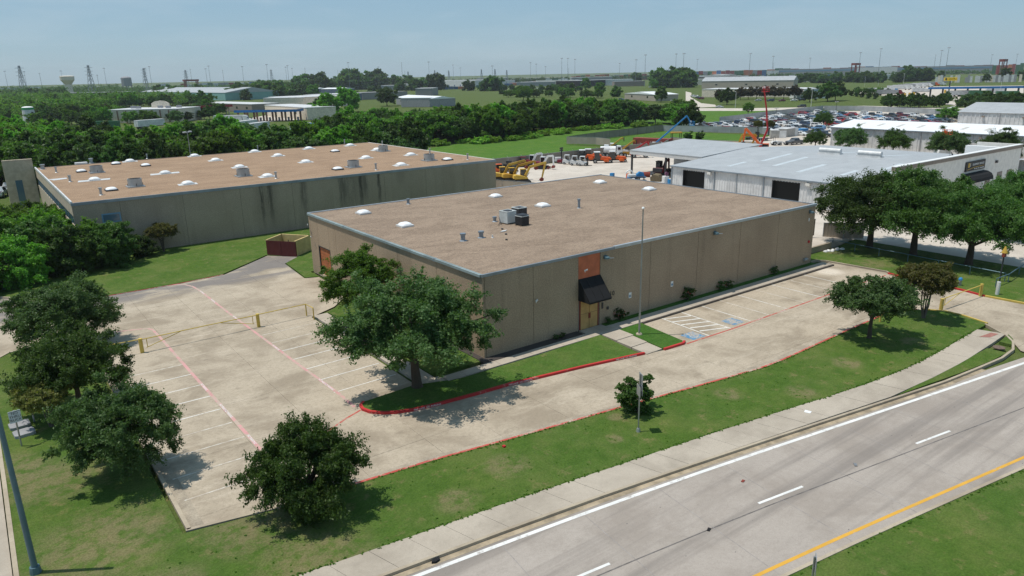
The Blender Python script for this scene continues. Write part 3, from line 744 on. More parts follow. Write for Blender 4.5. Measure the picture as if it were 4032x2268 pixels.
struct('walk_kerb', kb, noisy('dirty_kerb', (.12, .10, .085), .3, 2.0, .95))
struct('planting_strip', MB().prism([(12.1, -.6), (44.0, -.6), (44.0, .02), (12.1, .02)], -.1, .2), 'rich_grass')
struct('mulch_bed', MB().prism([(-.6, -.85), (9.3, -.85), (9.3, .02), (-.6, .02)], -.1, .17), 'mulch')
struct('mulch_bed', MB().prism([(-.5, .03), (-.02, .03), (-.02, 20), (-.5, 20)], -.1, .14), 'mulch')

# equipment yard, its road, fields
struct('equipment_yard', MB().sheet([(50.7, 34.0), (50.7, 20), (50.7, 3.2), (58.75, 3.2), (58.75, -20), (60, -27), (130, -38), (190, -40), (190, 60), (181, 98), (172, 98), (150, 92), (124, 92), (124, 93.2), (44.5, 93.2), (44.5, 34.0)], -.012), 'yard_concrete')
struct('field', MB().sheet([(44.2, 93.8), (123, 93.8), (124, 113), (118, 127), (176, 139), (182, 98), (172, 98), (150, 91.6), (124.2, 91.8), (124.2, 93.6)], -.02), 'field_grass')
struct('field', MB().sheet([(20, 115), (44, 93.9), (118, 93.9), (118, 127), (180, 141), (216, 146), (330, 184), (300, 232), (225, 195), (110, 160), (60, 140)], -.03), 'field_grass')
struct('far_street', MB().sheet([(311.59, 243.97), (322.12, 216.05), (345.44, 194.35), (378.75, 173.79), (374.56, 121.35), (387.14, 98.64), (367.36, 91.77), (354.84, 113.19), (347.69, 178.14), (305.63, 190.13), (286.43, 222.70)], -.01), 'yard_concrete')
struct('far_drive', MB().sheet([(585.80, 475.84), (546.38, 435.22), (450.76, 356.32), (366.56, 277.42), (353.33, 255.71), (330.60, 236.81), (311.59, 243.97)], -.015), 'yard_concrete')
struct('station_forecourt', MB().sheet([(581.28, 291.16), (710.95, 337.49), (781.05, 326.52), (825.37, 250.23), (424.97, 111.44), (399.33, 133.79), (440.50, 168.41), (512.57, 224.69)], -.015), 'yard_concrete')
struct('station_forecourt', MB().sheet([(69.46, 325.65), (122.30, 341.69), (139.64, 364.45), (208.80, 493.44), (186.30, 502.18), (94.38, 367.48)], -.015), 'yard_concrete')
struct('car_lot_pavement', MB().sheet([(200.62, 130.63), (222.78, 146.31), (234.32, 151.28), (318.19, 163.50), (330.22, 147.73), (420, 100), (300, 40), (181, 60), (182, 98)], -.008), 'yard_concrete')

# ------------------------------------------------------------------ the aggregate-panel building
H, L, W = 6.70, 43.87, 33.62
bld = thing('warehouse', 'low brown aggregate panel building with flat gravel roof and black entrance awning', 'building', (0, 0, 0))
T = .18
core = MB().box(T, L-T, T, W-T, .1, H-.12)
part('wall_core', core, 'mulch', bld)
def panel(poly_x, axis, z0=.05, z1=H-.02):
    a, b = poly_x
    g = .02
    mb = MB()
    if axis == 's': mb.box(a+g, b-g, 0, T-.01, z0, z1)
    if axis == 'n': mb.box(a+g, b-g, W-T+.01, W, z0, z1)
    if axis == 'w': mb.box(0, T-.01, a+g, b-g, z0, z1)
    if axis == 'e': mb.box(L-T+.01, L, a+g, b-g, z0, z1)
    return part('wall_panel', mb, 'aggregate_wall', bld)
for a, b in ((T, 4.78), (4.78, 9.5), (11.92, 18.0), (18.0, 24.45), (24.45, 30.8), (30.8, 37.2), (37.2, L-T)): panel((a, b), 's')
for a, b in ((0, 6.62), (6.62, 13.24), (13.24, 19.85), (19.85, 26.6)): panel((a, b), 'w')
panel((26.6, 28.4), 'w'); panel((31.3, W), 'w'); panel((28.4, 31.3), 'w', 3.42)
for a, b in ((0, 6.62), (6.62, 13.24), (13.24, 19.85), (19.85, 26.6), (26.6, W)): panel((a, b), 'e')
for k in range(7): panel((T + k*6.21, T + (k+1)*6.21), 'n')
# dock door on the west side
d = part('dock_door', MB().box(.1, .15, 28.42, 31.28, .35, 3.40), 'orange_door', bld)
for k in range(9): part('door_rib', MB().box(.085, .10, 28.45, 31.25, .5+k*.32, .53+k*.32), 'orange_door', d)
part('door_frame', MB().box(-.02, .1, 31.28, 31.4, .2, 3.5).box(-.02, .1, 28.3, 28.42, .2, 3.5).box(-.02, .1, 28.42, 31.28, 3.40, 3.5), 'dark_metal', bld)
part('door_sill', MB().box(-.15, .1, 28.3, 31.4, .15, .34), 'kerb_concrete', bld)
# roof with slight crown, metal coping and gutter
rf = MB()
nx, ny = 30, 24
rv, rfc = [], []
rr = random.Random(4)
for j in range(ny+1):
    for i in range(nx+1):
        x, y = .1 + (L-.2)*i/nx, .1 + (W-.2)*j/ny
        rv.append((x, y, H - .02 + (.03*rr.random() if 0 < i < nx and 0 < j < ny else 0)))
for j in range(ny):
    for i in range(nx): rfc.append((j*(nx+1)+i, j*(nx+1)+i+1, (j+1)*(nx+1)+i+1, (j+1)*(nx+1)+i))
roof = part('roof', MB().add(rv, rfc), 'gravel_roof', bld)
def coping(a, b, mb=None, h=.14, up=.07): return MB().box(a[0], b[0], a[1], b[1], H-h, H+up)
part('coping', MB().box(-.06, 13.5, -.07, .10, H-.16, H+.05), 'coping_metal', bld)
part('coping', MB().box(13.52, L+.06, -.09, .14, H-.14, H+.10), noisy('bright_coping', (.52, .56, .60), .12, 1, .35, .5), bld)
part('coping', MB().box(-.07, L+.06, W-.12, W+.07, H-.16, H+.08), 'bright_coping', bld)
part('coping', MB().box(L-.10, L+.07, .15, W-.13, H-.16, H+.05), 'coping_metal', bld)
for k, (a, b) in enumerate(((.11, 6.6), (6.63, 15.2), (15.23, 24.0), (24.03, W-.13))):
    part('gutter', MB().box(-.16, -.005, a, b, H-.17, H+.03).box(-.005, .09, a, b, H-.05, H+.045), noisy('gutter_grey', (.30, .36, .36), .25, .5, .5, .3), bld)
for y in (6.6, 24.05): part('gutter_clip', MB().box(-.18, .11, y, y+.12, H-.20, H+.06), 'coping_metal', bld)
# entrance: orange panel, awning, boarded doors
part('entrance_panel', MB().box(9.52, 11.9, .03, .17, 4.6, H-.03), 'orange_panel', bld)
part('entrance_recess', MB().box(9.52, 11.9, .03, .17, .16, 4.6), 'stucco_brown', bld)
aw = MB()
aw.front([(0, 4.62), (-1.42, 2.95), (-1.42, 2.80), (0, 2.80)], 9.5, 11.93)
awn = part('awning', aw, 'black_fabric', bld)
for xx in (9.5, 10.3, 11.12, 11.9): part('awning_seam', MB().tube([(xx+.01, -.02, 4.63), (xx+.01, -1.44, 2.96)], .018, 4), 'letter_black', awn)
for x0 in (9.62, 11.68): part('door_jamb', MB().box(x0, x0+.12, -.03, .05, .17, 2.85), 'rust_red', bld)
for x0, x1 in ((9.76, 10.70), (10.74, 11.66)):
    dd = part('boarded_door', MB().box(x0, x1, -.025, .028, .18, 2.80), 'plywood', bld)
    part('door_seam', MB().box(x0+.03, x1-.03, -.028, -.026, 1.52, 1.54), 'mulch', dd)
part('door_handle', MB().box(10.62, 10.83, -.075, -.03, 1.05, 1.5), 'rust_red', bld)
text('house_number', '10', .62, 'letter_black', bld, (13.35, -.02, 2.66), (math.radians(90), 0, 0), .012)
part('mailbox', MB().box(12.15, 12.3, -.07, -.001, 1.55, 2.1), 'dark_metal', bld)
part('intercom', MB().box(12.75, 12.95, -.07, -.001, 1.35, 1.6), 'dark_metal', bld)
for x in (15.55, 21.0):
    s = part('access_sign', MB().box(x-.16, x+.16, -.03, -.002, 1.82, 2.32), 'letter_white', bld)
    part('sign_panel', MB().box(x-.12, x+.12, -.034, -.031, 1.9, 2.12), 'blue_paint', s)
for x in (12.45, 26.75, 42.75):
    l_ = part('wall_light', MB().box(x-.14, x+.14, -.06, -.002, 5.85, 6.2).front([(-.06, 6.15), (-.42, 6.05), (-.42, 5.92), (-.06, 5.9)], x-.2, x+.2), 'teal_pole', bld)
    part('light_arm', MB().tube([(x, -.35, 6.0), (x+.5, -.55, 5.98)], .03, 5), 'galvanized', l_)
part('louvre', MB().box(42.66, 42.78, -.05, -.002, 5.0, 5.35), 'letter_white', bld)
part('pipe_outlet', MB().xcyl(-.15, .8, 42.3, 42.9, .16), 'galvanized', bld)
part('fire_bell', MB().ycyl(43.05, 2.7, -.12, -.002, .14), 'machine_red', bld)
def camera_part(x, y, z, yaw):
    c = part('security_camera', MB().box(-.32, .1, -.07, .07, -.07, .07).box(.02, .1, -.03, .03, -.2, -.05), 'white_metal', bld, (x, y, z))
    c.rotation_euler = (0, math.radians(20), yaw); c.scale = (.7,)*3
camera_part(10.0, -.25, 5.35, math.radians(150)); camera_part(4.9, -.2, 3.75, math.radians(200)); camera_part(-.25, 32.5, 4.3, math.radians(40)); camera_part(-.25, 33.4, 5.5, math.radians(70))
# things on the roof: each one could be lifted off
def skylight(name, label, x, y, z, s=1.0, curb_mat='white_metal', flash=0.0, group='roof skylights'):
    t_ = thing(name, label, 'skylight', (x, y, z), 0, group)
    if flash: part('flashing', MB().prism([(-flash*1.1, -.95), (flash*.9, -1.0), (flash*1.05, .8), (-flash*.95, .9)], 0, .03), 'white_metal', t_)
    part('curb', MB().box(-.66*s, .66*s, -.66*s, .66*s, 0, .17*s), curb_mat, t_)
    part('dome', MB().dome(0, 0, .17*s, .60*s, .60*s, .27*s, 16, 5, .85), 'white_dome', t_, smooth=True)
    return t_
names = [(4.5, 29.2, 'white skylight near the west edge of the gravel roof, farther one'), (4.55, 20.0, 'white skylight near the west edge of the gravel roof, nearer one'),
         (21.4, 28.2, 'flat white skylight by the back edge, middle of the gravel roof'), (21.45, 19.3, 'white skylight just behind the air conditioning units'),
         (38.2, 27.8, 'white skylight at the back east corner of the gravel roof'), (38.4, 19.2, 'white skylight near the east edge of the gravel roof')]
for i, (x, y, lb) in enumerate(names): skylight('skylight', lb, x, y, H, 1.0 if i != 2 else .95)
def vent_pipe(label, x, y, z, h, r, cap=True, mat='coping_metal', group='roof vent pipes'):
    t_ = thing('vent_pipe', label, 'vent pipe', (x, y, z), 0, group)
    part('pipe', MB().cyl(0, 0, 0, h, r, n=10).cyl(0, 0, 0, .06, r*1.8, r*1.2, 10), mat, t_)
    if cap: part('cap', MB().cyl(0, 0, h-.10, h+.06, r*1.35, n=10), mat, t_)
    return t_
vent_pipe('short capped vent pipe at the back edge of the gravel roof', 11.13, 31.2, H, .55, .16)
vent_pipe('tall two-stage vent pipe on the middle of the gravel roof', 23.7, 15.8, H, .95, .14)
vent_pipe('small vent pipe left of the air conditioning units', 12.48, 15.9, H, .45, .16)
vent_pipe('squat blue-grey vent pipe in front of the units, left one', 5.31, 10.7, H, .62, .2)
vent_pipe('squat blue-grey vent pipe in front of the units, right one', 7.24, 10.65, H, .55, .2)
vent_pipe('tiny uncapped vent stub right of two squat vents', 8.0, 9.95, H, .25, .07, False, 'white_metal')
def ac_unit(label, x, y, s, h, mat, rz=0):
    t_ = thing('air_conditioner', label, 'air conditioner', (x, y, H), rz, 'rooftop air conditioning units')
    part('cabinet', MB().box(-s, s, -s, s, .08, h), mat, t_)
    part('fan_grille', MB().cyl(0, 0, h, h+.06, s*.78, s*.7, 16), 'ac_grey' if mat == 'ac_black' else 'dark_metal', t_)
    part('rim', MB().box(-s-.02, s+.02, -s-.02, -s+.1, h-.03, h+.04).box(-s-.02, s+.02, s-.1, s+.02, h-.03, h+.04).box(-s-.02, -s+.1, -s+.1, s-.1, h-.03, h+.04).box(s-.1, s+.02, -s+.1, s-.1, h-.03, h+.04), 'ac_grey', t_)
    for q in (-.7, .7): part('skid', MB().box(-s-.1, s+.1, s*q-.06, s*q+.06, 0, .08), 'pole_wood', t_)
    for k in range(7): part('louvre', MB().box(-s-.012, s+.012, -s-.012, s+.012, .25+k*.13, .27+k*.13), mat, t_)
ac_unit('tall pale grey air conditioner, left of the three roof units', 13.1, 14.5, .60, 1.2, 'ac_grey', .1)
ac_unit('dark grey air conditioner, rearmost of the three roof units', 15.6, 15.9, .56, 1.05, 'dark_metal', .05)
ac_unit('short black air conditioner, front of the three roof units', 13.5, 12.7, .48, .92, 'ac_black', .1)
tag(part('conduit', MB().tube([(11.9, 14.2, H+.3), (12.1, 14.6, H+.75), (12.4, 14.8, H+.2), (11.6, 14.0, H+.05)], .03, 5), 'dark_metal'), 'loop of dark conduit beside the pale air conditioner', 'conduit')
tag(part('roof_scrap', MB().prism([(9.8, 11.3), (10.5, 11.35), (10.9, 11.65), (10.3, 11.68), (10.2, 11.5)], H+.02, H+.06), 'white_metal'), 'pale metal scrap lying flat on the gravel roof', 'scrap')
for x, y, lb in ((9.7, 10.2, 'left'), (8.35, 8.3, 'right'), (10.8, 12.3, 'rearmost')):
    tag(part('roof_drain', MB().cyl(x, y, H, H+.1, .11, n=8), 'dark_metal'), 'small dark roof drain near the squat vents, %s of three' % lb, 'drain', 'roof drains')
# flagpole
fp = thing('flagpole', 'tall bare steel flagpole standing in the small front lawn', 'flagpole', (12.8, -3.8, .15))
part('pole', MB().cyl(0, 0, 0, 10.45, .085, .045, 10), 'pole_metal', fp)
part('ball', MB().dome(0, 0, 10.45, .12, .12, .13, 10, 4).cyl(0, 0, 10.38, 10.45, .06, .12, 10), 'letter_white', fp, smooth=True)
part('base', MB().cyl(0, 0, -.03, .08, .28, .25, 12), 'kerb_concrete', fp)

# ------------------------------------------------------------------ the tan-roofed building behind
H2, X0, X1, Y0, Y1 = 7.0, -19.75, 42.85, 58.2, 106.5
b2 = thing('industrial_building', 'stained tan concrete building with brown flat roof full of white skylights', 'building', (0, 0, 0))
part('wall_core', MB().box(X0+.2, X1-.2, Y0+.2, Y1-.2, .05, H2-.1), 'mulch', b2)
for a, b in ((X0+.01, -14.61), (-14.61, -7.23), (-7.23, .10), (.10, 7.35), (7.35, 14.68), (14.68, 21.85), (21.85, 29.16), (29.16, 36.37), (36.37, X1-.01)):
    part('wall_panel', MB().box(a+.014, b-.014, Y0, Y0+.19, .0, H2-.02), 'tilt_wall', b2)
part('wall_panel', MB().box(X0, X0+.19, Y0+.2, Y1-.2, 5.4, H2-.02), 'tan_render', b2)
part('wall_panel', MB().box(X0, X0+.19, Y0+.2, Y1-.2, 0, 4.2), 'tan_render', b2)
for a, b in ((0, 1), (1, 2), (2, 3)):
    part('wall_panel', MB().box(X1-.19, X1, Y0+.2+16*a, min(Y1-.2, Y0+.2+16*b), 0, H2-.02), 'tilt_wall', b2)
part('wall_panel', MB().box(X0+.2, X1-.2, Y1-.19, Y1, 0, H2-.02), 'tilt_wall', b2)
part('ribbon_window', MB().box(X0+.05, X0+.12, Y0+.3, Y1-.3, 4.2, 5.4), 'glass_blue', b2)
for k in range(17): part('mullion', MB().box(X0+.0, X0+.05, Y0+.3+k*2.8, Y0+.4+k*2.8, 4.2, 5.4), 'blue_trim', b2)
part('corner_window', MB().box(-16.8, -14.7, Y0-.03, Y0-.002, 4.2, 5.35), 'blue_trim', b2)
part('window_glass', MB().box(-16.65, -14.85, Y0-.045, Y0-.032, 4.35, 5.2), 'glass_blue', b2)
part('roof', MB().box(X0+.15, X1-.15, Y0+.15, Y1-.15, H2-.08, H2), 'tan_roof', b2)
part('coping', MB().box(X0-.05, X1+.05, Y0-.07, Y0+.14, H2-.30, H2+.05), 'coping_metal', b2)
part('coping', MB().box(X0-.05, X0+.14, Y0+.15, Y1+.05, H2-.12, H2+.22), 'white_metal', b2)
part('coping', MB().box(X1-.14, X1+.05, Y0+.15, Y1+.05, H2-.12, H2+.06), 'stucco_white', b2)
part('coping', MB().box(X0+.15, X1-.15, Y1-.14, Y1+.05, H2-.12, H2+.06), 'stucco_brown', b2)
ww = thing('wing_wall', 'tall tan wing wall with narrow blue window at the roof corner', 'wall', (0, 0, 0))
part('wall', MB().box(-24.2, -19.9, 106.6, 107.4, 0, 8.6), 'tan_render', ww)
part('window', MB().box(-22.9, -21.9, 106.54, 106.59, .8, 5.2), 'glass_blue', ww)
zr = H2
rows2 = {}
domes = [(-5.12, 105.26), (-14.27, 93.87), (-4.50, 94.92), (-7.93, 102.05), (-14.19, 80.65), (-4.31, 81.18), (-4.69, 65.70), (-14.08, 66.78), (6.17, 105.87), (6.99, 94.63), (6.97, 80.61), (6.43, 65.39), (17.40, 105.17), (18.02, 93.64),
         (27.64, 102.69), (36.69, 102.52), (28.95, 92.58), (17.84, 79.41), (17.54, 65.40), (36.31, 89.17), (36.39, 75.85), (28.24, 77.54), (27.53, 63.24), (36.76, 63.78)]
dark_curb = {1, 2, 3, 7, 16, 18, 23}
rank = sorted(range(len(domes)), key=lambda i: domes[i][1])
rowof = {}
for n_, i in enumerate(rank): rowof[i] = n_ // 6
for i, (x, y) in enumerate(domes):
    mates = sorted([j for j in rowof if rowof[j] == rowof[i]], key=lambda j: domes[j][0])
    lab = 'white dome on the brown roof, %s from left in the %s row' % (ORD[mates.index(i)], ('front', 'second', 'third', 'back')[rowof[i]])
    if i in dark_curb: lab = lab.replace('white dome', 'dark-curbed dome')
    skylight('dome_skylight', lab, x, y, zr, 1.12, 'dark_metal' if i in dark_curb else 'white_metal', 0 if i in dark_curb else (2.1 if i in (4, 5) else 1.25), 'dome skylights on the brown roof')
drums = [((-12.45, 90.96), 'back left'), ((-10.84, 68.50), 'front left'), ((3.90, 68.59), 'second from left in front'), ((20.71, 66.48), 'third from left in front'), ((36.09, 86.14), 'back right'), ((34.25, 65.60), 'front right')]
for (x, y), w_ in drums:
    t_ = thing('exhaust_drum', 'round grey exhaust drum on the brown roof, %s one' % w_, 'exhaust vent', (x, y, zr), 0, 'exhaust drums on the brown roof')
    mb = MB().cyl(0, 0, .12, 1.12, .92, .92, 20)
    part('drum', mb, 'galvanized', t_)
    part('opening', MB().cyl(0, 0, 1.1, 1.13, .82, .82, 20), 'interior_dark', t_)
    part('base', MB().box(-1.08, 1.08, -1.08, 1.08, 0, .14), 'galvanized', t_)
    for k in range(4): part('strap', MB().box(-.03, .03, -.97, -.925, .1, .5), 'dark_metal', t_).rotation_euler = (0, 0, k*math.pi/2)
pp = [((-18.79, 103.66), .75, .3, 'squat turbine vent at the left end of the brown roof'), ((-17.54, 96.34), .85, .14, 'grey pipe beside the squat turbine vent at the roof\'s left end'), ((-10.96, 108.03), .8, .28, 'squat turbine vent near the back left of the brown roof'),
      ((-17.24, 81.45), .9, .16, 'grey pipe standing by the white patch on the brown roof'), ((-15.79, 63.37), .9, .16, 'grey pipe near the front left edge of the brown roof'), ((-1.58, 108.81), .8, .12, 'thin pipe at the back edge of the brown roof, left'),
      ((6.73, 62.60), .9, .16, 'grey pipe beside a front dome on the brown roof'), ((19.10, 108.38), .9, .12, 'thin pipe at the back edge of the brown roof, middle'), ((37.35, 106.73), 1.0, .12, 'thin tall pipe at the back edge of the brown roof, right'),
      ((21.88, 60.86), .95, .15, 'grey pipe near the front edge, right of the third drum'), ((39.84, 62.21), .95, .14, 'grey pipe near the right end of the brown roof'), ((42.29, 98.70), .8, .12, 'thin pipe behind the back right exhaust drum'), ((40.34, 75.67), .9, .13, 'thin pipe behind the front right exhaust drum')]
for (x, y), h, r, lb in pp: vent_pipe(lb, x, y, zr, h, r, True, 'galvanized', 'pipes on the brown roof')
tag(part('roof_patch', MB().prism([(-19.65, 86.91), (-18.96, 84.94), (-17.13, 85.70), (-17.13, 87.21)], 7.0, 7.03), 'white_metal'), 'white patched strip on the left of the brown roof', 'roof patch')
tag(part('roof_hatch', MB().box(-1.0, .9, -.6, .6, 0, .35), 'white_metal', None, (*(-12.63, 107.13), 7.0)), 'pale low roof hatch near the back left of the brown roof', 'roof hatch')

# dumpster enclosure
en = thing('dumpster_enclosure', 'yellow block enclosure with dark red gates beside the building', 'enclosure', (0, 0, 0))
c4 = [(-1.2, 45.4), (1.3, 42.1), (3.95, 44.15), (1.5, 47.6)]
def wseg(a, b, th, z1):
    a, b = Vector(a), Vector(b); d_ = (b-a).normalized(); n_ = Vector((-d_.y, d_.x))*th
    return MB().prism([a, b, b+n_, a+n_], 0, z1)
for i, (a, b) in enumerate(((c4[1], c4[2]), (c4[2], c4[3]), (c4[3], c4[0]))): part('block_wall', wseg(a, b, .2, 1.95), 'block_yellow', en)
a, b = Vector(c4[0]), Vector(c4[1]); mid = (a+b)/2
for s, e in ((a, mid), (mid, b)):
    d_ = (e-s)*.012
    gt = part('gate', wseg(s+d_, e-d_, -.06, 1.85), 'maroon_gate', en)
    for k in range(12):
        p = s.lerp(e, (k+.5)/12); part('gate_rib', MB().cyl(p.x+.045, p.y+.04-.12, .06, 1.82, .035, n=5), 'maroon_gate', gt)
tag(part('hydrant_post', MB().box(-.04, .04, -.04, .04, 0, 1.7), 'pole_wood', None, (1.3, 44.6, 0)), 'dark timber post standing inside the yellow enclosure', 'post')

# ------------------------------------------------------------------ the equipment dealer's metal building
def ribbed_sheet(x, y0, y1, z0, z1, pitch=.5, d=.06):
    """profiled wall sheet facing -x: one folded strip, ribs proud of the pan"""
    ys_, n_ = [], max(1, int((y1-y0)/pitch))
    prof = []
    for k in range(n_):
        a = y0 + (y1-y0)*k/n_; w_ = (y1-y0)/n_
        prof += [(x, a), (x, a+w_*.62), (x-d, a+w_*.70), (x-d, a+w_*.90), (x, a+w_*.98)]
    prof.append((x, y1))
    back = [(x+.1, y1), (x+.1, y0)]
    return MB().prism([(p[0], p[1]) for p in (prof + back)][::-1], z0, z1)
eq = thing('equipment_building', 'white metal building with grey ridged roof and dark open bays', 'building', (0, 0, 0))
EX0, EX1, EY0, EY1, EZ, EXR, EZR = 75.0, 125.8, 7.4, 47.4, 4.15, 98.0, 5.75
bays = [((44.64, 3.49), (39.84, 3.51)), ((26.13, 3.58), (21.26, 3.66))]
bay = sorted([(min(a[0], b[0]), max(a[0], b[0])) for a, b in bays])
edges = [EY0]
for a, b in bay: edges += [a, b]
edges += [EY1]
for i in range(0, len(edges), 2):
    a, b = edges[i], edges[i+1]
    n_ = max(1, round((b-a)/6.2))
    for k in range(n_):
        y0, y1 = a+(b-a)*k/n_, a+(b-a)*(k+1)/n_
        part('wall_sheet', ribbed_sheet(EX0, y0+.01, y1-.01, 0, EZ-.05), 'container_white', eq)
        if k: part('downpipe', MB().box(EX0-.12, EX0-.005, y0-.08, y0+.08, 0, EZ-.1), 'coping_metal', eq)
for a, b in bay:
    part('wall_sheet', ribbed_sheet(EX0, a+.01, b-.01, 3.55, EZ-.05), 'container_white', eq)
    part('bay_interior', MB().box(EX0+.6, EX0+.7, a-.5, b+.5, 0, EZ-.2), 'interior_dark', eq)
    part('bay_frame', MB().box(EX0-.03, EX0+.14, a-.1, a+.02, 0, 3.6).box(EX0-.03, EX0+.14, a+.02, b-.02, 3.5, 3.6).box(EX0-.03, EX0+.14, b-.02, b+.1, 0, 3.6), 'dark_metal', eq)
for y in (EY1-.1, bay[1][0]-2.2, bay[0][1]+1.6): part('downpipe', MB().box(EX0-.16, EX0-.004, y-.1, y+.1, 0, EZ-.1), 'coping_metal', eq)
for y in (bay[1][0]-1.2, bay[0][0]-1.5): part('wall_lamp', MB().box(EX0-.45, EX0-.002, y-.35, y+.35, 3.35, 3.75), 'stucco_white', eq)
part('roof_slope', MB().add([(EX0-.25, EY0, EZ), (EXR, EY0, EZR), (EXR, EY1+.2, EZR), (EX0-.25, EY1+.2, EZ), (EX0-.25, EY0, EZ-.16), (EXR, EY0, EZR-.16), (EXR, EY1+.2, EZR-.16), (EX0-.25, EY1+.2, EZ-.16)],
     [(0, 1, 2, 3), (7, 6, 5, 4), (0, 4, 5, 1), (2, 6, 7, 3), (3, 7, 4, 0)]), 'metal_roof', eq)
part('roof_slope', MB().add([(EXR, EY0, EZR), (EX1+.25, EY0, EZ), (EX1+.25, EY1+.2, EZ), (EXR, EY1+.2, EZR), (EX1+.25, EY0, EZ-.16), (EX1+.25, EY1+.2, EZ-.16)],
     [(0, 1, 2, 3), (1, 4, 5, 2), (3, 2, 5)]), 'metal_roof', eq)
part('eave_gutter', MB().box(EX0-.42, EX0-.26, EY0, EY1+.2, EZ-.2, EZ+.02), 'coping_metal', eq)
part('gable_wall', MB().add([(EX0+.13, EY1, 0), (EX1, EY1, 0), (EX1, EY1, EZ-.17), (EXR, EY1, EZR-.2), (EX0+.13, EY1, EZ-.17)], [(0, 1, 2, 3, 4)]), 'white_siding_x', eq)
part('back_wall', MB().box(EX1-.12, EX1, EY0, EY1-.02, 0, EZ-.2), 'white_siding_y', eq)
sl = lambda x: EZ + (EZR-EZ)*(x-EX0)/(EXR-EX0)
for (x0, x1, y) in ((80, 88, 24.5), (83, 93, 31), (86, 95, 35.5), (79, 84, 37.5), (100, 108, 30), (101, 112, 22), (88, 94, 14.5), (81, 85.5, 17.5)):
    f_ = (lambda x: sl(x)) if x0 < EXR else (lambda x: EZR - (EZR-EZ)*(x-EXR)/(EX1-EXR))
    part('skylight_strip', MB().add([(x0, y, f_(x0)+.02), (x1, y, f_(x1)+.02), (x1, y+.9, f_(x1)+.02), (x0, y+.9, f_(x0)+.02)], [(0, 1, 2, 3)]), noisy('pale_strip', (.52, .56, .58), .1, 1, .4), eq)
for y, w_ in ((30.0, 'left'), (22.6, 'right')):
    t_ = thing('ridge_vent', 'long silver ridge vent on the grey metal roof, %s one' % w_, 'roof vent', (EXR, y, EZR), 0, 'ridge vents')
    part('hood', MB().front([(-2.0, .15), (-2.0, .6), (2.0, .6), (2.0, .15)], -.4, .4), 'galvanized', t_)
    part('cap', MB().ycyl(0, .58, -2.05, 2.05, .42, 12), 'white_metal', t_)
    part('base', MB().box(-.6, .6, -2.2, 2.2, -.05, .16), 'white_metal', t_)
# canopy on the yard side
cn = thing('yard_canopy', 'open-sided grey metal canopy on dark posts at the yard', 'canopy', (0, 0, 0))
part('roof', MB().add([(83.9, 47.8, 4.95), (103, 47.8, 6.0), (103, 68.5, 6.0), (83.9, 67.0, 4.95), (83.9, 47.8, 4.8), (103, 47.8, 5.85), (103, 68.5, 5.85), (83.9, 67.0, 4.8)],
     [(0, 1, 2, 3), (7, 6, 5, 4), (0, 4, 5, 1), (1, 5, 6, 2), (2, 6, 7, 3), (3, 7, 4, 0)]), 'metal_roof', cn)
part('fascia', MB().box(83.95, 84.1, 47.9, 66.9, 4.1, 4.8), 'white_siding_y', cn)
part('fascia', MB().add([(84.1, 66.8, 4.1), (103, 68.3, 5.1), (103, 68.3, 5.85), (84.1, 66.8, 4.79)], [(0, 1, 2, 3)]), 'white_siding_x', cn)
for x, y in ((84.2, 66.4), (84.2, 57.0), (102.7, 68.0), (84.3, 48.4)): part('post', MB().box(x-.16, x+.16, y-.16, y+.16, 0, 4.75), 'dark_metal', cn)
part('back_wall', MB().box(97, 97.2, 48, 66, 0, 5.3), 'white_siding_y', cn)
for k in range(4): part('shelf_post', MB().box(95.6, 95.75, 49+k*4, 49.15+k*4, 0, 4.3), 'teal_pole', cn)
# stucco office front with sign
of = thing('dealer_office', 'cream stucco office front with brown cap, black sign and dark windows', 'building', (0, 0, 0))
OX1 = 119.5
part('wall', MB().box(75.0, OX1, 6.9, 7.39, 0, 6.75), 'stucco_white', of)
part('parapet_band', MB().box(74.9, OX1+.1, 6.78, 7.42, 6.76, 7.3), 'stucco_brown', of)
part('parapet_cap', MB().box(74.85, OX1+.15, 6.72, 7.46, 7.31, 7.4), 'letter_white', of)
part('end_wall', MB().box(OX1-.3, OX1, 7.4, 14, 0, 6.7), 'stucco_white', of)
part('end_band', MB().box(OX1-.32, OX1+.06, 7.47, 14, 6.71, 7.35), 'stucco_white', of)
part('base_band', MB().box(104, OX1-.01, 6.86, 6.899, 0, 1.2), 'stucco_brown', of)
part('rear_parapet', MB().box(112, 113, 7.47, 13, 6.0, 7.3), 'letter_white', of)
sg = part('sign_board', MB().box(97.5, 104.6, 6.72, 6.895, 4.55, 6.05), 'letter_black', of)
part('sign_mark', MB().box(98.2, 98.8, 6.70, 6.718, 5.15, 5.85), 'amber_yellow', sg)
text('sign_lettering', 'S', .66, 'letter_white', sg, (99.0, 6.70, 5.5), (math.radians(90), 0, 0), .01)
text('sign_lettering', 'EQUIPMENT SERVICES', .44, 'letter_white', sg, (101.95, 6.70, 5.5), (math.radians(90), 0, 0), .01)
part('sign_swoosh', MB().add([(98.0, 6.70, 4.75), (98.0, 6.70, 4.83), (100.5, 6.70, 5.08), (104.2, 6.70, 5.14), (104.2, 6.70, 5.08), (100.5, 6.70, 5.0)], [(0, 1, 2, 3, 4, 5)]), 'amber_yellow', sg)
for k, w_ in enumerate((.45, .4, .4, .55, .55)): part('small_print', MB().box(100.6+k*.75, 100.6+k*.75+w_, 6.70, 6.718, 4.72, 4.86), 'letter_white', sg)
part('awning', MB().front([(6.89, 4.2), (6.3, 4.15), (5.7, 3.85), (5.4, 3.4), (5.3, 2.9), (6.89, 2.9)], 97.3, 105.0), 'black_fabric', of)
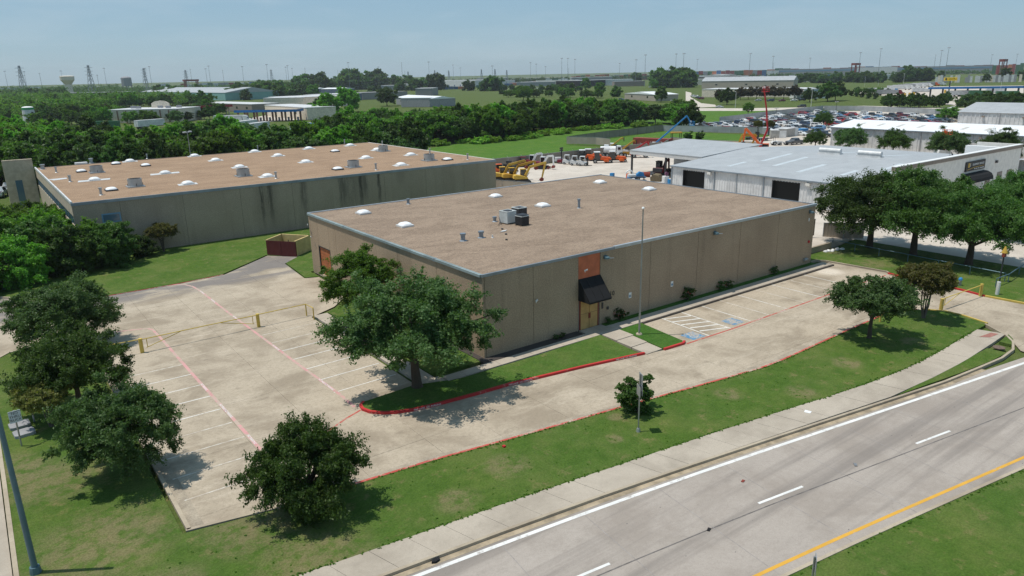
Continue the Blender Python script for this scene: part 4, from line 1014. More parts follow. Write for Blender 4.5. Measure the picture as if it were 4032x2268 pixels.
for x in (107.0, 111.6, 115.6):
    wf = part('window', MB().box(x-.95, x+.95, 6.84, 6.898, 1.0, 3.3), 'stucco_brown', of)
    for sx in (-1, 1):
        for z0, z1 in ((1.15, 2.1), (2.2, 3.1)): part('pane', MB().box(x+(.06 if sx > 0 else -.78), x+(.78 if sx > 0 else -.06), 6.82, 6.839, z0, z1), 'glass_dark', wf)
part('wall_lamp', MB().box(109.0, 109.5, 6.6, 6.899, 5.0, 5.4), 'dark_metal', of)
sd = thing('satellite_dish', 'small dark satellite dish on the grey metal roof', 'dish', (119.3, 18.4, 4.5))
part('dish', MB().dome(0, 0, .6, .5, .5, -.2, 14, 4), 'dark_metal', sd, smooth=True).rotation_euler = (math.radians(60), 0, .5)
part('frame', MB().box(-.8, .8, -.06, .06, 0, .1), 'galvanized', sd)
part('mast', MB().cyl(0, 0, .1, .7, .04, n=6), 'galvanized', sd)

# ------------------------------------------------------------------ fences
def fence(name, label, pts, h, sheet, post='galvanized', step=3.0, z0=0.0, barbs=False):
    t_ = thing(name, label, 'fence', (*pts[0], 0))
    ox, oy = pts[0]
    for a, b in zip(pts, pts[1:]):
        a, b = Vector(a)-Vector((ox, oy)), Vector(b)-Vector((ox, oy))
        n_ = max(1, round((b-a).length/step))
        for k in range(n_):
            p, q = a.lerp(b, k/n_), a.lerp(b, (k+1)/n_)
            d_ = (q-p).normalized(); nn = Vector((-d_.y, d_.x))*.02
            if sheet: part('fence_panel', MB().prism([p+d_*.04-nn, q-d_*.04-nn, q-d_*.04+nn, p+d_*.04+nn], z0+.05, h-.04), sheet, t_)
            part('post', MB().cyl(p.x, p.y, 0, h+.06, .05, n=6), post, t_)
            if barbs: part('barb_arm', MB().tube([(p.x, p.y, h), (p.x-.3, p.y+.1, h+.35)], .035, 4), 'white_metal', t_)
        part('top_rail', MB().bar((a.x, a.y, h), (b.x, b.y, h), .07), post, t_)
    return t_
fence('screen_fence', 'long brown screened fence at the back of the equipment yard', [(43.5, 93.5), (123.6, 93.5)], 2.4, 'brown_fence_sheet', 'galvanized', 4.0, barbs=True)
fence('screen_fence', 'short brown screened fence by the tan-roofed building and yard', [(47.5, 66.6), (51, 56.5), (53, 50)], 2.4, 'tan_fence_sheet', 'galvanized', 2.5)
fence('screen_fence', 'tan screened fence with gate panel across the green field', [(119.38, 127.98), (123.60, 119.52), (122.72, 112.49)], 2.2, 'tan_fence_sheet', 'galvanized', 3.2)
fence('screen_fence', 'dark brown screened fence running along the thicket edge', [(120, 127.5), (142.9, 133.5), (174.2, 138.3)], 2.3, 'brown_fence_sheet', 'dark_metal', 5)
fence('screen_fence', 'tan fence between the field and the metal building roof', [(124, 93.5), (139.78, 104.02), (137.86, 94.01), (143.19, 75.68)], 2.0, 'tan_fence_sheet', 'galvanized', 3.4)
fence('screen_fence', 'patched grey sheet fence in front of the car lot', [(174.2, 138.3), (178.77, 126.04), (186.46, 105.54), (184.35, 101.35)], 2.1, 'grey_fence_sheet', 'galvanized', 3.5)
fence('screen_fence', 'long grey sheet fence along the back of the car lot', [(220.51, 149.45), (234.32, 151.28), (269.34, 158.48), (324.98, 165.96)], 2.4, 'grey_fence_sheet', 'galvanized', 5)
fence('screen_fence', 'pale grey fence between the car lot and far street', [(325.10, 165.76), (330.22, 147.73), (320.41, 109.91), (327.08, 104.75)], 2.3, 'grey_fence_sheet', 'galvanized', 6)
# dock apron, gates and rails at the corner of the yard
dk = thing('loading_dock', 'low concrete loading dock with ramp beside the brown building', 'loading dock', (0, 0, 0))
part('dock_wall', MB().box(44.1, 52.0, 2.3, 2.6, 0, .85), 'kerb_concrete', dk)
part('deck', MB().add([(44.1, 2.61, .8), (52.0, 2.61, .8), (58.6, 3.4, .1), (58.6, 7, .1), (52, 9, .8), (44.1, 9, .8), (52.0, 2.3, 0), (58.6, 3.3, 0)], [(0, 1, 4, 5), (1, 2, 3, 4), (1, 6, 7, 2)]), 'yard_concrete', dk)
fence('timber_screen', 'weathered brown board screen standing on the loading dock', [(45.5, 5.7), (48, 5.7), (51.5, 6.2), (54.0, 5.8)], 2.9, noisy('board_brown', (.26, .205, .16), .25, 2.5, .9, streak=(3, 3, .2)), 'galvanized', 1.2, .8)
fence('screen_gate', 'tan screened gate leaf behind the nearest oak trunk', [(56.2, 5.9), (60.0, 2.6)], 2.1, 'tan_fence_sheet', 'galvanized', 2.5)
def rail(label, pts, z=.95):
    t_ = thing('guard_rail', label, 'rail', (0, 0, 0))
    for i, p in enumerate(pts): part('post', MB().cyl(p[0], p[1], .1, z, .045, n=6), 'teal_pole', t_)
    part('top_rail', MB().tube([(p[0], p[1], z) for p in pts], .05, 6), 'teal_pole', t_)
rail('long teal pipe rail along the grass below the oaks', [(52.93, 2.69), (52.75, -.2), (52.45, -3.2), (52.3, -6.5), (52.0, -9.8), (51.8, -13.0), (51.56, -16.3)])
rail('short teal pipe rail turning across the corner of the grass', [(48.9, -16.5), (51.6, -16.6), (55.4, -16.2), (58.8, -16.0)])
for k in range(7):
    r_ = random.Random(k)
    tag(part('rubble_stone', MB().dome(0, 0, 0, r_.uniform(.2, .4), r_.uniform(.15, .35), r_.uniform(.15, .3), 7, 3), 'white_metal', None, (50.0+.42*k, 1.9 - .1*k + r_.uniform(-.2, .2), .1)), 'pale rubble stone at the foot of the dock, %s from the building' % ORD[k], 'stone', 'rubble stones')

# ------------------------------------------------------------------ vehicles
def wheel(parent, x, y, r, w=.24, rim=True):
    o = part('wheel', MB().ycyl(x, r, y-w/2, y+w/2, r, 14), 'tyre', parent)
    if rim:
        s = 1 if y > 0 else -1
        part('rim', MB().ycyl(x, r, y+s*(w/2-.02), y+s*(w/2+.012), r*.58, 10), 'rim', o)
def loft(stations):
    """stations: (x, z_low, z_belt, z_top, half_low, half_belt, half_top) -> closed body"""
    vs, fs = [], []
    for (x, zl, zb, zt, wl_, wb, wt) in stations:
        vs += [(x, -wl_, zl), (x, -wb, (zl+zb)/2+.05), (x, -wb*.97, zb), (x, -wt, zt), (x, wt, zt), (x, wb*.97, zb), (x, wb, (zl+zb)/2+.05), (x, wl_, zl)]
    n = len(stations)
    for i in range(n-1):
        for j in range(8): fs.append((i*8+j, i*8+(j+1) % 8, (i+1)*8+(j+1) % 8, (i+1)*8+j))
    fs += [tuple(range(7, -1, -1)), tuple(range((n-1)*8, n*8))]
    return MB().add(vs, fs)
def make_car(kind, label, cat, colour):
    t_ = thing(kind, label, cat)
    if kind == 'sedan':
        st = [(2.3, .35, .62, .66, .7, .78, .66), (2.15, .25, .72, .76, .8, .88, .74), (1.1, .22, .86, .90, .84, .91, .74), (.35, .22, .90, 1.40, .84, .91, .60), (-.75, .22, .92, 1.44, .84, .91, .60), (-1.65, .24, .93, 1.02, .82, .90, .70), (-2.2, .28, .90, .95, .78, .86, .68), (-2.32, .38, .7, .74, .7, .8, .64)]
        wx, r, cab = (1.42, -1.38), .33, (1.05, .38, -.75, -1.62, .92, 1.38, .915, .62)
    elif kind == 'suv':
        st = [(2.4, .42, .8, .86, .75, .84, .72), (2.28, .32, .95, 1.0, .86, .94, .8), (1.15, .3, 1.05, 1.09, .9, .97, .8), (.55, .3, 1.08, 1.74, .9, .97, .68), (-1.9, .3, 1.1, 1.78, .9, .97, .68), (-2.35, .32, 1.08, 1.2, .88, .95, .82), (-2.42, .42, .8, .86, .8, .88, .76)]
        wx, r, cab = (1.48, -1.45), .38, (1.08, .6, -1.85, -2.28, 1.14, 1.70, .975, .70)
    else:
        st = [(2.85, .5, .9, .96, .8, .9, .8), (2.7, .38, 1.06, 1.12, .9, .98, .86), (1.35, .36, 1.14, 1.18, .93, 1.0, .86), (.75, .36, 1.16, 1.84, .93, 1.0, .70), (-.75, .36, 1.16, 1.86, .93, 1.0, .70), (-1.0, .36, 1.16, 1.22, .93, 1.0, .9), (-1.02, .36, 1.10, 1.12, .93, 1.0, .96), (-2.9, .38, 1.10, 1.12, .92, .99, .96)]
        wx, r, cab = (1.85, -1.75), .42, (1.30, .80, -.72, -.97, 1.22, 1.79, 1.005, .72)
    b = part('body', loft(st), 'car_paint', t_); b.color = colour
    f, t1, t2, bk, zb, zt, wb, wt = cab
    e = .012
    part('windscreen', MB().quad((f-.03, -wb*.80, zb-.02+e), (f-.03, wb*.80, zb-.02+e), (t1+.03, wt*.86, zt+e), (t1+.03, -wt*.86, zt+e)), 'glass_dark', t_)
    part('rear_window', MB().quad((bk+.03, -wb*.80, zb+.02), (t2-.02, -wt*.86, zt+e+.02), (t2-.02, wt*.86, zt+e+.02), (bk+.03, wb*.80, zb+.02)), 'glass_dark', t_)
    for s in (-1, 1):
        y0, y1 = s*(wb*.965+.008), s*(wt+.025)
        xm = (t1+t2)/2 - .05
        part('side_window', MB().quad((t1+.42*(f-t1), y0, zb+.03), (t1-.02, y1, zt-.05), (xm+.04, y1, zt-.05), (xm+.04, y0, zb+.03)), 'glass_dark', t_)
        part('side_window', MB().quad((xm-.04, y0, zb+.03), (xm-.04, y1, zt-.05), (t2+.02, y1, zt-.05), (t2+.35*(bk-t2), y0, zb+.03)), 'glass_dark', t_)
        for x in wx: wheel(t_, x, s*(wb-.10), r)
        x1 = st[0][0]
        part('headlight', MB().box(st[1][0]-.06, st[1][0]+.05, s*.72-.12, s*.72+.12, st[1][2]-.22, st[1][2]-.08), 'headlight', t_)
        part('taillight', MB().box(st[-1][0]-.02, st[-1][0]+.06, s*.78-.08, s*.78+.08, st[-1][2]-.18, st[-1][2]+.05), 'taillight', t_)
    if kind == 'pickup':
        part('bed', MB().box(-2.78, -1.1, -.82, .82, 1.125, 1.132), 'machine_black', t_)
        part('bumper', MB().box(-3.02, -2.9, -.9, .9, .5, .7), 'rim', t_)
    return t_
WHT, SIL, BLK, GRY, RED, MAR, BLU, NAV, TAN = (.72, .72, .71, 1), (.42, .43, .44, 1), (.02, .02, .022, 1), (.10, .105, .11, 1), (.32, .02, .02, 1), (.12, .012, .02, 1), (.12, .25, .42, 1), (.03, .05, .10, 1), (.36, .31, .24, 1)
CN = {WHT: 'white', SIL: 'silver', BLK: 'black', GRY: 'dark grey', RED: 'red', MAR: 'maroon', BLU: 'light blue', NAV: 'navy', TAN: 'beige'}
protos = {}
def car(kind, colour, loc, rz, where, group=None):
    lab = '%s %s %s' % (CN[colour], 'car' if kind == 'sedan' else 'SUV' if kind == 'suv' else 'pickup truck', where)
    cat = {'sedan': 'car', 'suv': 'SUV', 'pickup': 'pickup'}[kind]
    if kind not in protos:
        t_ = make_car(kind, lab, cat, colour)
        t_.location, t_.rotation_euler = (*loc, 0), (0, 0, rz)
        if group: t_['group'] = group
        protos[kind] = t_
        return t_
    return copy_tree(protos[kind], loc, rz, lab, None, group, colour)
# the fenced car lot: rows run away from the near fence
rc = random.Random(11)
fence_line = [(231.79, 149.40), (267.16, 157.00), (322.11, 164.25)]
def lot_limit(x): return interp(sorted([tuple(p) for p in fence_line]), x) - 3.6
rows = [(y, 0) for y in (126.5, 119.3, 111.6, 104.4, 96.6, 89.4, 81.4, 74.2, 66, 58.5)]
extra = {0: (128, 190)}
ri = 0
pal = [WHT]*9 + [BLK]*5 + [GRY]*4 + [SIL]*3 + [RED]*3 + [MAR]*3 + [BLU]*1 + [NAV]*3 + [TAN]*1
def visible_lot(x, y):
    if y > lot_limit(x) or x < 186.5: return False
    if y > 98 and x < 187.5: return False
    if y < 60 or (x > 244 and y < 77) or x > 300: return False
    return True
lotcars = []
ys = [168 - 7.6*k for k in range(14)]
for rn, y in enumerate(ys):
    x = 187.5 + rc.uniform(0, 1.5)
    n_ = 0
    row = []
    while x < 400:
        if visible_lot(x, y): row.append(x)
        x += rc.choice((3.1, 3.2, 3.2, 3.3, 3.4, 6.6, 9.9)) if x < 262 else rc.choice((3.3, 3.5, 6.6, 9.9))
    lotcars.append((y, row))
lotcars = [r for r in lotcars if r[1]]
nrow = 0
for y, row in lotcars:
    # thin to the pattern of the photograph: aisles between double rows
    nrow += 1
    for i, x in enumerate(row[:30]):
        k = rc.choices(('pickup', 'suv', 'sedan'), (4, 4, 4))[0]
        car(k, rc.choice(pal), (x, y + rc.uniform(-.5, .5)), math.radians(-90 + rc.uniform(-5, 5)) + (math.pi if nrow % 3 == 2 else 0), 'in the car lot, %s row from the street, %s from left' % (ORD[nrow-1], ORD[i]), 'vehicles parked in the fenced car lot')
# others
for i, (px, c_, k, w_) in enumerate((((197.78, 148.85), WHT, 'pickup', 'behind the basket of the blue lift'), ((199.06, 145.54), WHT, 'suv', 'right of the blue lift basket by the fence'), ((202.82, 143.72), GRY, 'pickup', 'alone by the grey fence right of the blue lift'), ((208.46, 139.95), WHT, 'sedan', 'nearest the grey fence at the car lot\'s left end'))): car(k, c_, px, math.radians(-80 if i != 2 else 180), w_)
car('sedan', SIL, (320.15, 226.59), math.radians(-65), 'driving along the far street past the trees')
car('suv', BLK, (345.38, 190.93), math.radians(125), 'driving along the far street by the lamp')
car('sedan', WHT, (361.95, 120.15), math.radians(130), 'driving on the far street by the gas station')
car('suv', WHT, (98.0, -4.6), math.radians(200), 'parked at the right edge behind the oaks')
car('suv', NAV, (104.5, -.8), math.radians(200), 'parked farther back at the right edge by the office')
car('pickup', WHT, (121.5, 4.6), math.radians(95), 'parked beside the end of the cream office')
car('pickup', GRY, (161.31, 77.20), math.radians(170), 'parked on the yard beside the white skid steer')
car('pickup', WHT, (-24.9, 129.5), math.radians(75), 'parked at the far left behind the wing wall, nearer one')
car('pickup', WHT, (-22.9, 137.0), math.radians(75), 'parked at the far left behind the wing wall, farther one')
side = [(464.93, 366.21), (451.99, 352.83), (437.30, 338.17), (419.04, 320.43)]
for i, p in enumerate(side): car('suv' if i % 2 else 'sedan', (SIL, WHT, NAV, MAR)[i], p, math.radians(100), 'parked in the row left of the tree-lined office')
front = [((408.76, 263.34), SIL, 'sedan'), ((406.90, 252.63), NAV, 'suv'), ((409.82, 246.00), MAR, 'sedan'), ((417.90, 242.25), WHT, 'sedan'), ((425.03, 240.82), BLK, 'suv')]
for p, c_, k in front: car(k, c_, p, math.radians(140), 'parked in front of the tree-lined office')
shed = [(376.38, 360.74), (429.46, 359.79), (403.54, 334.06), (378.93, 310.75), (357.21, 289.74)]
for i, p in enumerate(shed): car(('suv', 'pickup')[i % 2], (NAV, SIL, GRY, WHT, BLK)[i], p, math.radians(-60), 'parked beside the tan shed by the woods')
fl = [(527.27, 696.51), (579.79, 757.46), (601.21, 767.77), (583.28, 736.24), (566.56, 706.83), (645.93, 797.59), (635.99, 756.90), (609.12, 714.44), (683.16, 784.56)]
for i, p in enumerate(fl): car(('sedan', 'suv', 'pickup')[i % 3], (WHT, MAR, WHT, SIL, WHT, WHT, WHT, MAR, WHT)[i], p, math.radians(-50), 'in the small far lot before the container yard, %s from left' % ORD[i], 'cars in the far lot')

# ------------------------------------------------------------------ construction machines
def ybar(mb, a, b, w, t0, t1):
    """tapered arm in the x/z plane"""
    a, b = Vector((a[0], 0, a[1])), Vector((b[0], 0, b[1]))
    d_ = (b-a).normalized(); n_ = Vector((-d_.z, 0, d_.x))
    p = [a+n_*t0/2, b+n_*t1/2, b-n_*t1/2, a-n_*t0/2]
    return mb.side([(q.x, q.z) for q in p], -w/2, w/2)
def excavator(label, loc, rz, s, body, arm, roofc='machine_white', arm_pts=((.6, 1.5), (2.2, 3.3), (4.3, 2.9)), stick=((4.3, 2.9), (5.0, .7)), blade=True, group=None):
    t_ = thing('excavator', label, 'excavator', loc, rz, group); t_.scale = (s,)*3
    for sd in (-1, 1): part('track', MB().side([(-1.5, .25), (-1.25, .03), (1.25, .03), (1.5, .25), (1.5, .5), (1.25, .7), (-1.25, .7), (-1.5, .5)], sd*.95-.25, sd*.95+.25), 'machine_black', t_)
    part('undercarriage', MB().box(-.7, .7, -.7, .7, .3, .85), 'machine_black', t_)
    part('house', MB().side([(-1.7, .9), (.9, .9), (.9, 1.2), (-.3, 1.55), (-1.55, 1.75), (-1.75, 1.5)], -.95, .95), body, t_)
    part('counterweight', MB().side([(-2.0, 1.0), (-1.72, .95), (-1.72, 1.7), (-1.9, 1.65)], -.9, .9), roofc, t_)
    cb = part('cab', MB().side([(-.45, 1.2), (.85, 1.2), (.95, 1.6), (.65, 2.7), (-.4, 2.75)], .1, .92), 'glass_dark', t_)
    part('cab_roof', MB().box(-.5, .72, .05, .97, 2.70, 2.82), roofc, cb)
    for x, z in ((-.42, 1.2), (.78, 1.2)): part('cab_post', MB().bar((x, .08, z), (x-.05, .08, 2.72), .08), roofc, cb)
    bm = MB()
    for a, b in zip(arm_pts, arm_pts[1:]): ybar(bm, a, b, .28, .5, .42)
    part('boom', bm, arm, t_, (0, -.2, 0))
    part('stick', ybar(MB(), stick[0], stick[1], .24, .42, .26), arm, t_, (0, -.2, 0))
    part('boom_ram', MB().tube([(.7, -.2, 1.2), ((arm_pts[1][0]+.6)/2+.3, -.2, (arm_pts[1][1]+1.2)/2-.1)], .07, 6), 'galvanized', t_)
    x, z = stick[1]
    part('bucket', MB().side([(x-.1, z+.1), (x+.35, z-.1), (x+.25, z-.55), (x-.3, z-.65), (x-.55, z-.35)], -.55, .15), 'machine_black' if s > 1 else 'rust_red', t_)
    if blade: part('blade', MB().side([(1.75, .1), (1.9, .1), (1.85, .6), (1.78, .6)], -1.0, 1.0), 'rust_red', t_)
    return t_
excavator('white and maroon mini excavator, right one with bent white arm', (76.00, 86.64), math.radians(-62), .95, 'machine_maroon', 'machine_white', arm_pts=((.6, 1.4), (1.6, 3.0), (3.0, 3.2)), stick=((3.0, 3.2), (3.1, .9)))
excavator('white and maroon mini excavator, left one by the fence', (76.64, 91.46), math.radians(-58), .95, 'machine_maroon', 'machine_white', arm_pts=((.6, 1.4), (1.5, 3.1), (2.9, 3.3)), stick=((2.9, 3.3), (3.0, 1.2)))
for (p, lb, c_) in (((58.18, 77.59), 'amber excavator, leftmost of three with arms folded', 'amber_yellow'), ((58.71, 75.09), 'yellow excavator, middle of three with arms folded', 'machine_yellow'), ((59.09, 71.83), 'amber excavator, rightmost of three with arm reaching down', 'amber_yellow')):
    excavator(lb, p, math.radians(-28), .98, c_, c_, 'amber_yellow', ((.5, 1.5), (1.4, 3.2), (4.8, 4.0)), ((4.8, 4.0), (5.2, 2.9)) if 'reach' not in lb else ((4.6, 3.9), (3.9, .9)), False)
excavator('dark maroon excavator with black cab under the canopy', (85.50, 59.34), math.radians(20), 1.1, 'machine_maroon', 'machine_maroon', 'machine_black', ((.6, 1.5), (1.6, 2.6), (3.2, 2.9)), ((3.2, 2.9), (3.4, 1.0)), False)
excavator('yellow excavator behind the canopy roof, arm arched', (124.5, 70.5), math.radians(-58), 1.25, 'machine_yellow', 'machine_yellow', 'machine_yellow', ((.5, 1.6), (1.4, 4.3), (4.0, 4.3)), ((4.0, 4.3), (2.9, 1.4)), False)
excavator('orange excavator beside the red lift, arm raised', (127.5, 63.5), math.radians(118), 1.25, 'machine_orange', 'machine_orange', 'machine_orange', ((.5, 1.6), (2.0, 3.4), (4.1, 5.6)), ((4.1, 5.6), (4.4, 3.0)), False)
def forklift(label, loc, rz):
    t_ = thing('forklift', label, 'forklift', loc, rz, 'white forklifts in the equipment yard')
    part('body', MB().side([(-1.2, .3), (.7, .3), (.7, .75), (.1, .85), (-.3, 1.15), (-1.15, 1.2), (-1.3, .8)], -.55, .55), 'machine_white', t_)
    part('seat', MB().side([(-.5, 1.1), (.0, 1.1), (.0, 1.25), (-.35, 1.3), (-.45, 1.75), (-.6, 1.75)], -.25, .25), 'machine_black', t_)
    for sd in (-1, 1):
        part('guard_post', MB().tube([(-1.0, sd*.5, 1.15), (-.8, sd*.5, 2.15)], .05, 5), 'machine_white', t_)
        part('guard_post', MB().tube([(.65, sd*.5, .7), (.2, sd*.5, 2.15)], .05, 5), 'machine_white', t_)
        for x, r in ((.55, .34), (-.85, .28)): wheel(t_, x, sd*.5, r, .25)
        part('mast_rail', MB().box(.85, 1.0, sd*.32-.06, sd*.32+.06, .1, 2.15), 'machine_black', t_)
        part('fork', MB().side([(1.0, .08), (2.0, .08), (2.0, .13), (1.06, .13), (1.06, .8), (1.0, .8)], sd*.28-.06, sd*.28+.06), 'machine_black', t_)
    part('guard_roof', MB().box(-.85, .3, -.55, .55, 2.13, 2.2), 'machine_white', t_)
    part('carriage', MB().box(1.0, 1.05, -.5, .5, .4, .9), 'machine_black', t_)
for p, w_ in (((85.78, 88.80), 'left'), ((85.63, 85.90), 'middle'), ((86.28, 83.87), 'right')): forklift('white forklift with black mast, %s of three in the yard' % w_, p, math.radians(-52))
def sweeper(label, loc, rz, big=False):
    t_ = thing('road_sweeper', label, 'road sweeper', loc, rz, 'orange road sweepers')
    part('cab', MB().side([(-1.0, .8), (.3, .8), (.4, 1.2), (.2, 2.5), (-.95, 2.5)], -.75, .75), 'glass_dark', t_)
    part('cab_roof', MB().box(-1.1, .4, -.85, .85, 2.5, 2.68), 'machine_white', t_)
    part('hood', MB().side([(.45, .75), (2.9, .7), (3.1, 1.0), (2.8, 1.3), (1.0, 1.5), (.45, 1.3)], -.7, .7), 'machine_orange', t_)
    part('brush_cover', MB().side([(1.3, .35), (2.4, .35), (2.5, .6), (2.2, .95), (1.5, .95), (1.2, .6)], -1.2, 1.2), 'machine_orange', t_)
    part('brush', MB().ycyl(1.85, .38, -1.1, 1.1, .36, 12), 'machine_black', t_)
    part('frame', MB().box(-1.3, 3.0, -.45, .45, .45, .8), 'machine_black', t_)
    for sd in (-1, 1):
        wheel(t_, -.8, sd*.85, .5, .4); wheel(t_, 2.7, sd*.75, .4, .3)
for p, w_ in (((92.48, 85.47), 'front left, near the forklifts'), ((96.04, 83.90), 'front right, beside the white truck'), ((93.13, 91.45), 'behind the right forklift'), ((95.57, 91.95), 'rear one with white cab roof')): sweeper('orange road sweeper with white roof, %s' % w_, p, math.radians(-40))
def truck(label, loc, rz, tank=True):
    t_ = thing('work_truck', label, 'truck', loc, rz, 'white work trucks')
    part('hood', MB().side([(1.6, .7), (3.1, .65), (3.25, 1.1), (3.1, 1.7), (1.6, 1.85)], -.85, .85), 'machine_white', t_)
    cb = part('cab', MB().side([(.1, .7), (1.6, .7), (1.6, 1.85), (1.2, 2.75), (.1, 2.8)], -1.05, 1.05), 'machine_white', t_)
    part('windscreen', MB().quad((1.62, -.9, 1.9), (1.62, .9, 1.9), (1.24, .85, 2.65), (1.24, -.85, 2.65)), 'glass_dark', cb)
    for sd in (-1, 1): part('side_window', MB().box(.4, 1.15, sd*1.06-.01, sd*1.06+.01, 1.85, 2.5), 'glass_dark', cb)
    part('chassis', MB().box(-4.0, 2.6, -.45, .45, .6, .85), 'machine_black', t_)
    if tank: part('tank', MB().xcyl(0, 1.75, -4.0, -.1, .95, 16), 'machine_white', t_)
    else: part('flatbed', MB().box(-4.0, -.1, -1.15, 1.15, .95, 1.1), 'machine_black', t_); part('headboard', MB().box(-.2, -.1, -1.1, 1.1, 1.1, 2.3), 'machine_black', t_)
    part('bumper', MB().box(3.1, 3.3, -1.0, 1.0, .45, .75), 'machine_black', t_)
    for sd in (-1, 1):
        for x in (2.3, -2.2, -3.2): wheel(t_, x, sd*.9, .5, .32)
truck('white tank truck facing the yard, right of the sweepers', (104.71, 91.84), math.radians(-45))
truck('white flatbed truck behind the orange sweepers', (104.17, 95.82), math.radians(-45), False)
truck('white flatbed truck at the back fence of the yard', (108.55, 98.12), math.radians(-45), False)
def telehandler(label, loc, rz, c_, h, carriage='machine_black'):
    t_ = thing('telehandler', label, 'telehandler', loc, rz, 'telehandlers with raised booms')
    part('chassis', MB().side([(-2.3, .6), (2.0, .6), (2.2, .9), (.8, 1.3), (-2.2, 1.5)], -.8, .8), c_, t_)
    cb = part('cab', MB().side([(-.6, 1.2), (.7, 1.2), (.8, 1.6), (.5, 2.4), (-.5, 2.4)], .2, 1.0), 'glass_dark', t_)
    part('cab_roof', MB().box(-.6, .6, .15, 1.05, 2.4, 2.5), 'machine_black', cb)
    part('boom', ybar(MB(), (-1.9, 1.5), (1.7, h), .4, .45, .3), c_, t_, (0, -.4, 0))
    part('boom_head', ybar(MB(), (1.7, h+.1), (2.1, h-.5), .34, .35, .3), c_, t_, (0, -.4, 0))
    for k in range(4): part('fork_rail', MB().box(2.2, 2.3, -1.0+.35*k, -.9+.35*k, h-.9, h+.15), carriage, t_)
    part('fork_frame', MB().box(2.12, 2.2, -1.05, .2, h-.8, h-.1), carriage, t_)
    for sd in (-1, 1):
        for x in (1.5, -1.5): wheel(t_, x, sd*.95, .6, .42)
telehandler('yellow telehandler with raised boom, right one beside the tank truck', (106.59, 89.82), math.radians(-42), 'machine_yellow', 4.1)
telehandler('yellow telehandler with raised boom behind the white trucks', (108.66, 96.20), math.radians(-42), 'amber_yellow', 4.3)
telehandler('red telehandler with dark boom behind the canopy post', (107.48, 86.38), math.radians(-42), 'machine_red', 3.9, 'machine_red')
def boom_lift(label, loc, rz, c_, pts, r=.22, base='machine_white', basket=(0, 0)):
    t_ = thing('boom_lift', label, 'boom lift', loc, rz)
    part('chassis', MB().box(-1.6, 1.6, -1.1, 1.1, .4, .95), c_, t_)
    part('turret', MB().side([(-1.9, .95), (1.2, .95), (1.0, 1.9), (-1.6, 2.1)], -1.0, 1.0), base, t_)
    for sd in (-1, 1):
        for x in (1.2, -1.2): wheel(t_, x, sd*1.1, .5, .4)
    for i, (a, b) in enumerate(zip(pts, pts[1:])): part('boom_section', MB().bar((a[0], 0, a[1]), (b[0], 0, b[1]), r*(1.7-.22*i), r*(2.0-.25*i)), c_, t_)
    x, z = pts[-1]
    bs = part('basket_floor', MB().box(x-.1, x+1.0, -1.1, 1.1, z-.9, z-.8), c_, t_)
    for xx in (x-.08, x+.98):
        for yy in (-1.08, 0, 1.08): part('basket_post', MB().box(xx-.025, xx+.025, yy-.025, yy+.025, z-.8, z+.2), c_, bs)
    for zz in (z+.2, z-.3):
        part('basket_rail', MB().tube([(x-.08, -1.08, zz), (x+.98, -1.08, zz), (x+.98, 1.08, zz), (x-.08, 1.08, zz), (x-.08, -1.08, zz)], .03, 4), c_, bs)
    part('control_box', MB().box(x, x+.25, -.4, .4, z-.1, z+.35), base, bs)
    return t_
BL = (125.11, 95.86)
boom_lift('blue boom lift with long telescopic arm raised to the right', BL, math.radians(-37), 'machine_blue', [(-.8, 1.9), (3.4, 5.5), (7.4, 9.0), (8.4, 7.3)], .2)
RL = (123.90, 62.66)
boom_lift('tall red boom lift standing nearly upright behind the metal roof', RL, math.radians(-37), 'machine_red', [(-.6, 1.6), (1.4, 7.0), (.8, 11.6), (-.2, 16.6)], .19)
boom_lift('orange boom lift with raised basket in front of the white warehouse', (153.36, 33.76), math.radians(-37), 'machine_orange', [(0, 1.6), (-.1, 4.5), (-.3, 6.4)], .2)
# smaller gear on the yard
gn = thing('compressor', 'white towable compressor by the yard fence, left of the forklifts', 'compressor', (85.71, 92.16), math.radians(-40))
part('housing', MB().side([(-1, .5), (.9, .5), (1.0, .9), (.8, 1.4), (-.9, 1.4)], -.6, .6), 'machine_white', gn)
part('drawbar', MB().bar((.9, 0, .5), (2.0, 0, .45), .1), 'machine_black', gn)
for sd in (-1, 1): wheel(gn, -.1, sd*.65, .32)
lt = thing('light_tower', 'dark folding light tower with lamp heads by the yard fence', 'light tower', (85.83, 91.30), .3)
part('mast', MB().box(-.1, .1, -.1, .1, 0, 3.6), 'machine_black', lt)
for k, (dx, dz) in enumerate(((-.4, 3.6), (.4, 3.6), (-.4, 3.1), (.4, 3.1))): part('lamp', MB().box(dx-.2, dx+.2, -.12, .12, dz-.18, dz+.18), 'dark_metal', lt)
part('trailer', MB().box(-1, 1, -.6, .6, .3, .9), 'machine_maroon', lt)
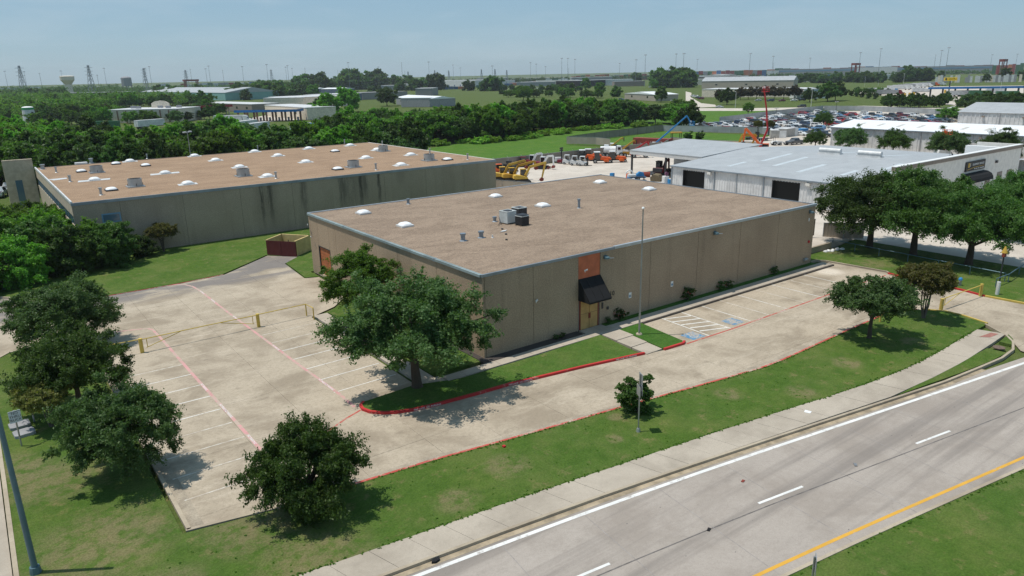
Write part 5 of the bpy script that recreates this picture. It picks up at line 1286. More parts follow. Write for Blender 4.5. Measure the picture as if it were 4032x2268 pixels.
for i, (p, lb, c_) in enumerate((((63.01, 85.49), 'orange skid loader at the left end of the yard', 'machine_orange'), ((68.00, 88.62), 'dark cage loader behind the amber excavators', 'machine_black'), ((75.19, 92.69), 'maroon track loader left of the mini excavators', 'machine_maroon'))):
    t_ = thing('track_loader', lb, 'loader', p, math.radians(-30))
    part('body', MB().side([(-1.3, .5), (1.0, .5), (.9, 1.1), (-1.2, 1.5)], -.7, .7), c_, t_)
    part('cab', MB().side([(-.5, 1.1), (.8, 1.1), (.6, 2.2), (-.5, 2.2)], -.5, .5), 'glass_dark', t_)
    part('cab_roof', MB().box(-.6, .7, -.55, .55, 2.2, 2.3), c_, t_)
    for sd in (-1, 1):
        part('track', MB().side([(-1.3, .25), (-1.0, .02), (.9, .02), (1.2, .25), (.9, .6), (-1.0, .6)], sd*.85-.2, sd*.85+.2), 'machine_black', t_)
        part('lift_arm', MB().side([(-1.2, 1.3), (-1.1, 1.6), (1.4, .9), (1.5, .5), (1.3, .45), (1.1, .8)], sd*.72-.05, sd*.72+.05), c_, t_)
    part('bucket', MB().side([(1.5, .1), (2.2, .05), (2.1, .15), (1.65, .25), (1.6, .75), (1.5, .75)], -.95, .95), 'machine_black', t_)
def trailer(label, loc, rz, ln=5.0):
    t_ = thing('flat_trailer', label, 'trailer', loc, rz)
    part('deck', MB().box(-ln/2, ln/2, -1, 1, .55, .68), 'machine_black', t_)
    part('tongue', MB().bar((ln/2, 0, .6), (ln/2+1.4, 0, .55), .12), 'machine_black', t_)
    part('ramp', MB().box(-ln/2-.08, -ln/2, -.9, .9, .6, 2.2), 'machine_black', t_)
    for sd in (-1, 1):
        for x in (-.5, .4): wheel(t_, x, sd*1.1, .36)
        part('side_rail', MB().box(-ln/2, ln/2, sd*1.0-.03, sd*1.0+.03, .95, 1.02), 'machine_black', t_)
trailer('black flat trailer parked left of the block shed, nearer one', (165.38, 90.43), math.radians(-15))
trailer('black flat trailer parked left of the block shed, farther one', (166.41, 95.72), math.radians(165))
sk = thing('skid_steer', 'white compact tractor with roll bar on the pale apron', 'tractor', (156.13, 79.80), math.radians(-35))
part('body', MB().side([(-1.3, .5), (1.4, .45), (1.5, .9), (.5, 1.2), (-1.2, 1.1)], -.6, .6), 'machine_white', sk)
part('roll_bar', MB().tube([(-.6, -.6, 1.1), (-.6, -.6, 2.4), (-.6, .6, 2.4), (-.6, .6, 1.1)], .05, 5), 'machine_black', sk)
for sd in (-1, 1):
    wheel(sk, -.7, sd*.75, .55, .35); wheel(sk, 1.0, sd*.7, .36, .28)
    part('loader_arm', MB().side([(.0, 1.0), (.2, 1.2), (2.2, .9), (2.6, .4), (2.4, .35), (2.0, .75)], sd*.66-.05, sd*.66+.05), 'machine_white', sk)
part('bucket', MB().side([(2.5, .1), (3.2, .05), (3.1, .15), (2.65, .25), (2.6, .75), (2.5, .75)], -.9, .9), 'machine_black', sk)
# containers, sheds and odds near the canopy
def container(label, loc, rz, ln, mat, w=2.4, h=2.6, group=None, z=0.0):
    t_ = thing('shipping_container', label, 'container', (*loc, z), rz, group)
    part('shell', MB().box(-ln/2, ln/2, -w/2, w/2, .12, h), mat, t_)
    for x in (-ln/2, ln/2-.12):
        for y in (-w/2-.02, w/2-.1): part('corner_post', MB().box(x-.01, x+.13, y, y+.12, 0, h+.02), mat, t_)
    for k in range(int(ln/1.0)): part('rib', MB().box(-ln/2+.3+k*1.0, -ln/2+.55+k*1.0, -w/2-.035, w/2+.035, .25, h-.12), mat, t_)
    return t_
a, b = Vector((131.96, 111.48)), Vector((135.14, 100.26))
container('long dark red container lying in the green field', (a+b)/2, math.atan2((b-a).y, (b-a).x), (b-a).length, 'container_red', 2.4, 2.0)
bp = (141.27, 103.72)
lo = thing('wheel_loader', 'yellow roofed wheel loader seen above the canopy edge', 'loader', bp, math.radians(-35))
part('cab_roof', MB().box(-1.6, 1.6, -1.1, 1.1, 3.1, 3.4), 'machine_yellow', lo)
for x in (-1.3, 1.3):
    for y in (-.9, .9): part('cab_post', MB().box(x-.08, x+.08, y-.08, y+.08, 1.2, 3.1), 'machine_black', lo)
part('body', MB().box(-2.4, 2.0, -.9, .9, .6, 1.3), 'machine_yellow', lo)
for sd in (-1, 1):
    for x in (-1.5, 1.4): wheel(lo, x, sd*1.0, .65, .45)
for (p0, p1, h, lb) in (((174.58, 94.13), (176.17, 92.22), 2.3, 'nearer'), ((179.74, 92.13), (185.32, 92.60), 2.5, 'farther')):
    t_ = thing('block_shed', 'low grey block shed with white doors by the car lot, %s one' % lb, 'shed', (0, 0, 0))
    a, b = Vector(p0), Vector(p1)
    d_ = (b-a).normalized(); n_ = Vector((-d_.y, d_.x))
    if n_.dot(a - Vector((-28.7, -42.5))) < 0: n_ = -n_
    part('walls', MB().prism([a, b, b+n_*4, a+n_*4], 0, h), 'block_grey', t_)
    part('roof', MB().prism([a-n_*.1, b-n_*.1, b+n_*4.1, a+n_*4.1], h+.002, h+.12), 'container_white', t_)
    e = b + d_*2.1
    part('door', MB().prism([b+d_*.05, e, e+n_*.1, b+d_*.05+n_*.1], 0, h-.1), 'white_metal', t_)
tag(part('rubbish_skip', MB().side([(-2.2, .1), (2.2, .1), (2.8, 1.5), (-2.8, 1.5)], -1.1, 1.1), 'machine_blue', None, (*(195.58, 96.98), 0)), 'blue open-topped skip behind the block shed', 'skip')
bk = thing('loader_bucket', 'large olive loader bucket resting on the canopy apron', 'bucket', (80.10, 55.63), math.radians(-60))
part('bucket', MB().side([(-.9, .05), (.9, .05), (1.1, .4), (.6, 1.2), (-.5, 1.3), (-1.0, .7)], -1.4, 1.4), noisy('olive_steel', (.16, .125, .075), .2, 2, .7), bk)
bt = thing('hose_trailer', 'blue pump trailer with white hose coil by the canopy post', 'pump trailer', (77.92, 58.76), math.radians(-35))
part('frame', MB().box(-2.0, 1.6, -.7, .7, .5, .7), 'machine_blue', bt)
part('pump', MB().side([(-.3, .7), (1.3, .7), (1.2, 1.5), (.4, 1.7), (-.2, 1.2)], -.5, .5), 'machine_blue', bt)
part('hose', MB().tube([(-1.6+.7*math.cos(a_), 0, 1.3+.7*math.sin(a_)) for a_ in [math.pi*i/8 for i in range(9)]], .13, 6), 'machine_white', bt)
part('tank', MB().box(-1.9, -.4, -.6, .6, .7, 1.15), 'machine_white', bt)
for sd in (-1, 1): wheel(bt, 0, sd*.85, .4)
tag(part('red_tank', MB().ycyl(0, .55, -1.0, 1.0, .5, 12), 'rust_red', None, (*(82.42, 60.85), 0), math.radians(40)), 'dark red cylinder tank beside the blue pump trailer', 'tank')
wc = thing('parts_washer', 'white cabinet with coiled purple hose by the metal building corner', 'cabinet', (78.09, 51.53), math.radians(-20))
part('cabinet', MB().box(-.5, .5, -.5, .5, 0, 1.5), 'machine_white', wc)
part('hose_reel', MB().ycyl(.2, 1.9, -.15, .15, .38, 12), noisy('hose_purple', (.16, .07, .12), .2, 3), wc)
for i, p in enumerate(((78.13, 50.58),)): tag(part('blue_drum', MB().cyl(0, 0, 0, .95, .32, n=12), 'machine_blue', None, (*p, 0)), 'blue plastic drum against the metal building corner', 'drum')
sw = thing('sawhorse_bench', 'dark steel work bench on the apron beside the gravel roof edge', 'bench', (76.26, 57.04), math.radians(-35))
part('top', MB().box(-1.4, 1.4, -.5, .5, .9, 1.0), 'machine_black', sw)
for x in (-1.3, 0, 1.2):
    for y in (-.45, .45): part('leg', MB().box(x-.05, x+.05, y-.05, y+.05, 0, .9), 'machine_black', sw)
tag(part('welder_frame', MB().box(-.4, .4, -.35, .35, .2, 1.0), 'machine_blue', None, (*(76.63, 64.58), 0), .3), 'blue machine in a wire frame beyond the roof edge', 'machine')
tag(part('traffic_drum', MB().cyl(0, 0, 0, .9, .32, .26, 12), 'machine_orange', None, (*(78.83, 62.38), 0)), 'orange traffic drum beside the pump trailer', 'drum')

# ------------------------------------------------------------------ trees and shrubs
def fast_mesh(name, verts, quads):
    me = bpy.data.meshes.new(name)
    n, k = len(verts), len(quads)
    me.vertices.add(n)
    me.vertices.foreach_set('co', np.asarray(verts, np.float32).ravel())
    me.loops.add(4*k)
    me.loops.foreach_set('vertex_index', np.asarray(quads, np.int32).ravel())
    me.polygons.add(k)
    me.polygons.foreach_set('loop_start', np.arange(0, 4*k, 4, dtype=np.int32))
    me.polygons.foreach_set('loop_total', np.full(k, 4, np.int32))
    me.update()
    return me
def leaf_cloud(rng, centres, radii, per, size, up=.45, flat=.7, droop=0.0, twigs=9, mid=None):
    """many leaf-sized rhombs along twigs that fan out of every clump"""
    k = len(centres)
    mid = np.array(centres).mean(0) if mid is None else mid
    out = centres - mid
    out /= (np.linalg.norm(out, axis=1)[:, None] + 1e-6)
    out = np.repeat(out, twigs, 0)
    td = rng.normal(size=(k*twigs, 3)) + out*.75 + np.array([0, 0, .1])
    td /= np.linalg.norm(td, axis=1)[:, None]
    tl = np.repeat(radii, twigs)*rng.uniform(.55, 1.5, k*twigs)
    lp = max(1, per//twigs)
    i = np.repeat(np.arange(k*twigs), lp)
    n = len(i)
    t_ = rng.random(n)**.75
    d = td[i]
    r_ = np.repeat(radii, twigs)[i]
    p = np.repeat(centres, twigs, 0)[i] + d*(tl[i]*t_)[:, None]*np.array([1, 1, flat])
    p[:, 2] -= .16*r_*t_**2
    p += rng.normal(size=(n, 3))*(r_*(.20 - .09*t_))[:, None]
    nrm = d*.5 + rng.normal(size=(n, 3))*.7 + np.array([0, 0, up])
    nrm /= np.linalg.norm(nrm, axis=1)[:, None]
    a = np.cross(nrm, rng.normal(size=(n, 3))); a /= np.linalg.norm(a, axis=1)[:, None]
    b = np.cross(nrm, a)
    s = size*(.55 + .9*rng.random(n))
    a *= s[:, None]; b *= (s*.55)[:, None]
    v = np.stack([p-a, p-b+nrm*(s*.12)[:, None], p+a, p+b+nrm*(s*.12)[:, None]], 1).reshape(-1, 3)
    return v, np.arange(4*n).reshape(n, 4)
def crown(seed, rx, rz, zc, clumps, per, size, shape='round', cr=.30, ragged=.25, core=True):
    rng = np.random.default_rng(seed)
    d = rng.normal(size=(clumps*3, 3)); d /= np.linalg.norm(d, axis=1)[:, None]
    if shape != 'bush': d = d[d[:, 2] > -.62]
    d = d[:clumps]
    r = rng.uniform(.22, 1.0, len(d))**.62*(1+ragged*rng.normal(size=len(d)).clip(-1.2, 1.3)*.55)
    c = d*r[:, None]*np.array([rx, rx, rz])
    if shape == 'flat': c[:, 2] *= np.where(c[:, 2] > 0, .75, .55)
    if shape == 'cone': k = 1 - .55*((c[:, 2]/rz)+1)/2; c[:, :2] *= k[:, None]*1.25
    c[:, 2] += zc
    rad = rx*cr*rng.uniform(.55, 1.25, len(d))
    c[:, 2] = np.maximum(c[:, 2], rad*.55)
    return c, rad, leaf_cloud(rng, c, rad, per, size)
def trunk_mesh(seed, h, r, tips, stems=1, lean=.0):
    rr = random.Random(seed)
    mb = MB()
    for s in range(stems):
        a = 2*math.pi*s/stems + rr.random()
        off = 0 if stems == 1 else r*1.6
        base = Vector((off*math.cos(a), off*math.sin(a), -.1))
        top = Vector((lean*h + (off*2.5)*math.cos(a) + rr.uniform(-.06, .06)*h, off*2.5*math.sin(a) + rr.uniform(-.06, .06)*h, h))
        midp = base.lerp(top, .5) + Vector((rr.uniform(-.05, .05)*h, rr.uniform(-.05, .05)*h, 0))
        mb.tube([base, base + Vector((0, 0, .25)), midp, top], [r*1.45, r*1.05, r*.85, r*.65], 8)
        for t_ in tips[s::stems]:
            t_ = Vector(t_)
            st = base.lerp(top, rr.uniform(.65, 1.0))
            m_ = st.lerp(t_, .5) + Vector((0, 0, .12*(t_-st).length))
            mb.tube([st, m_, t_], [r*.45, r*.28, r*.10], 5)
    return mb
tree_cache = {}
def tree(name, label, loc, kind, scale=1.0, rz=0.0, group=None, sz=None, cat='tree'):
    """kind -> shared meshes; every tree is an object of its own with trunk and crown"""
    t_ = thing(name, label, cat, loc, rz, group)
    t_.scale = (scale, scale, scale if sz is None else sz)
    if kind not in tree_cache:
        K = TREES[kind]
        c, rad, (v, q) = crown(**K['crown'])
        cm = fast_mesh('crown', v, q); cm.materials.append(MAT[K['leaf']])
        rr = np.random.default_rng(7)
        idx = rr.choice(len(c), min(len(c), K.get('limbs', 14)), replace=False)
        tm = trunk_mesh(3, K['trunk'][0], K['trunk'][1], [tuple(c[i]) for i in idx], K.get('stems', 1), K.get('lean', 0)).mesh('trunk')
        tm.materials.append(MAT[K.get('bark', 'bark')])
        tree_cache[kind] = (cm, tm)
    cm, tm = tree_cache[kind]
    link('crown', cm, None, t_)
    link('trunk', tm, None, t_)
    return t_
def ck(seed, rx, rz, zc, clumps, per, size, shape='round', cr=.30, ragged=.25): return dict(seed=seed, rx=rx, rz=rz, zc=zc, clumps=clumps, per=per, size=size, shape=shape, cr=cr, ragged=ragged)
TREES = {
 'oak_big':  dict(crown=ck(1, 4.6, 2.9, 5.0, 170, 620, .085, 'round', .22, .3), trunk=(2.9, .34), leaf='oak_leaf', limbs=22, lean=-.1),
 'oak_a':    dict(crown=ck(2, 3.6, 2.7, 3.4, 140, 620, .08, 'round', .26, .25), trunk=(2.0, .24), leaf='oak_leaf', limbs=16),
 'oak_b':    dict(crown=ck(3, 3.6, 2.7, 3.4, 140, 620, .08, 'round', .26, .3), trunk=(2.0, .24), leaf='dark_leaf', limbs=16),
 'oak_c':    dict(crown=ck(4, 3.5, 2.35, 2.55, 165, 560, .08, 'bush', .25, .25), trunk=(1.6, .24), leaf='dark_leaf', limbs=16),
 'live_oak': dict(crown=ck(5, 4.7, 3.0, 4.8, 190, 600, .09, 'round', .25, .25), trunk=(3.0, .34), leaf='dark_leaf', limbs=20),
 'live_oak2': dict(crown=ck(15, 4.7, 3.0, 4.8, 190, 600, .09, 'round', .25, .3), trunk=(3.0, .34), leaf='dark_leaf', limbs=20),
 'pear':     dict(crown=ck(6, 2.9, 2.7, 4.6, 110, 600, .08, 'round', .27, .2), trunk=(2.4, .2), leaf='bright_leaf', limbs=12),
 'small':    dict(crown=ck(7, 2.35, 1.6, 3.0, 120, 480, .07, 'flat', .27, .25), trunk=(1.9, .15), leaf='oak_leaf', limbs=12),
 'myrtle':   dict(crown=ck(8, 2.1, 1.35, 3.1, 85, 460, .07, 'flat', .27, .25), trunk=(2.0, .06), leaf='bronze_leaf', limbs=16, stems=6, bark='grey_bark'),
 'bush':     dict(crown=ck(9, 1.3, 1.35, 1.35, 70, 380, .07, 'bush', .24, .4), trunk=(.8, .06), leaf='dark_leaf', limbs=14, stems=3),
 'thicket_a': dict(crown=ck(10, 3.2, 2.5, 2.4, 120, 420, .12, 'bush', .26, .3), trunk=(1.6, .10), leaf='wood_leaf', limbs=12, stems=3),
 'thicket_b': dict(crown=ck(11, 3.2, 2.5, 2.4, 120, 420, .12, 'bush', .24, .35), trunk=(1.6, .10), leaf='bright_leaf', limbs=12, stems=3),
 'thicket_c': dict(crown=ck(12, 3.2, 2.5, 2.4, 120, 420, .12, 'bush', .25, .35), trunk=(1.6, .10), leaf='dark_leaf', limbs=12, stems=3),
 'wood_a':   dict(crown=ck(20, 4.6, 4.1, 4.5, 100, 240, .27, 'round', .26, .3), trunk=(3.2, .22), leaf='wood_leaf', limbs=8),
 'wood_b':   dict(crown=ck(21, 4.6, 4.1, 4.5, 100, 240, .27, 'round', .25, .35), trunk=(3.2, .22), leaf='dark_leaf', limbs=8),
 'wood_c':   dict(crown=ck(22, 4.2, 4.6, 4.9, 95, 240, .27, 'round', .27, .35), trunk=(3.2, .22), leaf='bright_leaf', limbs=8),
 'wood_d':   dict(crown=ck(23, 4.6, 3.9, 4.2, 95, 240, .27, 'round', .28, .3), trunk=(3.0, .22), leaf='oak_leaf', limbs=8),
 'far_a':    dict(crown=ck(30, 4.6, 4.0, 4.0, 60, 60, .7, 'bush', .32, .3), trunk=(3.0, .25), leaf='far_leaf', limbs=5),
 'far_b':    dict(crown=ck(31, 4.4, 3.6, 3.6, 60, 60, .7, 'bush', .32, .3), trunk=(3.0, .25), leaf='dark_leaf', limbs=5),
 'cedar':    dict(crown=ck(32, 3.6, 4.4, 4.6, 60, 70, .55, 'cone', .28, .2), trunk=(2.0, .2), leaf='far_leaf', limbs=5),
 'rose':     dict(crown=ck(33, .7, .65, .65, 26, 70, .07, 'bush', .3, .4), trunk=(.5, .03), leaf='dark_leaf', limbs=8, stems=3),
}
tree('oak_tree', 'large dark live oak with leaning trunk on the kerbed island', (-6.6, -1.25, .12), 'oak_big', 1.07, .6, None, .95)
tree('pear_tree', 'bright green tree behind the island oak near the west wall', (*(-3.47, 13.79), .1), 'pear', 1.0, .3, None, .88)
tree('oak_tree', 'spreading oak at the upper left by the driveway', (*(-25.08, 23.93), .1), 'oak_a', 1.0, 2.0, None, .9)
tree('oak_tree', 'dark oak in the middle of the left verge', (*(-25.76, 10.07), .1), 'oak_b', .86, 1.0, None, .88)
tree('oak_tree', 'dark oak left of the car park corner, casting shade on its kerb', (*(-24.90, -1.38), .1), 'oak_a', .74, 4.0, None, .84)
tree('oak_tree', 'low dense oak at the south edge of the car park', (*(-18.21, -10.82), .1), 'oak_c', .72, .4, None, .88)
tree('crepe_myrtle', 'bronze-leaved shrub between the left verge oaks', (-27.6, 8.2, .1), 'myrtle', .85, .2, None, .7)
tree('young_shrub', 'round green shrub behind the road sign on the verge', (2.3, -13.55, .1), 'bush', .92, 0, None, None, 'shrub')
tree('small_tree', 'small round tree on the verge at the right bend', (26.2, -16.0, .1), 'small', 1.15, 1.0)
tree('crepe_myrtle', 'multi-stemmed bronze-green crepe myrtle beside the yellow gate', (34.4, -16.4, .1), 'myrtle', 1.12, 0)
tree('live_oak', 'broad live oak at the right, nearest the brown building', (55.7, -.4, .1), 'live_oak', 1.16, 0, 'row of live oaks', 1.12)
tree('live_oak', 'broad live oak at the right, middle of the row of three', (55.9, -5.4, .1), 'live_oak2', 1.16, 2.2, 'row of live oaks', 1.2)
tree('live_oak', 'broad live oak at the right, outermost of the row of three', (56.0, -11.2, .1), 'live_oak', 1.12, 4.1, 'row of live oaks', 1.05)
tree('live_oak', 'live oak behind the row of three, by the cream office', (74.5, -9.5, 0), 'live_oak2', 1.0, 1.1, 'row of live oaks')
for i, (y, zt) in enumerate(((68.28, 4.33), (58.12, 5.95), (46.72, 5.53), (33.53, 6.40), (22.71, 6.56))):
    tree('yard_tree', 'round dark tree before the white warehouse, %s from left' % ORD[i], ((157, 156, 156, 155, 155)[i], y), ('oak_b', 'oak_a')[i % 2], zt/6.0, i*1.3, 'trees before the white warehouse', zt/6.0)
tree('yard_tree', 'round tree standing among the parked cars', (226.27, 107.14), 'oak_b', .85, 0)
tree('field_tree', 'leafy tree on the grass by the red lift', (268.53, 170.36), 'pear', .85, 0, None, .8)
for i, p in enumerate(((148.01, 104.68), (150.23, 102.10))): tree('dry_shrub', 'small reddish shrub in the field behind the canopy, %s one' % ('left', 'right')[i], p, 'bush', 1.15, i, None, None, 'shrub')
for i, p in enumerate(((182.11, 104.11), (184.35, 101.35))): tree('sapling', 'thin bare sapling by the grey fence, %s one' % ('left', 'right')[i], p, 'myrtle', .75, i, None, 1.1)
# overgrown hedge at the left, in front of the tan-roofed building
hd = [(-29.5, 53.5, 1.15, 'thicket_a'), (-26.5, 50.0, 1.0, 'thicket_b'), (-24.2, 54.5, 1.15, 'thicket_c'), (-21.5, 51.8, 1.05, 'thicket_c'), (-19.2, 54.6, 1.05, 'thicket_a'), (-17.2, 52.6, .95, 'thicket_c'), (-27.5, 59.5, 1.2, 'thicket_b'), (-23.0, 62.0, 1.15, 'thicket_b'), (-30.5, 47.8, .85, 'thicket_c'), (-22.6, 69, 1.1, 'thicket_b'), (-26.5, 71, 1.1, 'thicket_a'), (-30.5, 66, 1.2, 'thicket_a'), (-22.8, 78, 1.0, 'thicket_a')]
hd.sort(key=lambda h: -math.atan2(h[1]+42.5, h[0]+28.7))
for i, (x, y, s, k) in enumerate(hd): tree('overgrown_bush', 'overgrown bush in the thicket left of the stained wall, %s from left' % ORD[i], (x, y, 0), k, s, i*.9, 'thicket left of the tan-roofed building', None, 'bush')
tree('wall_shrub', 'loose green shrub against the stained wall, nearer one', (-13.6, 55.0, 0), 'thicket_c', .52, 1, None, None, 'shrub')
tree('wall_shrub', 'round bronze-topped shrub against the stained wall, farther one', (-10.8, 56.2, 0), 'myrtle', .85, 2, None, .85, 'shrub')
# roses by the front wall
for i, (x, y, s, lb) in enumerate(((14.0, -.25, .85, 'rose bush right of the boarded doors'), (23.0, -.3, 1.0, 'red-flowered rose bush, biggest along the front wall'), (28.0, -.25, .75, 'rose bush beyond the biggest one, left of a pair'), (29.2, -.35, .6, 'rose bush beyond the biggest one, right of a pair'), (36.8, -.25, .7, 'yellowish rose bush near the far end of the front wall'), (12.7, -.3, .45, 'thin dry shrub at the door corner'))):
    b_ = tree('rose_bush', lb, (x, y, .2), 'rose', s, i, None, None, 'shrub')
    rr = random.Random(i)
    if i < 3:
        for k in range(8):
            a_ = rr.uniform(0, 6.28); part('rose_bloom', MB().dome(.6*math.cos(a_), .6*math.sin(a_), rr.uniform(.5, 1.1), .05, .05, .06, 6, 2), 'machine_red', b_)
for x in (6.7, 7.4): tree('dry_shrub', 'bare grey shrub at the foot of the wall left of the doors, %s one' % ('left' if x < 7 else 'right'), (x, -.45, .17), 'rose', .38, x, None, None, 'shrub')

# woodland: every tree an object, sharing a few crowns
def scatter(poly, step, kinds, label, group, seed, smin=.75, smax=1.15, name='woodland_tree', jitter=.45, limit=300):
    rr = random.Random(seed)
    xs, ys_ = [p[0] for p in poly], [p[1] for p in poly]
    pts, y, row = [], min(ys_), 0
    while y < max(ys_):
        x = min(xs) + (step/2 if row % 2 else 0)
        while x < max(xs):
            p = (x + rr.uniform(-jitter, jitter)*step, y + rr.uniform(-jitter, jitter)*step)
            if inside(p, poly): pts.append(p)
            x += step
        y += step*.87; row += 1
    pts.sort(key=lambda p: (p[0]+28.7)**2 + (p[1]+42.5)**2)
    for p in pts[:limit]: tree(name, label, p, rr.choice(kinds), rr.uniform(smin, smax), rr.uniform(0, 6.28), group, rr.uniform(smin, smax))
    return len(pts)
WK = ['wood_a', 'wood_a', 'wood_b', 'wood_b', 'wood_c', 'wood_d']
# belt behind the tan-roofed building (left)
n1 = scatter([(-25.37, 237.90), (-60, 128), (-26, 140), (-15, 118), (0, 111), (44, 110), (66, 122), (33.39, 154.75), (32.68, 186.64), (17.19, 178.37), (5.44, 157.39), (1.81, 155.23), (3.25, 219.09), (-6.09, 231.54), (-18.27, 247.79)], 6.8, WK, 'dark green tree in the woods behind the tan-roofed building', 'woods behind the tan-roofed building', 1, .8, 1.25)
# wedge right of the parked trailers and the central wood
n2 = scatter([(45.74, 146.07), (62.93, 166.25), (78.44, 167.30), (107.78, 156.65), (117.83, 156.07), (157.50, 172.10), (180.72, 167.28), (221.31, 166.59), (180.76, 131.51), (208.22, 170.81), (196.98, 194.73), (184.81, 220.63), (131.83, 191.09), (125.09, 202.77), (91.14, 194.36), (82.40, 208.04), (65.43, 183.76)], 7.4, WK, 'green tree in the central wood beyond the field', 'central wood', 2, .8, 1.25)
print('woods', n1, n2)
# weeds along the wood edge
rr = random.Random(5)
we = [(74.59, 159.87), (105.72, 153.66), (116.00, 152.52), (152.89, 166.22), (162.88, 165.16), (179.28, 164.75), (190.11, 156.60)]
tree_pts = []
for a, b in zip(we, we[1:]):
    n_ = int((Vector(b)-Vector(a)).length/3.2)
    for k in range(n_):
        p = Vector(a).lerp(Vector(b), (k+rr.random())/n_)
        tree_pts.append((p.x + rr.uniform(-3, 3), p.y + rr.uniform(-4, 1)))
TREES['weed'] = dict(crown=ck(40, 2.0, .9, .75, 40, 70, .22, 'bush', .3, .4), trunk=(.4, .04), leaf='weed_leaf', limbs=4)
tree_pts.sort(key=lambda p: -math.atan2(p[1]+42.5, p[0]+28.7))
for i, p in enumerate(tree_pts): tree('weed_clump', 'tall bright green weeds along the wood edge, %s clump from left' % ORD[i], p, 'weed', rr.uniform(.7, 1.4), rr.uniform(0, 6), 'weeds along the wood edge', None, 'weeds')


# weeds and tufts that creep over the edges of the turf
rng = np.random.default_rng(77)
tc = []
for k in range(520):
    x = rng.uniform(-29, 34); tc.append((x, interp(inner, x) + rng.normal()*.06 + .04, .15))
for k in range(260):
    x = rng.uniform(-15, 33); tc.append((x, interp([(p[0], p[1]) for p in red_edge[:-2]], x) - .24 + rng.normal()*.05, .14))
for k in range(160):
    x = rng.uniform(-29.5, 34); y0_ = interp(inner, x); y1_ = interp([(-30, -9.4), (-23.7, -9.2), (-15.3, -10.3), (1.3, -12.5), (14.9, -14.4), (33, -14.1), (35, -15)], x)
    tc.append((x, rng.uniform(y0_, y1_), .12))
for k in range(120):
    x = rng.uniform(-6, 34); tc.append((x, yw(x) - 8.43 - abs(rng.normal())*.12, .13))
tc = np.array(tc)
v, q = leaf_cloud(rng, tc, rng.uniform(.03, .11, len(tc)), 27, .04, .9, .4, 0, 3)
me = fast_mesh('grass_tufts', v, q); me.materials.append(MAT['bright_leaf'])
o = link('grass_tufts', me); o['kind'] = 'stuff'; o['label'] = 'grass tufts and weeds along the kerbs and across the verge'

# ------------------------------------------------------------------ buildings farther back
def hall(name, label, c, w, d, h, rz, wall, roofm, pitch=.0, ridge='x', doors=0, windows=0, flat_lip=True, cat='building', doorm='letter_white'):
    """box building, w along its own x, d along y; pitched or flat roof; doors and windows on its near long side (-y)"""
    t_ = thing(name, label, cat, (*c, 0), rz)
    part('walls', MB().box(-w/2, w/2, -d/2, d/2, 0, h), wall, t_)
    if pitch and ridge == 'x':
        part('roof', MB().front([(-d/2-.3, h), (0, h+pitch), (d/2+.3, h), (d/2+.3, h-.12), (-d/2-.3, h-.12)], -w/2-.3, w/2+.3), roofm, t_)
    elif pitch:
        part('roof', MB().side([(-w/2-.3, h), (0, h+pitch), (w/2+.3, h), (w/2+.3, h-.12), (-w/2-.3, h-.12)], -d/2-.3, d/2+.3), roofm, t_)
    else:
        part('roof', MB().box(-w/2-.15, w/2+.15, -d/2-.15, d/2+.15, h+.002, h+.35), roofm, t_)
    for k in range(doors):
        x = -w/2 + (k+.5)*w/doors
        part('door', MB().box(x-1.5, x+1.5, -d/2-.06, -d/2-.004, 0, min(3.4, h*.6)), doorm, t_)
    for k in range(windows):
        x = -w/2 + (k+.5)*w/windows
        part('window', MB().box(x-1.3, x+1.3, -d/2-.06, -d/2-.004, h*.42, h*.42+1.4), 'glass_dark', t_)
    return t_
def between(a, b): return ((a[0]+b[0])/2, (a[1]+b[1])/2)
# white warehouses at the right
w1x, w1y = (163.16, 67.63)
wh = thing('white_warehouse', 'long white metal warehouse with bright white roof behind the yard trees', 'building', (0, 0, 0))
WZ, WR, HW = 5.2, 6.62, 12.0
yN, yS = w1y, w1y - 150
for k in range(12): part('wall_sheet', ribbed_sheet(w1x, yN-(k+1)*12.5, yN-k*12.5-.02, 0, WZ, 1.0, .12), 'container_white', wh)
part('gable', MB().add([(w1x+.1, yN, 0), (w1x+2*HW, yN, 0), (w1x+2*HW, yN, WZ), (w1x+HW, yN, WR), (w1x+.1, yN, WZ)], [(0, 1, 2, 3, 4)]), 'white_siding_x', wh)
part('roof', MB().add([(w1x-.4, yS, WZ), (w1x+HW, yS, WR), (w1x+HW, yN+.4, WR), (w1x-.4, yN+.4, WZ), (w1x+2*HW, yS, WZ), (w1x+2*HW, yN+.4, WZ)], [(0, 1, 2, 3), (1, 4, 5, 2)]), 'white_roof', wh)
part('eave', MB().box(w1x-.55, w1x-.41, yS, yN+.4, WZ-.25, WZ+.02), 'coping_metal', wh)
for k in range(12): part('downpipe', MB().box(w1x-.3, w1x-.13, yN-6-k*9-.12, yN-6-k*9+.12, 0, WZ-.25), 'container_grey', wh)
for k in range(8): part('wall_lamp', MB().box(w1x-.6, w1x-.13, yN-9-k*9.5-.3, yN-9-k*9.5+.3, WZ-1.1, WZ-.7), 'stucco_brown', wh)
rl = lambda x: WZ + (WR-WZ)*(x+.4)/(HW+.4) + .03
for k in range(9):
    y = yN - 5 - k*5.2
    part('roof_light', MB().add([(w1x+4, y, rl(4)), (w1x+7.5, y, rl(7.5)), (w1x+7.5, y-.9, rl(7.5)), (w1x+4, y-.9, rl(4))], [(0, 1, 2, 3)]), noisy('roof_light', (.52, .50, .46), .1), wh)
B = (249.75, 71.16)
w2 = thing('white_warehouse', 'grey-roofed white metal warehouse behind the bright one at right', 'building', (0, 0, 0))
for k in range(8): part('wall_sheet', ribbed_sheet(B[0], B[1]-(k+1)*13, B[1]-k*13-.02, 0, 5.2, 1.2, .14), 'container_white', w2)
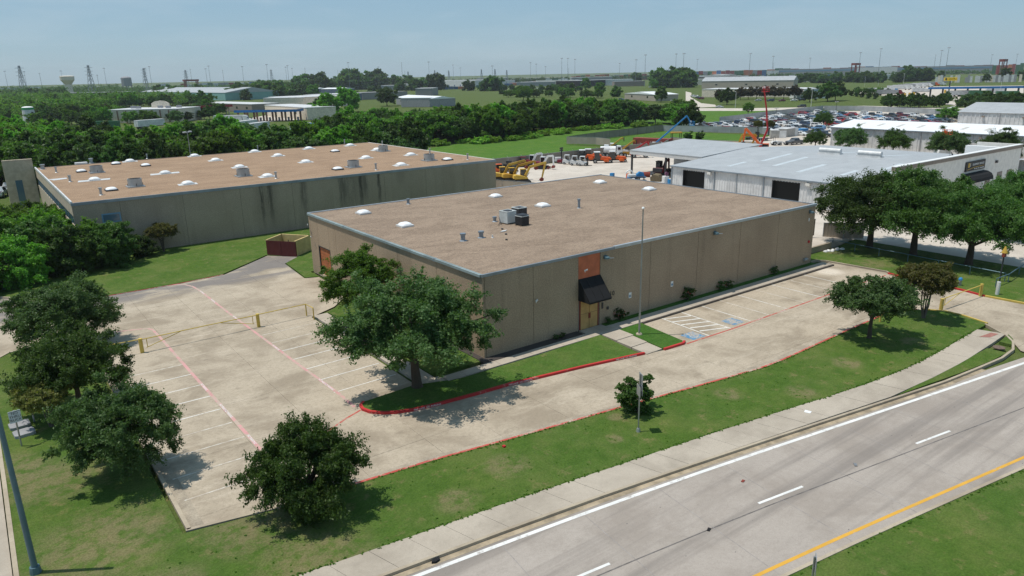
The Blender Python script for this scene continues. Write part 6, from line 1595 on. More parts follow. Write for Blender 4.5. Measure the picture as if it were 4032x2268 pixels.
part('gable', MB().add([(B[0]+.1, B[1], 0), (B[0]+28, B[1], 0), (B[0]+28, B[1], 5.2), (B[0]+14, B[1], 8.0), (B[0]+.1, B[1], 5.2)], [(0, 1, 2, 3, 4)]), 'white_siding_x', w2)
part('roof', MB().add([(B[0]-.4, B[1]-104, 5.2), (B[0]+14, B[1]-104, 8.0), (B[0]+14, B[1]+.4, 8.0), (B[0]-.4, B[1]+.4, 5.2), (B[0]+28, B[1]-104, 5.2), (B[0]+28, B[1]+.4, 5.2)], [(0, 1, 2, 3), (1, 4, 5, 2)]), 'metal_roof', w2)
for k in range(7): part('downpipe', MB().box(B[0]-.35, B[0]-.15, B[1]-13-k*13-.12, B[1]-13-k*13+.12, 0, 5), 'container_grey', w2)
for k in range(5): part('wall_lamp', MB().box(B[0]-.7, B[0]-.15, B[1]-8-k*12-.4, B[1]-8-k*12+.4, 3.7, 4.2), 'stucco_brown', w2)

def facade(a, b, depth, name, label, h, wall, roofm, **kw):
    """hall whose near long side runs from a (left) to b (right)"""
    a, b = Vector(a), Vector(b)
    d_ = b-a; rz = math.atan2(d_.y, d_.x)
    n_ = Vector((-d_.y, d_.x)).normalized()
    c = (a+b)/2 + n_*depth/2
    return hall(name, label, (c.x, c.y), d_.length, depth, h, rz, wall, roofm, **kw)
CAM2 = Vector((-28.7, -42.5))
facade((35.50, 401.98), (65.30, 377.84), 26, 'store_building', 'cream stone store with dark pilasters and white flat roof', 6.6, 'stone_cream', 'container_white', windows=0)
st = [o for o in bpy.data.objects if o.get('label', '').startswith('cream stone store')][0]
wst = (Vector((65.30, 377.84))-Vector((35.50, 401.98))).length
for k in range(9): part('pilaster', MB().box(-wst/2+.6+k*(wst-1.2)/8-.3, -wst/2+.6+k*(wst-1.2)/8+.3, -13.25, -13.004, 0, 6.3), 'brick_brown', st)
part('gable_front', MB().side([(-5, 6.9), (5, 6.9), (5, 9.2), (3, 10.3), (0, 10.7), (-3, 10.3), (-5, 9.2)], 6, 6.6), 'stone_cream', st)
for x, y in ((-12, 0), (-7, -4), (2, 2), (9, -3), (13, 1)): part('roof_unit', MB().box(x-1.1, x+1.1, y-.9, y+.9, 6.96, 8.2), 'container_grey', st)
# green and white storage tank
si = thing('storage_tank', 'white round tank with a green top band among the trees', 'tank', (4.26, 463.48))
part('shell', MB().cyl(0, 0, 0, 8.0, 3.4, 2.9, 20), 'container_white', si)
part('band', MB().cyl(0, 0, 6.9, 8.05, 3.05, 2.98, 20), 'sign_green', si)
part('cap', MB().dome(0, 0, 8.06, 2.95, 2.95, .7, 20, 3), 'letter_white', si)
part('emblem', MB().box(1.2, 2.2, -3.2, -2.6, 4.6, 5.6), 'glass_dark', si)
# gas station on the left
gs = thing('fuel_canopy', 'blue-edged fuel canopy on brick pillars left of centre', 'canopy', (102.53, 338.82), 0)
ga, gb = Vector((85.96, 348.86)), Vector((110.73, 327.17))
gs.location = (*((ga+gb)/2), 0); gs.rotation_euler = (0, 0, math.atan2((gb-ga).y, (gb-ga).x))
gl = (gb-ga).length
part('roof', MB().box(-gl/2, gl/2, -1, 9, 5.0, 5.2), 'container_white', gs)
part('fascia', MB().box(-gl/2-.1, gl/2+.1, -1.1, -1.005, 4.7, 5.9), 'canopy_blue', gs)
part('fascia', MB().box(gl/2+.005, gl/2+.1, -1.0, 9.0, 4.7, 5.9), 'canopy_blue', gs)
for k in range(7):
    for y in (0, 8): part('pillar', MB().box(-gl/2+1.5+k*(gl-3)/6-.4, -gl/2+1.5+k*(gl-3)/6+.4, y-.4, y+.4, 0, 4.99), 'brick_brown', gs)
    part('pump', MB().box(-gl/2+1.5+k*(gl-3)/6-.4, -gl/2+1.5+k*(gl-3)/6+.4, 3.5, 4.5, 0, 1.9), 'container_grey', gs)
facade((117.90, 397.89), (117.39, 331.39), 16, 'station_shop', 'cream station shop behind the blue fuel canopy', 6.0, 'stone_cream', 'container_white', windows=2)
rc_ = thing('fuel_canopy', 'red-striped fuel canopy far left among trees', 'canopy', (98.95, 446.36))
part('roof', MB().box(-13, 13, -5, 5, 5.0, 5.3), 'container_white', rc_)
part('fascia', MB().box(-13.1, 13.1, -5.1, -5.005, 4.6, 6.0), 'canopy_red', rc_)
for x in (-11, 11):
    for y in (-3, 3): part('pillar', MB().box(x-.3, x+.3, y-.3, y+.3, 0, 4.99), 'stone_cream', rc_)
# warehouses in the middle distance
facade((164.44, 526.39), (174.18, 483.63), 45, 'concrete_warehouse', 'pale concrete warehouse with loading doors, left of centre', 7.6, 'stone_cream', 'container_white', windows=0)
facade((174.75, 482.60), (209.09, 521.97), 30, 'concrete_warehouse', 'pale concrete wing with white loading doors beside the pale warehouse', 7.4, 'stone_cream', 'container_white', doors=5)
facade((240.40, 597.21), (282.52, 611.73), 30, 'blue_warehouse', 'dark blue metal warehouse with bright roof edge', 6.2, 'navy_siding', 'container_white', doors=5, doorm='container_grey')
facade((286.85, 619.90), (337.27, 621.94), 30, 'grey_warehouse', 'plain grey-brown warehouse right of the dark blue one', 6.2, 'grey_siding', 'grey_siding')
facade((384.23, 688.85), (398.22, 675.62), 30, 'grey_warehouse', 'small grey warehouse with white roof behind the plain one', 7.5, 'grey_siding', 'container_white')
facade((246.00, 474.93), (236.39, 408.47), 20, 'metal_building', 'white-roofed metal building with peaked front by the wood', 5.4, 'container_grey', 'white_roof', pitch=1.6, ridge='x', windows=3)
facade((236.58, 408.12), (258.81, 423.84), 22, 'metal_building', 'side wing of the white-roofed metal building by the wood', 6.0, 'container_grey', 'white_roof')
facade((384.09, 1034.49), (387.62, 984.97), 25, 'blue_warehouse', 'far small dark blue warehouse with white roof, left one', 6.0, 'navy_siding', 'white_roof', pitch=1.5)
facade((391.03, 971.75), (402.01, 929.14), 25, 'blue_warehouse', 'far small dark blue warehouse with white roof, right one', 6.0, 'navy_siding', 'white_roof', pitch=1.5)
facade((175.02, 1062.02), (201.96, 772.14), 60, 'teal_warehouse', 'long teal metal warehouse with pale ridged roof at left', 8.0, 'teal_siding', 'metal_roof', pitch=5.0)
facade((114.63, 539.47), (127.83, 453.55), 20, 'brown_warehouse', 'low brown flat-roofed building behind the red canopy', 5.0, 'stucco_brown', 'container_white', windows=6)
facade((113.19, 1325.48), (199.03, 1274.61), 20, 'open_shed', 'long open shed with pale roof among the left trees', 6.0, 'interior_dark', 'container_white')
facade((754.47, 1303.52), (759.91, 1126.51), 60, 'distribution_centre', 'long white distribution building beyond the far field', 11, 'container_white', 'container_white', doors=9, doorm='container_blue')
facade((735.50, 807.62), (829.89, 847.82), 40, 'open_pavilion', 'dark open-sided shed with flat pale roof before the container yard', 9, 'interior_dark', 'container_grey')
facade((396.44, 377.47), (377.23, 327.25), 18, 'tan_shed', 'tan metal shed with white pitched roof beyond the wood', 4.6, 'tan_siding', 'white_roof', pitch=1.6, ridge='y', windows=2)
facade((690.09, 539.90), (729.85, 443.54), 26, 'tan_warehouse', 'long tan warehouse with grey pitched roof behind the office', 8.2, 'tan_siding', 'metal_roof', pitch=4.5, windows=3)
facade((453.73, 347.92), (479.84, 274.09), 34, 'office_building', 'low white-roofed office half hidden behind dark trees', 6.0, 'stone_cream', 'container_white')
po = facade((452.83, 257.16), (470.07, 250.36), 16, 'entrance_pavilion', 'white angular entrance pavilion with dark glass and lettering', 6.5, 'letter_white', 'container_white', windows=3)
wpo = (Vector((470.07, 250.36))-Vector((452.83, 257.16))).length
text('facade_lettering', 'PARAGON INDUSTRIES', wpo*.075, 'canopy_blue', po, (0, -8.2, 5.4), (math.radians(90), 0, 0), .02)
facade((1855.59, 1549.59), (1402.01, 1056.63), 30, 'far_warehouse', 'brown warehouse with pale roof before the container stacks', 10, 'stucco_brown', 'container_white', doors=6, doorm='container_grey')
# long walls of the freight terminal at the right horizon
D1, D2 = 1100, 1150
lw = facade((1718.4, 1122.6), (1935.1, 701.4), 40, 'freight_terminal', 'very long grey freight terminal with blue stripe on the right horizon', 18.4, 'container_grey', 'container_grey')
lwl = (Vector((1935.1, 701.4))-Vector((1718.4, 1122.6))).length
part('stripe', MB().box(-lwl/2, lwl/2, -20.3, -20.01, 18.4*.70, 18.4*.85), 'blue_trim', lw)
facade((1693.8, 1141.1), (1709.9, 1117.3), 40, 'freight_terminal', 'white end block of the freight terminal on the right horizon', 16.2, 'container_white', 'container_white')
lw2 = facade((1779.4, 944.4), (1820.5, 865.3), 10, 'freight_terminal', 'white bay of the freight terminal above the dark trees', 19.8, 'container_white', 'container_white')

# fuel station at the right with its trucks
fa, fb = Vector((512.91, 201.41)), Vector((552.46, 149.16))
fs = thing('fuel_canopy', 'long blue fuel canopy with dark columns at the right', 'canopy', (*((fa+fb)/2), 0), math.atan2((fb-fa).y, (fb-fa).x))
fl_ = (fb-fa).length
part('roof', MB().box(-fl_/2, fl_/2, -4, 8, 5.3, 5.5), 'container_white', fs)
part('fascia', MB().box(-fl_/2-.1, fl_/2+.1, -4.1, -4.005, 5.2, 6.6), 'canopy_blue', fs)
for k in range(9): part('column', MB().box(-fl_/2+2.5+k*(fl_-5)/8-.45, -fl_/2+2.5+k*(fl_-5)/8+.45, -.5, .5, 0, 5.29), 'dark_metal', fs)
ys_ = thing('price_sign', 'yellow station sign board above the blue canopy', 'sign', (597.83, 222.87))
part('board', MB().box(-4.6, 4.6, -.4, .4, 9.2, 11.6), noisy('sign_yellow', (.75, .52, .02), .05), ys_)
part('post', MB().box(-.4, .4, -.3, .3, 0, 9.19), 'dark_metal', ys_)
part('emblem', MB().cyl(0, 0, 0, .05, .8, n=10), 'letter_black', ys_, (-3.2, -.41, 10.4)).rotation_euler = (math.radians(90), 0, 0)
for k, (w_, h_) in enumerate(((.75, .8), (.6, .9), (.7, .8), (.6, 1.1), (.55, 1.2), (.7, .7))): part('letter_mark', MB().box(-1.5+k*.95, -1.5+k*.95+w_, -.42, -.402, 10.0, 10.0+h_), noisy('ochre_letter', (.16, .11, .01), .1) if k == 0 else 'ochre_letter', ys_)
ys_.rotation_euler = (0, 0, math.radians(-50))
def semi(label, loc, rz, cabc, boxm, group, ln=14.5, tractor=True):
    t_ = thing('semi_truck' if tractor else 'box_trailer', label, 'truck' if tractor else 'trailer', loc, rz, group)
    part('trailer_box', MB().box(-ln, 0, -1.28, 1.28, 1.15, 4.0), boxm, t_)
    part('trailer_frame', MB().box(-ln, -.2, -.5, .5, .85, 1.14), 'machine_black', t_)
    part('door_seam', MB().box(-ln-.03, -ln-.002, -.05, .05, 1.2, 3.95), 'container_grey', t_)
    for s in (-1, 1):
        for x in (-ln+1.5, -ln+2.8): part('wheel', MB().ycyl(x, .5, s*1.0-.25, s*1.0+.25, .5, 10), 'tyre', t_)
    if tractor:
        part('cab', MB().side([(.3, .8), (4.2, .8), (4.5, 1.3), (4.3, 2.0), (2.9, 2.2), (2.3, 3.1), (1.9, 3.8), (.3, 4.0)], -1.2, 1.2), cabc, t_)
        part('windscreen', MB().quad((2.95, -1.0, 2.2), (2.95, 1.0, 2.2), (2.36, 1.0, 3.1), (2.36, -1.0, 3.1)), 'glass_dark', t_)
        part('grille', MB().box(4.45, 4.56, -.8, .8, .9, 1.8), 'rim', t_)
        for s in (-1, 1):
            for x in (.9, 3.7): part('wheel', MB().ycyl(x, .5, s*1.05-.2, s*1.05+.2, .5, 10), 'tyre', t_)
    return t_
semi('white semi truck beside the left fuel canopy', (84.98, 333.67), math.radians(-40), 'machine_white', 'container_white', None)
semi('green container trailer parked behind the left woods', (29.79, 336.45), math.radians(-35), 'machine_white', 'container_green', None, 12, False)
semi('white box trailer with dark rear door, parked behind the left woods', (48.64, 337.13), math.radians(28), 'machine_white', 'container_white', None, 14.5, False)
for i, (p, m_) in enumerate((((74.14, 266.16), 'container_white'), ((83.16, 242.49), 'container_white'), ((87.52, 241.00), 'container_blue'), ((75.82, 286.50), 'container_white'))):
    semi('%s trailer parked below the blue canopy, %s from left' % ('white box' if m_ == 'container_white' else 'blue', ('second', 'third', 'fourth', 'first')[i]), p, math.radians(40), 'machine_white', m_, 'trailers below the blue canopy', 13, False)
tx = [(586.67, 268.90), (587.85, 264.03), (571.88, 252.51), (538.75, 233.35), (667.41, 290.52), (690.30, 296.82), (714.46, 303.46), (740.06, 309.81), (767.21, 315.11), (801.77, 324.07), (826.22, 328.15)]
tc = ['machine_white', 'machine_white', 'machine_blue', 'machine_maroon', 'machine_white', 'machine_white', 'machine_white', 'machine_white', 'machine_white', 'machine_orange', 'machine_white']
for i, p in enumerate(tx): semi('%s semi truck in the parked row left of the blue canopy, %s from left' % (tc[i].split('_')[1], ORD[i]), p, math.radians(-55), tc[i], 'container_white' if i % 3 else 'container_grey', 'semi trucks parked in a row')
for i, (p, m_) in enumerate((((594.68, 235.85), 'container_white'), ((527.33, 180.84), 'container_white'), ((535.79, 177.74), 'container_white'), ((531.54, 168.35), 'container_green'), ((524.03, 149.12), 'container_green'), ((583.07, 177.91), 'container_white'))):
    semi('%s trailer under the right fuel canopy, %s from left' % (m_.split('_')[1], ('first', 'second', 'third', 'fourth', 'sixth', 'fifth')[i]), p, math.radians(-48), 'machine_white', m_, 'trailers under the right fuel canopy', 13, False)
for i, p in enumerate(((515.21, 216.85), (526.92, 219.24), (537.58, 221.08), (597.23, 225.34))): tag(part('bollard_drum', MB().cyl(0, 0, 0, 2.3, .75, n=10), 'amber_yellow', None, (*p, 0)), 'amber round post by the fuel station, %s from left' % ORD[i], 'bollard', 'amber posts')
# trailers and container stacks along the horizon
rb = random.Random(21)
cols = ['container_red', 'container_orange', 'container_green', 'container_blue', 'container_red', 'container_grey', 'container_white']
def row_of_boxes(a, b, h, n_, mats, label, group, seed, depth=5.0, name='shipping_container', hv=0.0, gap=.0):
    """n boxes end to end from ground point a to b"""
    a, b = Vector(a), Vector(b)
    rr = random.Random(seed)
    rz = math.atan2((b-a).y, (b-a).x)
    ln = (b-a).length/n_
    for i in range(n_):
        c = a.lerp(b, (i+.5)/n_)
        m_ = rr.choice(mats)
        if rr.random() < gap: continue
        hh = h*(1-hv*rr.random())
        t_ = thing(name, '%s %s, %s from left' % ('beige' if 'cream' in m_ else m_.split('_')[1], label, ORD[i]), 'container', (c.x, c.y, 0), rz, group)
        part('shell', MB().box(-ln*.48, ln*.48, -depth/2, depth/2, 0, hh), m_, t_)
        part('roof_edge', MB().box(-ln*.485, ln*.485, -depth/2-.05, depth/2+.05, hh-.3, hh+.05), m_, t_)
CM = ['container_red', 'container_orange', 'container_red', 'container_green', 'container_blue', 'container_grey']
row_of_boxes((1423.7, 1609.9), (1543.0, 1496.8), 15.2, 12, CM, 'container stack in the yard behind the pavilion', 'container stacks', 1, 12, hv=.35)
row_of_boxes((1400.1, 1356.9), (1448.8, 1305.3), 15.4, 6, CM, 'container stack behind the round trees', 'container stacks', 2, 12, hv=.35)
row_of_boxes((1498.4, 1248.9), (1618.6, 1091.5), 19.4, 18, CM, 'container stack on the right horizon', 'container stacks', 3, 12, hv=.12)
row_of_boxes((2031.7, 1373.3), (2309.7, 841.5), 22.2, 26, CM, 'container stack seen over the freight terminal', 'container stacks', 4, 14, hv=.2)
row_of_boxes((1748.3, 630.0), (1766.9, 578.5), 22.2, 8, ['container_red', 'container_green', 'container_green', 'container_orange'], 'container stack at the far right edge', 'container stacks', 5, 12, hv=.2)
row_of_boxes((363.0, 1867.7), (570.3, 1813.2), 15.8, 18, CM + ['container_white'], 'container stack on the left horizon', 'container stacks', 6, 12, hv=.4)
row_of_boxes((705.2, 1710.0), (856.4, 1638.7), 7.3, 16, ['container_orange', 'container_red', 'container_grey'], 'rust stack in the yard before the tree belt', 'container stacks', 7, 10, hv=.3)
row_of_boxes((589.7, 962.4), (627.2, 938.4), 4.4, 6, ['container_blue', 'container_orange', 'container_red'], 'truck trailer along the far field edge', 'far trailers', 8, 6, hv=.3)
row_of_boxes((682.7, 1009.5), (721.9, 981.9), 4.3, 7, ['container_red', 'container_green', 'container_white'], 'truck trailer beyond the far field', 'far trailers', 9, 6, hv=.3)
row_of_boxes((789.8, 1068.5), (1036.0, 1282.8), 5.1, 9, ['container_blue', 'container_orange', 'container_grey', 'container_blue'], 'trailer in the long parked line', 'far trailers', 10, 8, hv=.2)
row_of_boxes((1176.6, 1426.2), (1236.7, 1374.7), 10.5, 10, ['container_white', 'container_green', 'container_orange', 'container_white'], 'truck parked before the container stacks', 'far trailers', 11, 8, hv=.4)
row_of_boxes((1139.7, 816.2), (1175.5, 765.1), 10.0, 9, ['container_white', 'container_white', 'container_green'], 'trailer parked behind the tan warehouse', 'far trailers', 12, 8, hv=.3)
row_of_boxes((1054.7, 675.9), (1097.9, 606.1), 11.1, 13, ['container_white', 'container_white', 'container_blue', 'container_grey'], 'trailer parked before the freight terminal', 'far trailers', 13, 8, hv=.3)
row_of_boxes((959.3, 393.6), (991.9, 310.5), 9.3, 34, ['container_white', 'container_white', 'container_white', 'container_grey', 'stone_cream'], 'trailer parked beyond the fuel station', 'far trailers', 14, 8, hv=.35, gap=.25)
row_of_boxes((61.3, 1995.5), (138.3, 1990.6), 14.8, 7, ['container_white'], 'white trailer roof at the far left', 'far trailers', 15, 12, hv=.1)
row_of_boxes((718.7, 651.5), (747.6, 619.1), 4.6, 12, ['container_grey', 'container_white', 'container_blue'], 'pallet stack in the stone yard', 'stone yard pallets', 16, 4, hv=.5)

# low roofs scattered toward the horizon
far_roofs = [((76.9, 2255.0), 130, 'container_white', 'container_white'), ((134.9, 2151.4), 90, 'stucco_brown', 'container_white'), ((173.1, 2047.7), 70, 'container_white', 'container_white'), ((213.9, 1942.7), 110, 'container_grey', 'container_white'), ((295.3, 2032.3), 120, 'container_white', 'container_white'), ((317.1, 1825.7), 80, 'stucco_brown', 'container_grey'), ((619.9, 2164.1), 90, 'container_white', 'container_white'),
             ((639.6, 1520.6), 70, 'container_white', 'container_white'), ((707.1, 1545.3), 60, 'stucco_brown', 'container_white'), ((959.3, 1696.4), 90, 'container_white', 'container_white'), ((1052.1, 1520.1), 110, 'container_grey', 'container_grey'), ((1203.9, 1657.6), 90, 'container_white', 'container_white'), ((1127.9, 1589.1), 80, 'container_grey', 'container_white'), ((1236.7, 1633.4), 120, 'container_grey', 'container_grey'), ((1358.0, 1665.3), 140, 'container_white', 'stone_cream'), ((990.4, 1058.1), 80, 'container_grey', 'container_white'), ((1288.0, 1032.7), 120, 'container_white', 'container_white'), ((1155.9, 877.6), 90, 'stucco_brown', 'container_white')]
near_roofs = [((564.9, 1057.5), 60, 'container_grey', 'container_white'), ((642.7, 1128.6), 70, 'stucco_brown', 'container_white'), ((841.9, 1178.9), 80, 'container_white', 'container_white'), ((785.4, 970.9), 60, 'container_grey', 'container_white'), ((876.2, 1025.7), 80, 'stone_cream', 'container_white'), ((847.3, 849.1), 60, 'container_white', 'container_white'), ((792.8, 762.1), 45, 'stucco_brown', 'container_grey'), ((866.5, 679.4), 70, 'stone_cream', 'container_white'), ((1010.0, 652.8), 80, 'container_grey', 'container_white'), ((1315.2, 623.7), 90, 'container_white', 'container_white')]
for i, (p, w_, wm, rm) in enumerate(near_roofs): hall('low_warehouse', 'low shed with pale flat roof in the far yards, %s from left' % ORD[i], p, w_, 30, 7 + i % 3, math.radians(-38), wm, rm)
for i, (p, w_, wm, rm) in enumerate(far_roofs): hall('far_warehouse', 'low pale-roofed shed near the horizon, %s from left' % ORD[i], p, w_, 45, 9 if i % 3 else 12, math.radians(-38), wm, rm, windows=0)
# ------------------------------------------------------------------ masts, pylons, poles
def mast(k_label, loc, h, r=.35, head=True, n_=1):
    t_ = thing('light_mast', 'tall floodlight mast on the horizon, %s from left' % k_label, 'light mast', loc, 0, 'floodlight masts')
    part('pole', MB().cyl(0, 0, 0, h, r, r*.5, 6), 'lattice_grey', t_)
    if head: part('head', MB().cyl(0, 0, h, h+1.0, 2.2, 1.6, 8), 'lattice_grey', t_)
ml_ = [((57.8, 1655.3), 44.3), ((87.9, 1653.5), 43.0), ((147.7, 1648.3), 43.5), ((191.8, 1441.2), 44.3), ((255.3, 1430.3), 43.4), ((242.9, 1330.9), 44.2), ((353.1, 1408.1), 41.0), ((332.7, 1310.0), 44.0), ((384.8, 1295.0), 42.3),
       ((391.4, 1187.7), 43.4), ((488.0, 1365.6), 41.7), ((456.8, 1270.6), 42.5), ((533.9, 1455.3), 40.0), ((471.0, 1048.4), 42.4), ((692.7, 1385.6), 40.1), ((632.1, 1077.0), 43.0), ((774.4, 1224.3), 40.1), ((895.0, 1384.6), 36.0), ((665.2, 936.5), 33.4),
       ((837.6, 1057.2), 39.9), ((908.3, 1128.8), 38.4), ((986.0, 1194.5), 34.2), ((752.1, 868.7), 42.7), ((824.9, 937.9), 44.3), ((834.2, 929.8), 42.4), ((1030.7, 1019.3), 36.5), ((836.5, 788.9), 38.0), ((773.4, 710.2), 42.8), ((802.1, 678.4), 43.1), ((732.8, 605.6), 41.2), ((1130.2, 909.8), 40.5),
       ((864.2, 599.8), 41.1), ((964.3, 631.2), 38.2), ((1247.6, 745.5), 37.8), ((1113.6, 578.1), 41.7), ((1037.8, 507.5), 44.6), ((1161.8, 479.6), 41.6), ((981.5, 392.6), 41.3), ((1559.9, 562.7), 37.8), ((1573.6, 525.5), 37.5)]
ml_.sort(key=lambda q: -math.atan2(q[0][1]+42.5, q[0][0]+28.7))
for i, (p, h) in enumerate(ml_): mast(ORD[i], p, h)
def pylon(label, loc, h, b=7.0, rz=.5):
    t_ = thing('pylon', label, 'pylon', loc, rz, 'lattice power pylons')
    lv = [0, .22, .42, .58, .70, .80, .90, 1.0]
    wd = lambda f: b*(1-f*.86) if f < .62 else b*.43*(1-(f-.62)*1.4)
    mb = MB()
    for s in ((-1, -1), (1, -1), (1, 1), (-1, 1)):
        mb.tube([(s[0]*wd(f)/2, s[1]*wd(f)/2, f*h) for f in lv], .34, 4)
    part('frame', mb, 'lattice_grey', t_)['kind'] = 'stuff'
    mb = MB()
    for f0, f1 in zip(lv, lv[1:]):
        for (s, q) in (((-1, -1), (1, -1)), ((1, -1), (1, 1)), ((1, 1), (-1, 1)), ((-1, 1), (-1, -1))):
            mb.tube([(s[0]*wd(f0)/2, s[1]*wd(f0)/2, f0*h), (q[0]*wd(f1)/2, q[1]*wd(f1)/2, f1*h)], .2, 3)
            mb.tube([(q[0]*wd(f0)/2, q[1]*wd(f0)/2, f0*h), (s[0]*wd(f1)/2, s[1]*wd(f1)/2, f1*h)], .2, 3)
    part('bracing', mb, 'lattice_grey', t_)['kind'] = 'stuff'
    for f in (.68, .80, .92): part('cross_arm', MB().bar((-b*.75, 0, f*h), (b*.75, 0, f*h), .5), 'lattice_grey', t_)
py = [((68.6, 1454.3), 50.7, 'lattice pylon at the far left, left of the water tower'), ((168.4, 1444.5), 50.4, 'lattice pylon right of the water tower'), ((290.5, 1627.2), 47.4, 'lattice pylon beside two masts, left of centre'), ((389.1, 1708.3), 43.6, 'lattice pylon above the orange yard crane'),
      ((724.7, 2130.5), 47.5, 'small distant pylon above the tree belt'), ((991.3, 2129.9), 37.8, 'tiny distant pylon behind the tree belt'), ((1134.0, 2057.0), 35.3, 'tiny pylon right of the tallest dark pole'), ((1206.5, 2015.2), 37.3, 'tiny pylon over the white distribution building, left one'), ((1244.2, 1992.1), 35.8, 'tiny pylon over the white distribution building, right one'), ((1274.1, 1852.9), 36.7, 'tiny pylon right of the leaning crane'), ((1249.8, 1747.8), 36.1, 'broad pylon left of the field trees'), ((1396.3, 1888.6), 33.7, 'tiny pylon above the long trailer line')]
for p, h, lb in py: pylon(lb, p, h, h*.16 + 2)
def upole(label, loc, h, arms=1, mat='pole_wood', r=.2):
    t_ = thing('utility_pole', label, 'utility pole', loc, .6, 'utility poles')
    part('pole', MB().cyl(0, 0, 0, h, r, r*.65, 6), mat, t_)
    for k in range(arms): part('cross_arm', MB().box(-1.4, 1.4, -.08, .08, h-.8-k*1.0, h-.6-k*1.0), mat, t_)
ups = [((35.75, 408.29), 10.32, 1, 'left of the cream store'), ((62.30, 413.85), 9.48, 0, 'in front of the cream store'), ((57.92, 412.55), 7.26, 1, 'before the cream store wall'), ((15.70, 481.20), 8.06, 1, 'right of the green-banded tank'), ((48.65, 547.21), 9.33, 1, 'in the trees left of the store'), ((194.86, 578.16), 6.06, 0, 'before the pale warehouse'), ((481.22, 649.48), 12.52, 0, 'at the left of the far green field'), ((554.94, 485.10), 11.73, 0, 'by the bright tree beyond the wood'), ((530.01, 456.13), 9.31, 0, 'right of the bright tree beyond the wood'),
       ((62.4, 1053.7), 33.8, 1, 'dark and tall at the left horizon'), ((124.2, 1046.8), 31.0, 2, 'dark and tall with arms at the left horizon'), ((256.5, 1123.1), 37.6, 1, 'over the orange yard crane'), ((299.1, 1111.8), 35.5, 1, 'over the container stacks at left'), ((374.4, 980.9), 35.2, 1, 'rising from the tree belt'), ((496.4, 1146.7), 33.3, 0, 'thin in the tree belt'), ((449.0, 836.0), 38.8, 0, 'tallest and dark near the centre horizon'), ((596.4, 1097.3), 29.6, 0, 'right of the tallest dark one'), ((826.1, 936.9), 28.5, 0, 'among the floodlight masts'), ((863.2, 760.3), 29.5, 0, 'left of the round tree group'), ((1047.9, 686.0), 30.3, 0, 'on the right horizon beside a mast'), ((1158.9, 486.1), 36.6, 2, 'with arms on the far right horizon')]
for p, h, a_, lb in ups: upole('utility pole %s' % lb, p, h, a_)
def street_lamp(label, loc, h, mat='pole_metal', heads=2, rz=0.0):
    t_ = thing('street_lamp', label, 'street lamp', loc, rz)
    part('pole', MB().cyl(0, 0, 0, h, .11, .07, 8), mat, t_)
    for k in range(heads):
        s = (-1, 1)[k % 2]
        part('arm', MB().tube([(0, 0, h-.1), (s*.9, 0, h+.05)], .05, 5), mat, t_)
        part('lamp_head', MB().box(s*.9-.45, s*.9+.45, -.2, .2, h, h+.22), 'white_metal', t_)
street_lamp('grey lamp post with twin heads rising behind the tan roof', (6.2, 109.0), 11.3, 'pole_metal', 2, .8)
street_lamp('dark lamp post at the corner of the field fences', (169.50, 137.70), 7.90, 'dark_metal', 0)
street_lamp('lamp post between the parked cars, nearer one', (214.48, 104.65), 3.78, 'dark_metal', 2)
street_lamp('lamp post between the parked cars at the left', (272.08, 157.76), 3.41, 'dark_metal', 2)
street_lamp('lamp post at the back of the car lot', (317.88, 155.08), 4.59, 'dark_metal', 2)
street_lamp('pale lamp post beside the black moving SUV', (351.21, 188.98), 9.26, 'white_metal', 1)
street_lamp('pale lamp post near the silver moving car', (324.98, 219.56), 8.86, 'white_metal', 1)
for i, (p, h) in enumerate((((764.07, 379.64), 10.34), ((826.98, 397.33), 5.30), ((590.05, 254.97), 14.93), ((533.26, 163.21), 9.50))): street_lamp('pale lamp post at the right fuel station, %s from left' % ORD[i], p, h, 'white_metal', 1)
for i, p in enumerate(((793.32, 451.92), (747.28, 410.93), (810.30, 441.42))): upole('utility pole behind the entrance pavilion, %s from left' % ORD[i], p, 9.5, 1)
# water tower, yard crane, tank
wt = thing('water_tower', 'pale mushroom-shaped water tower on the left horizon', 'water tower', (134.2, 1448.6))
WH = 33.5
part('bowl', MB().cyl(0, 0, WH-14.5, WH-7.2, 5.5, 10.8, 22).cyl(0, 0, WH-7.2, WH-1.2, 10.8, 11.2, 22).dome(0, 0, WH-1.2, 11.2, 11.2, 1.2, 22, 3), 'stone_cream', wt)
part('stem', MB().cyl(0, 0, 0, WH-14.4, 6.5, 5.5, 20), 'stone_cream', wt)
s2 = thing('storage_sphere', 'small tank on legs at the left horizon', 'tank', (223.1, 1436.2))
SH = 30.8
part('tank', MB().cyl(0, 0, SH*.45, SH*.9, SH*.28, SH*.28, 14).dome(0, 0, SH*.9, SH*.28, SH*.28, SH*.1, 14, 3), 'container_grey', s2)
for a_ in range(4): part('leg', MB().bar((SH*.22*math.cos(a_*1.57), SH*.22*math.sin(a_*1.57), SH*.45), (SH*.32*math.cos(a_*1.57), SH*.32*math.sin(a_*1.57), 0), SH*.05), 'container_grey', s2)
for p, h, lb in (((302.6, 1317.7), 23.1, 'brown yard gantry crane above the left container stacks'), ((1286.7, 678.3), 27.8, 'red gantry crane behind the freight terminal'), ((1285.2, 440.8), 28.1, 'red gantry crane at the far right horizon')):
    t_ = thing('gantry_crane', lb, 'crane', p, .2)
    for x in (-h*.45, h*.45):
        for y in (-3, 3): part('leg', MB().box(x-.8, x+.8, y-.6, y+.6, 0, h*.86), 'rust_red', t_)
    part('beam', MB().box(-h*.55, h*.55, -3.5, 3.5, h*.865, h), 'rust_red', t_)

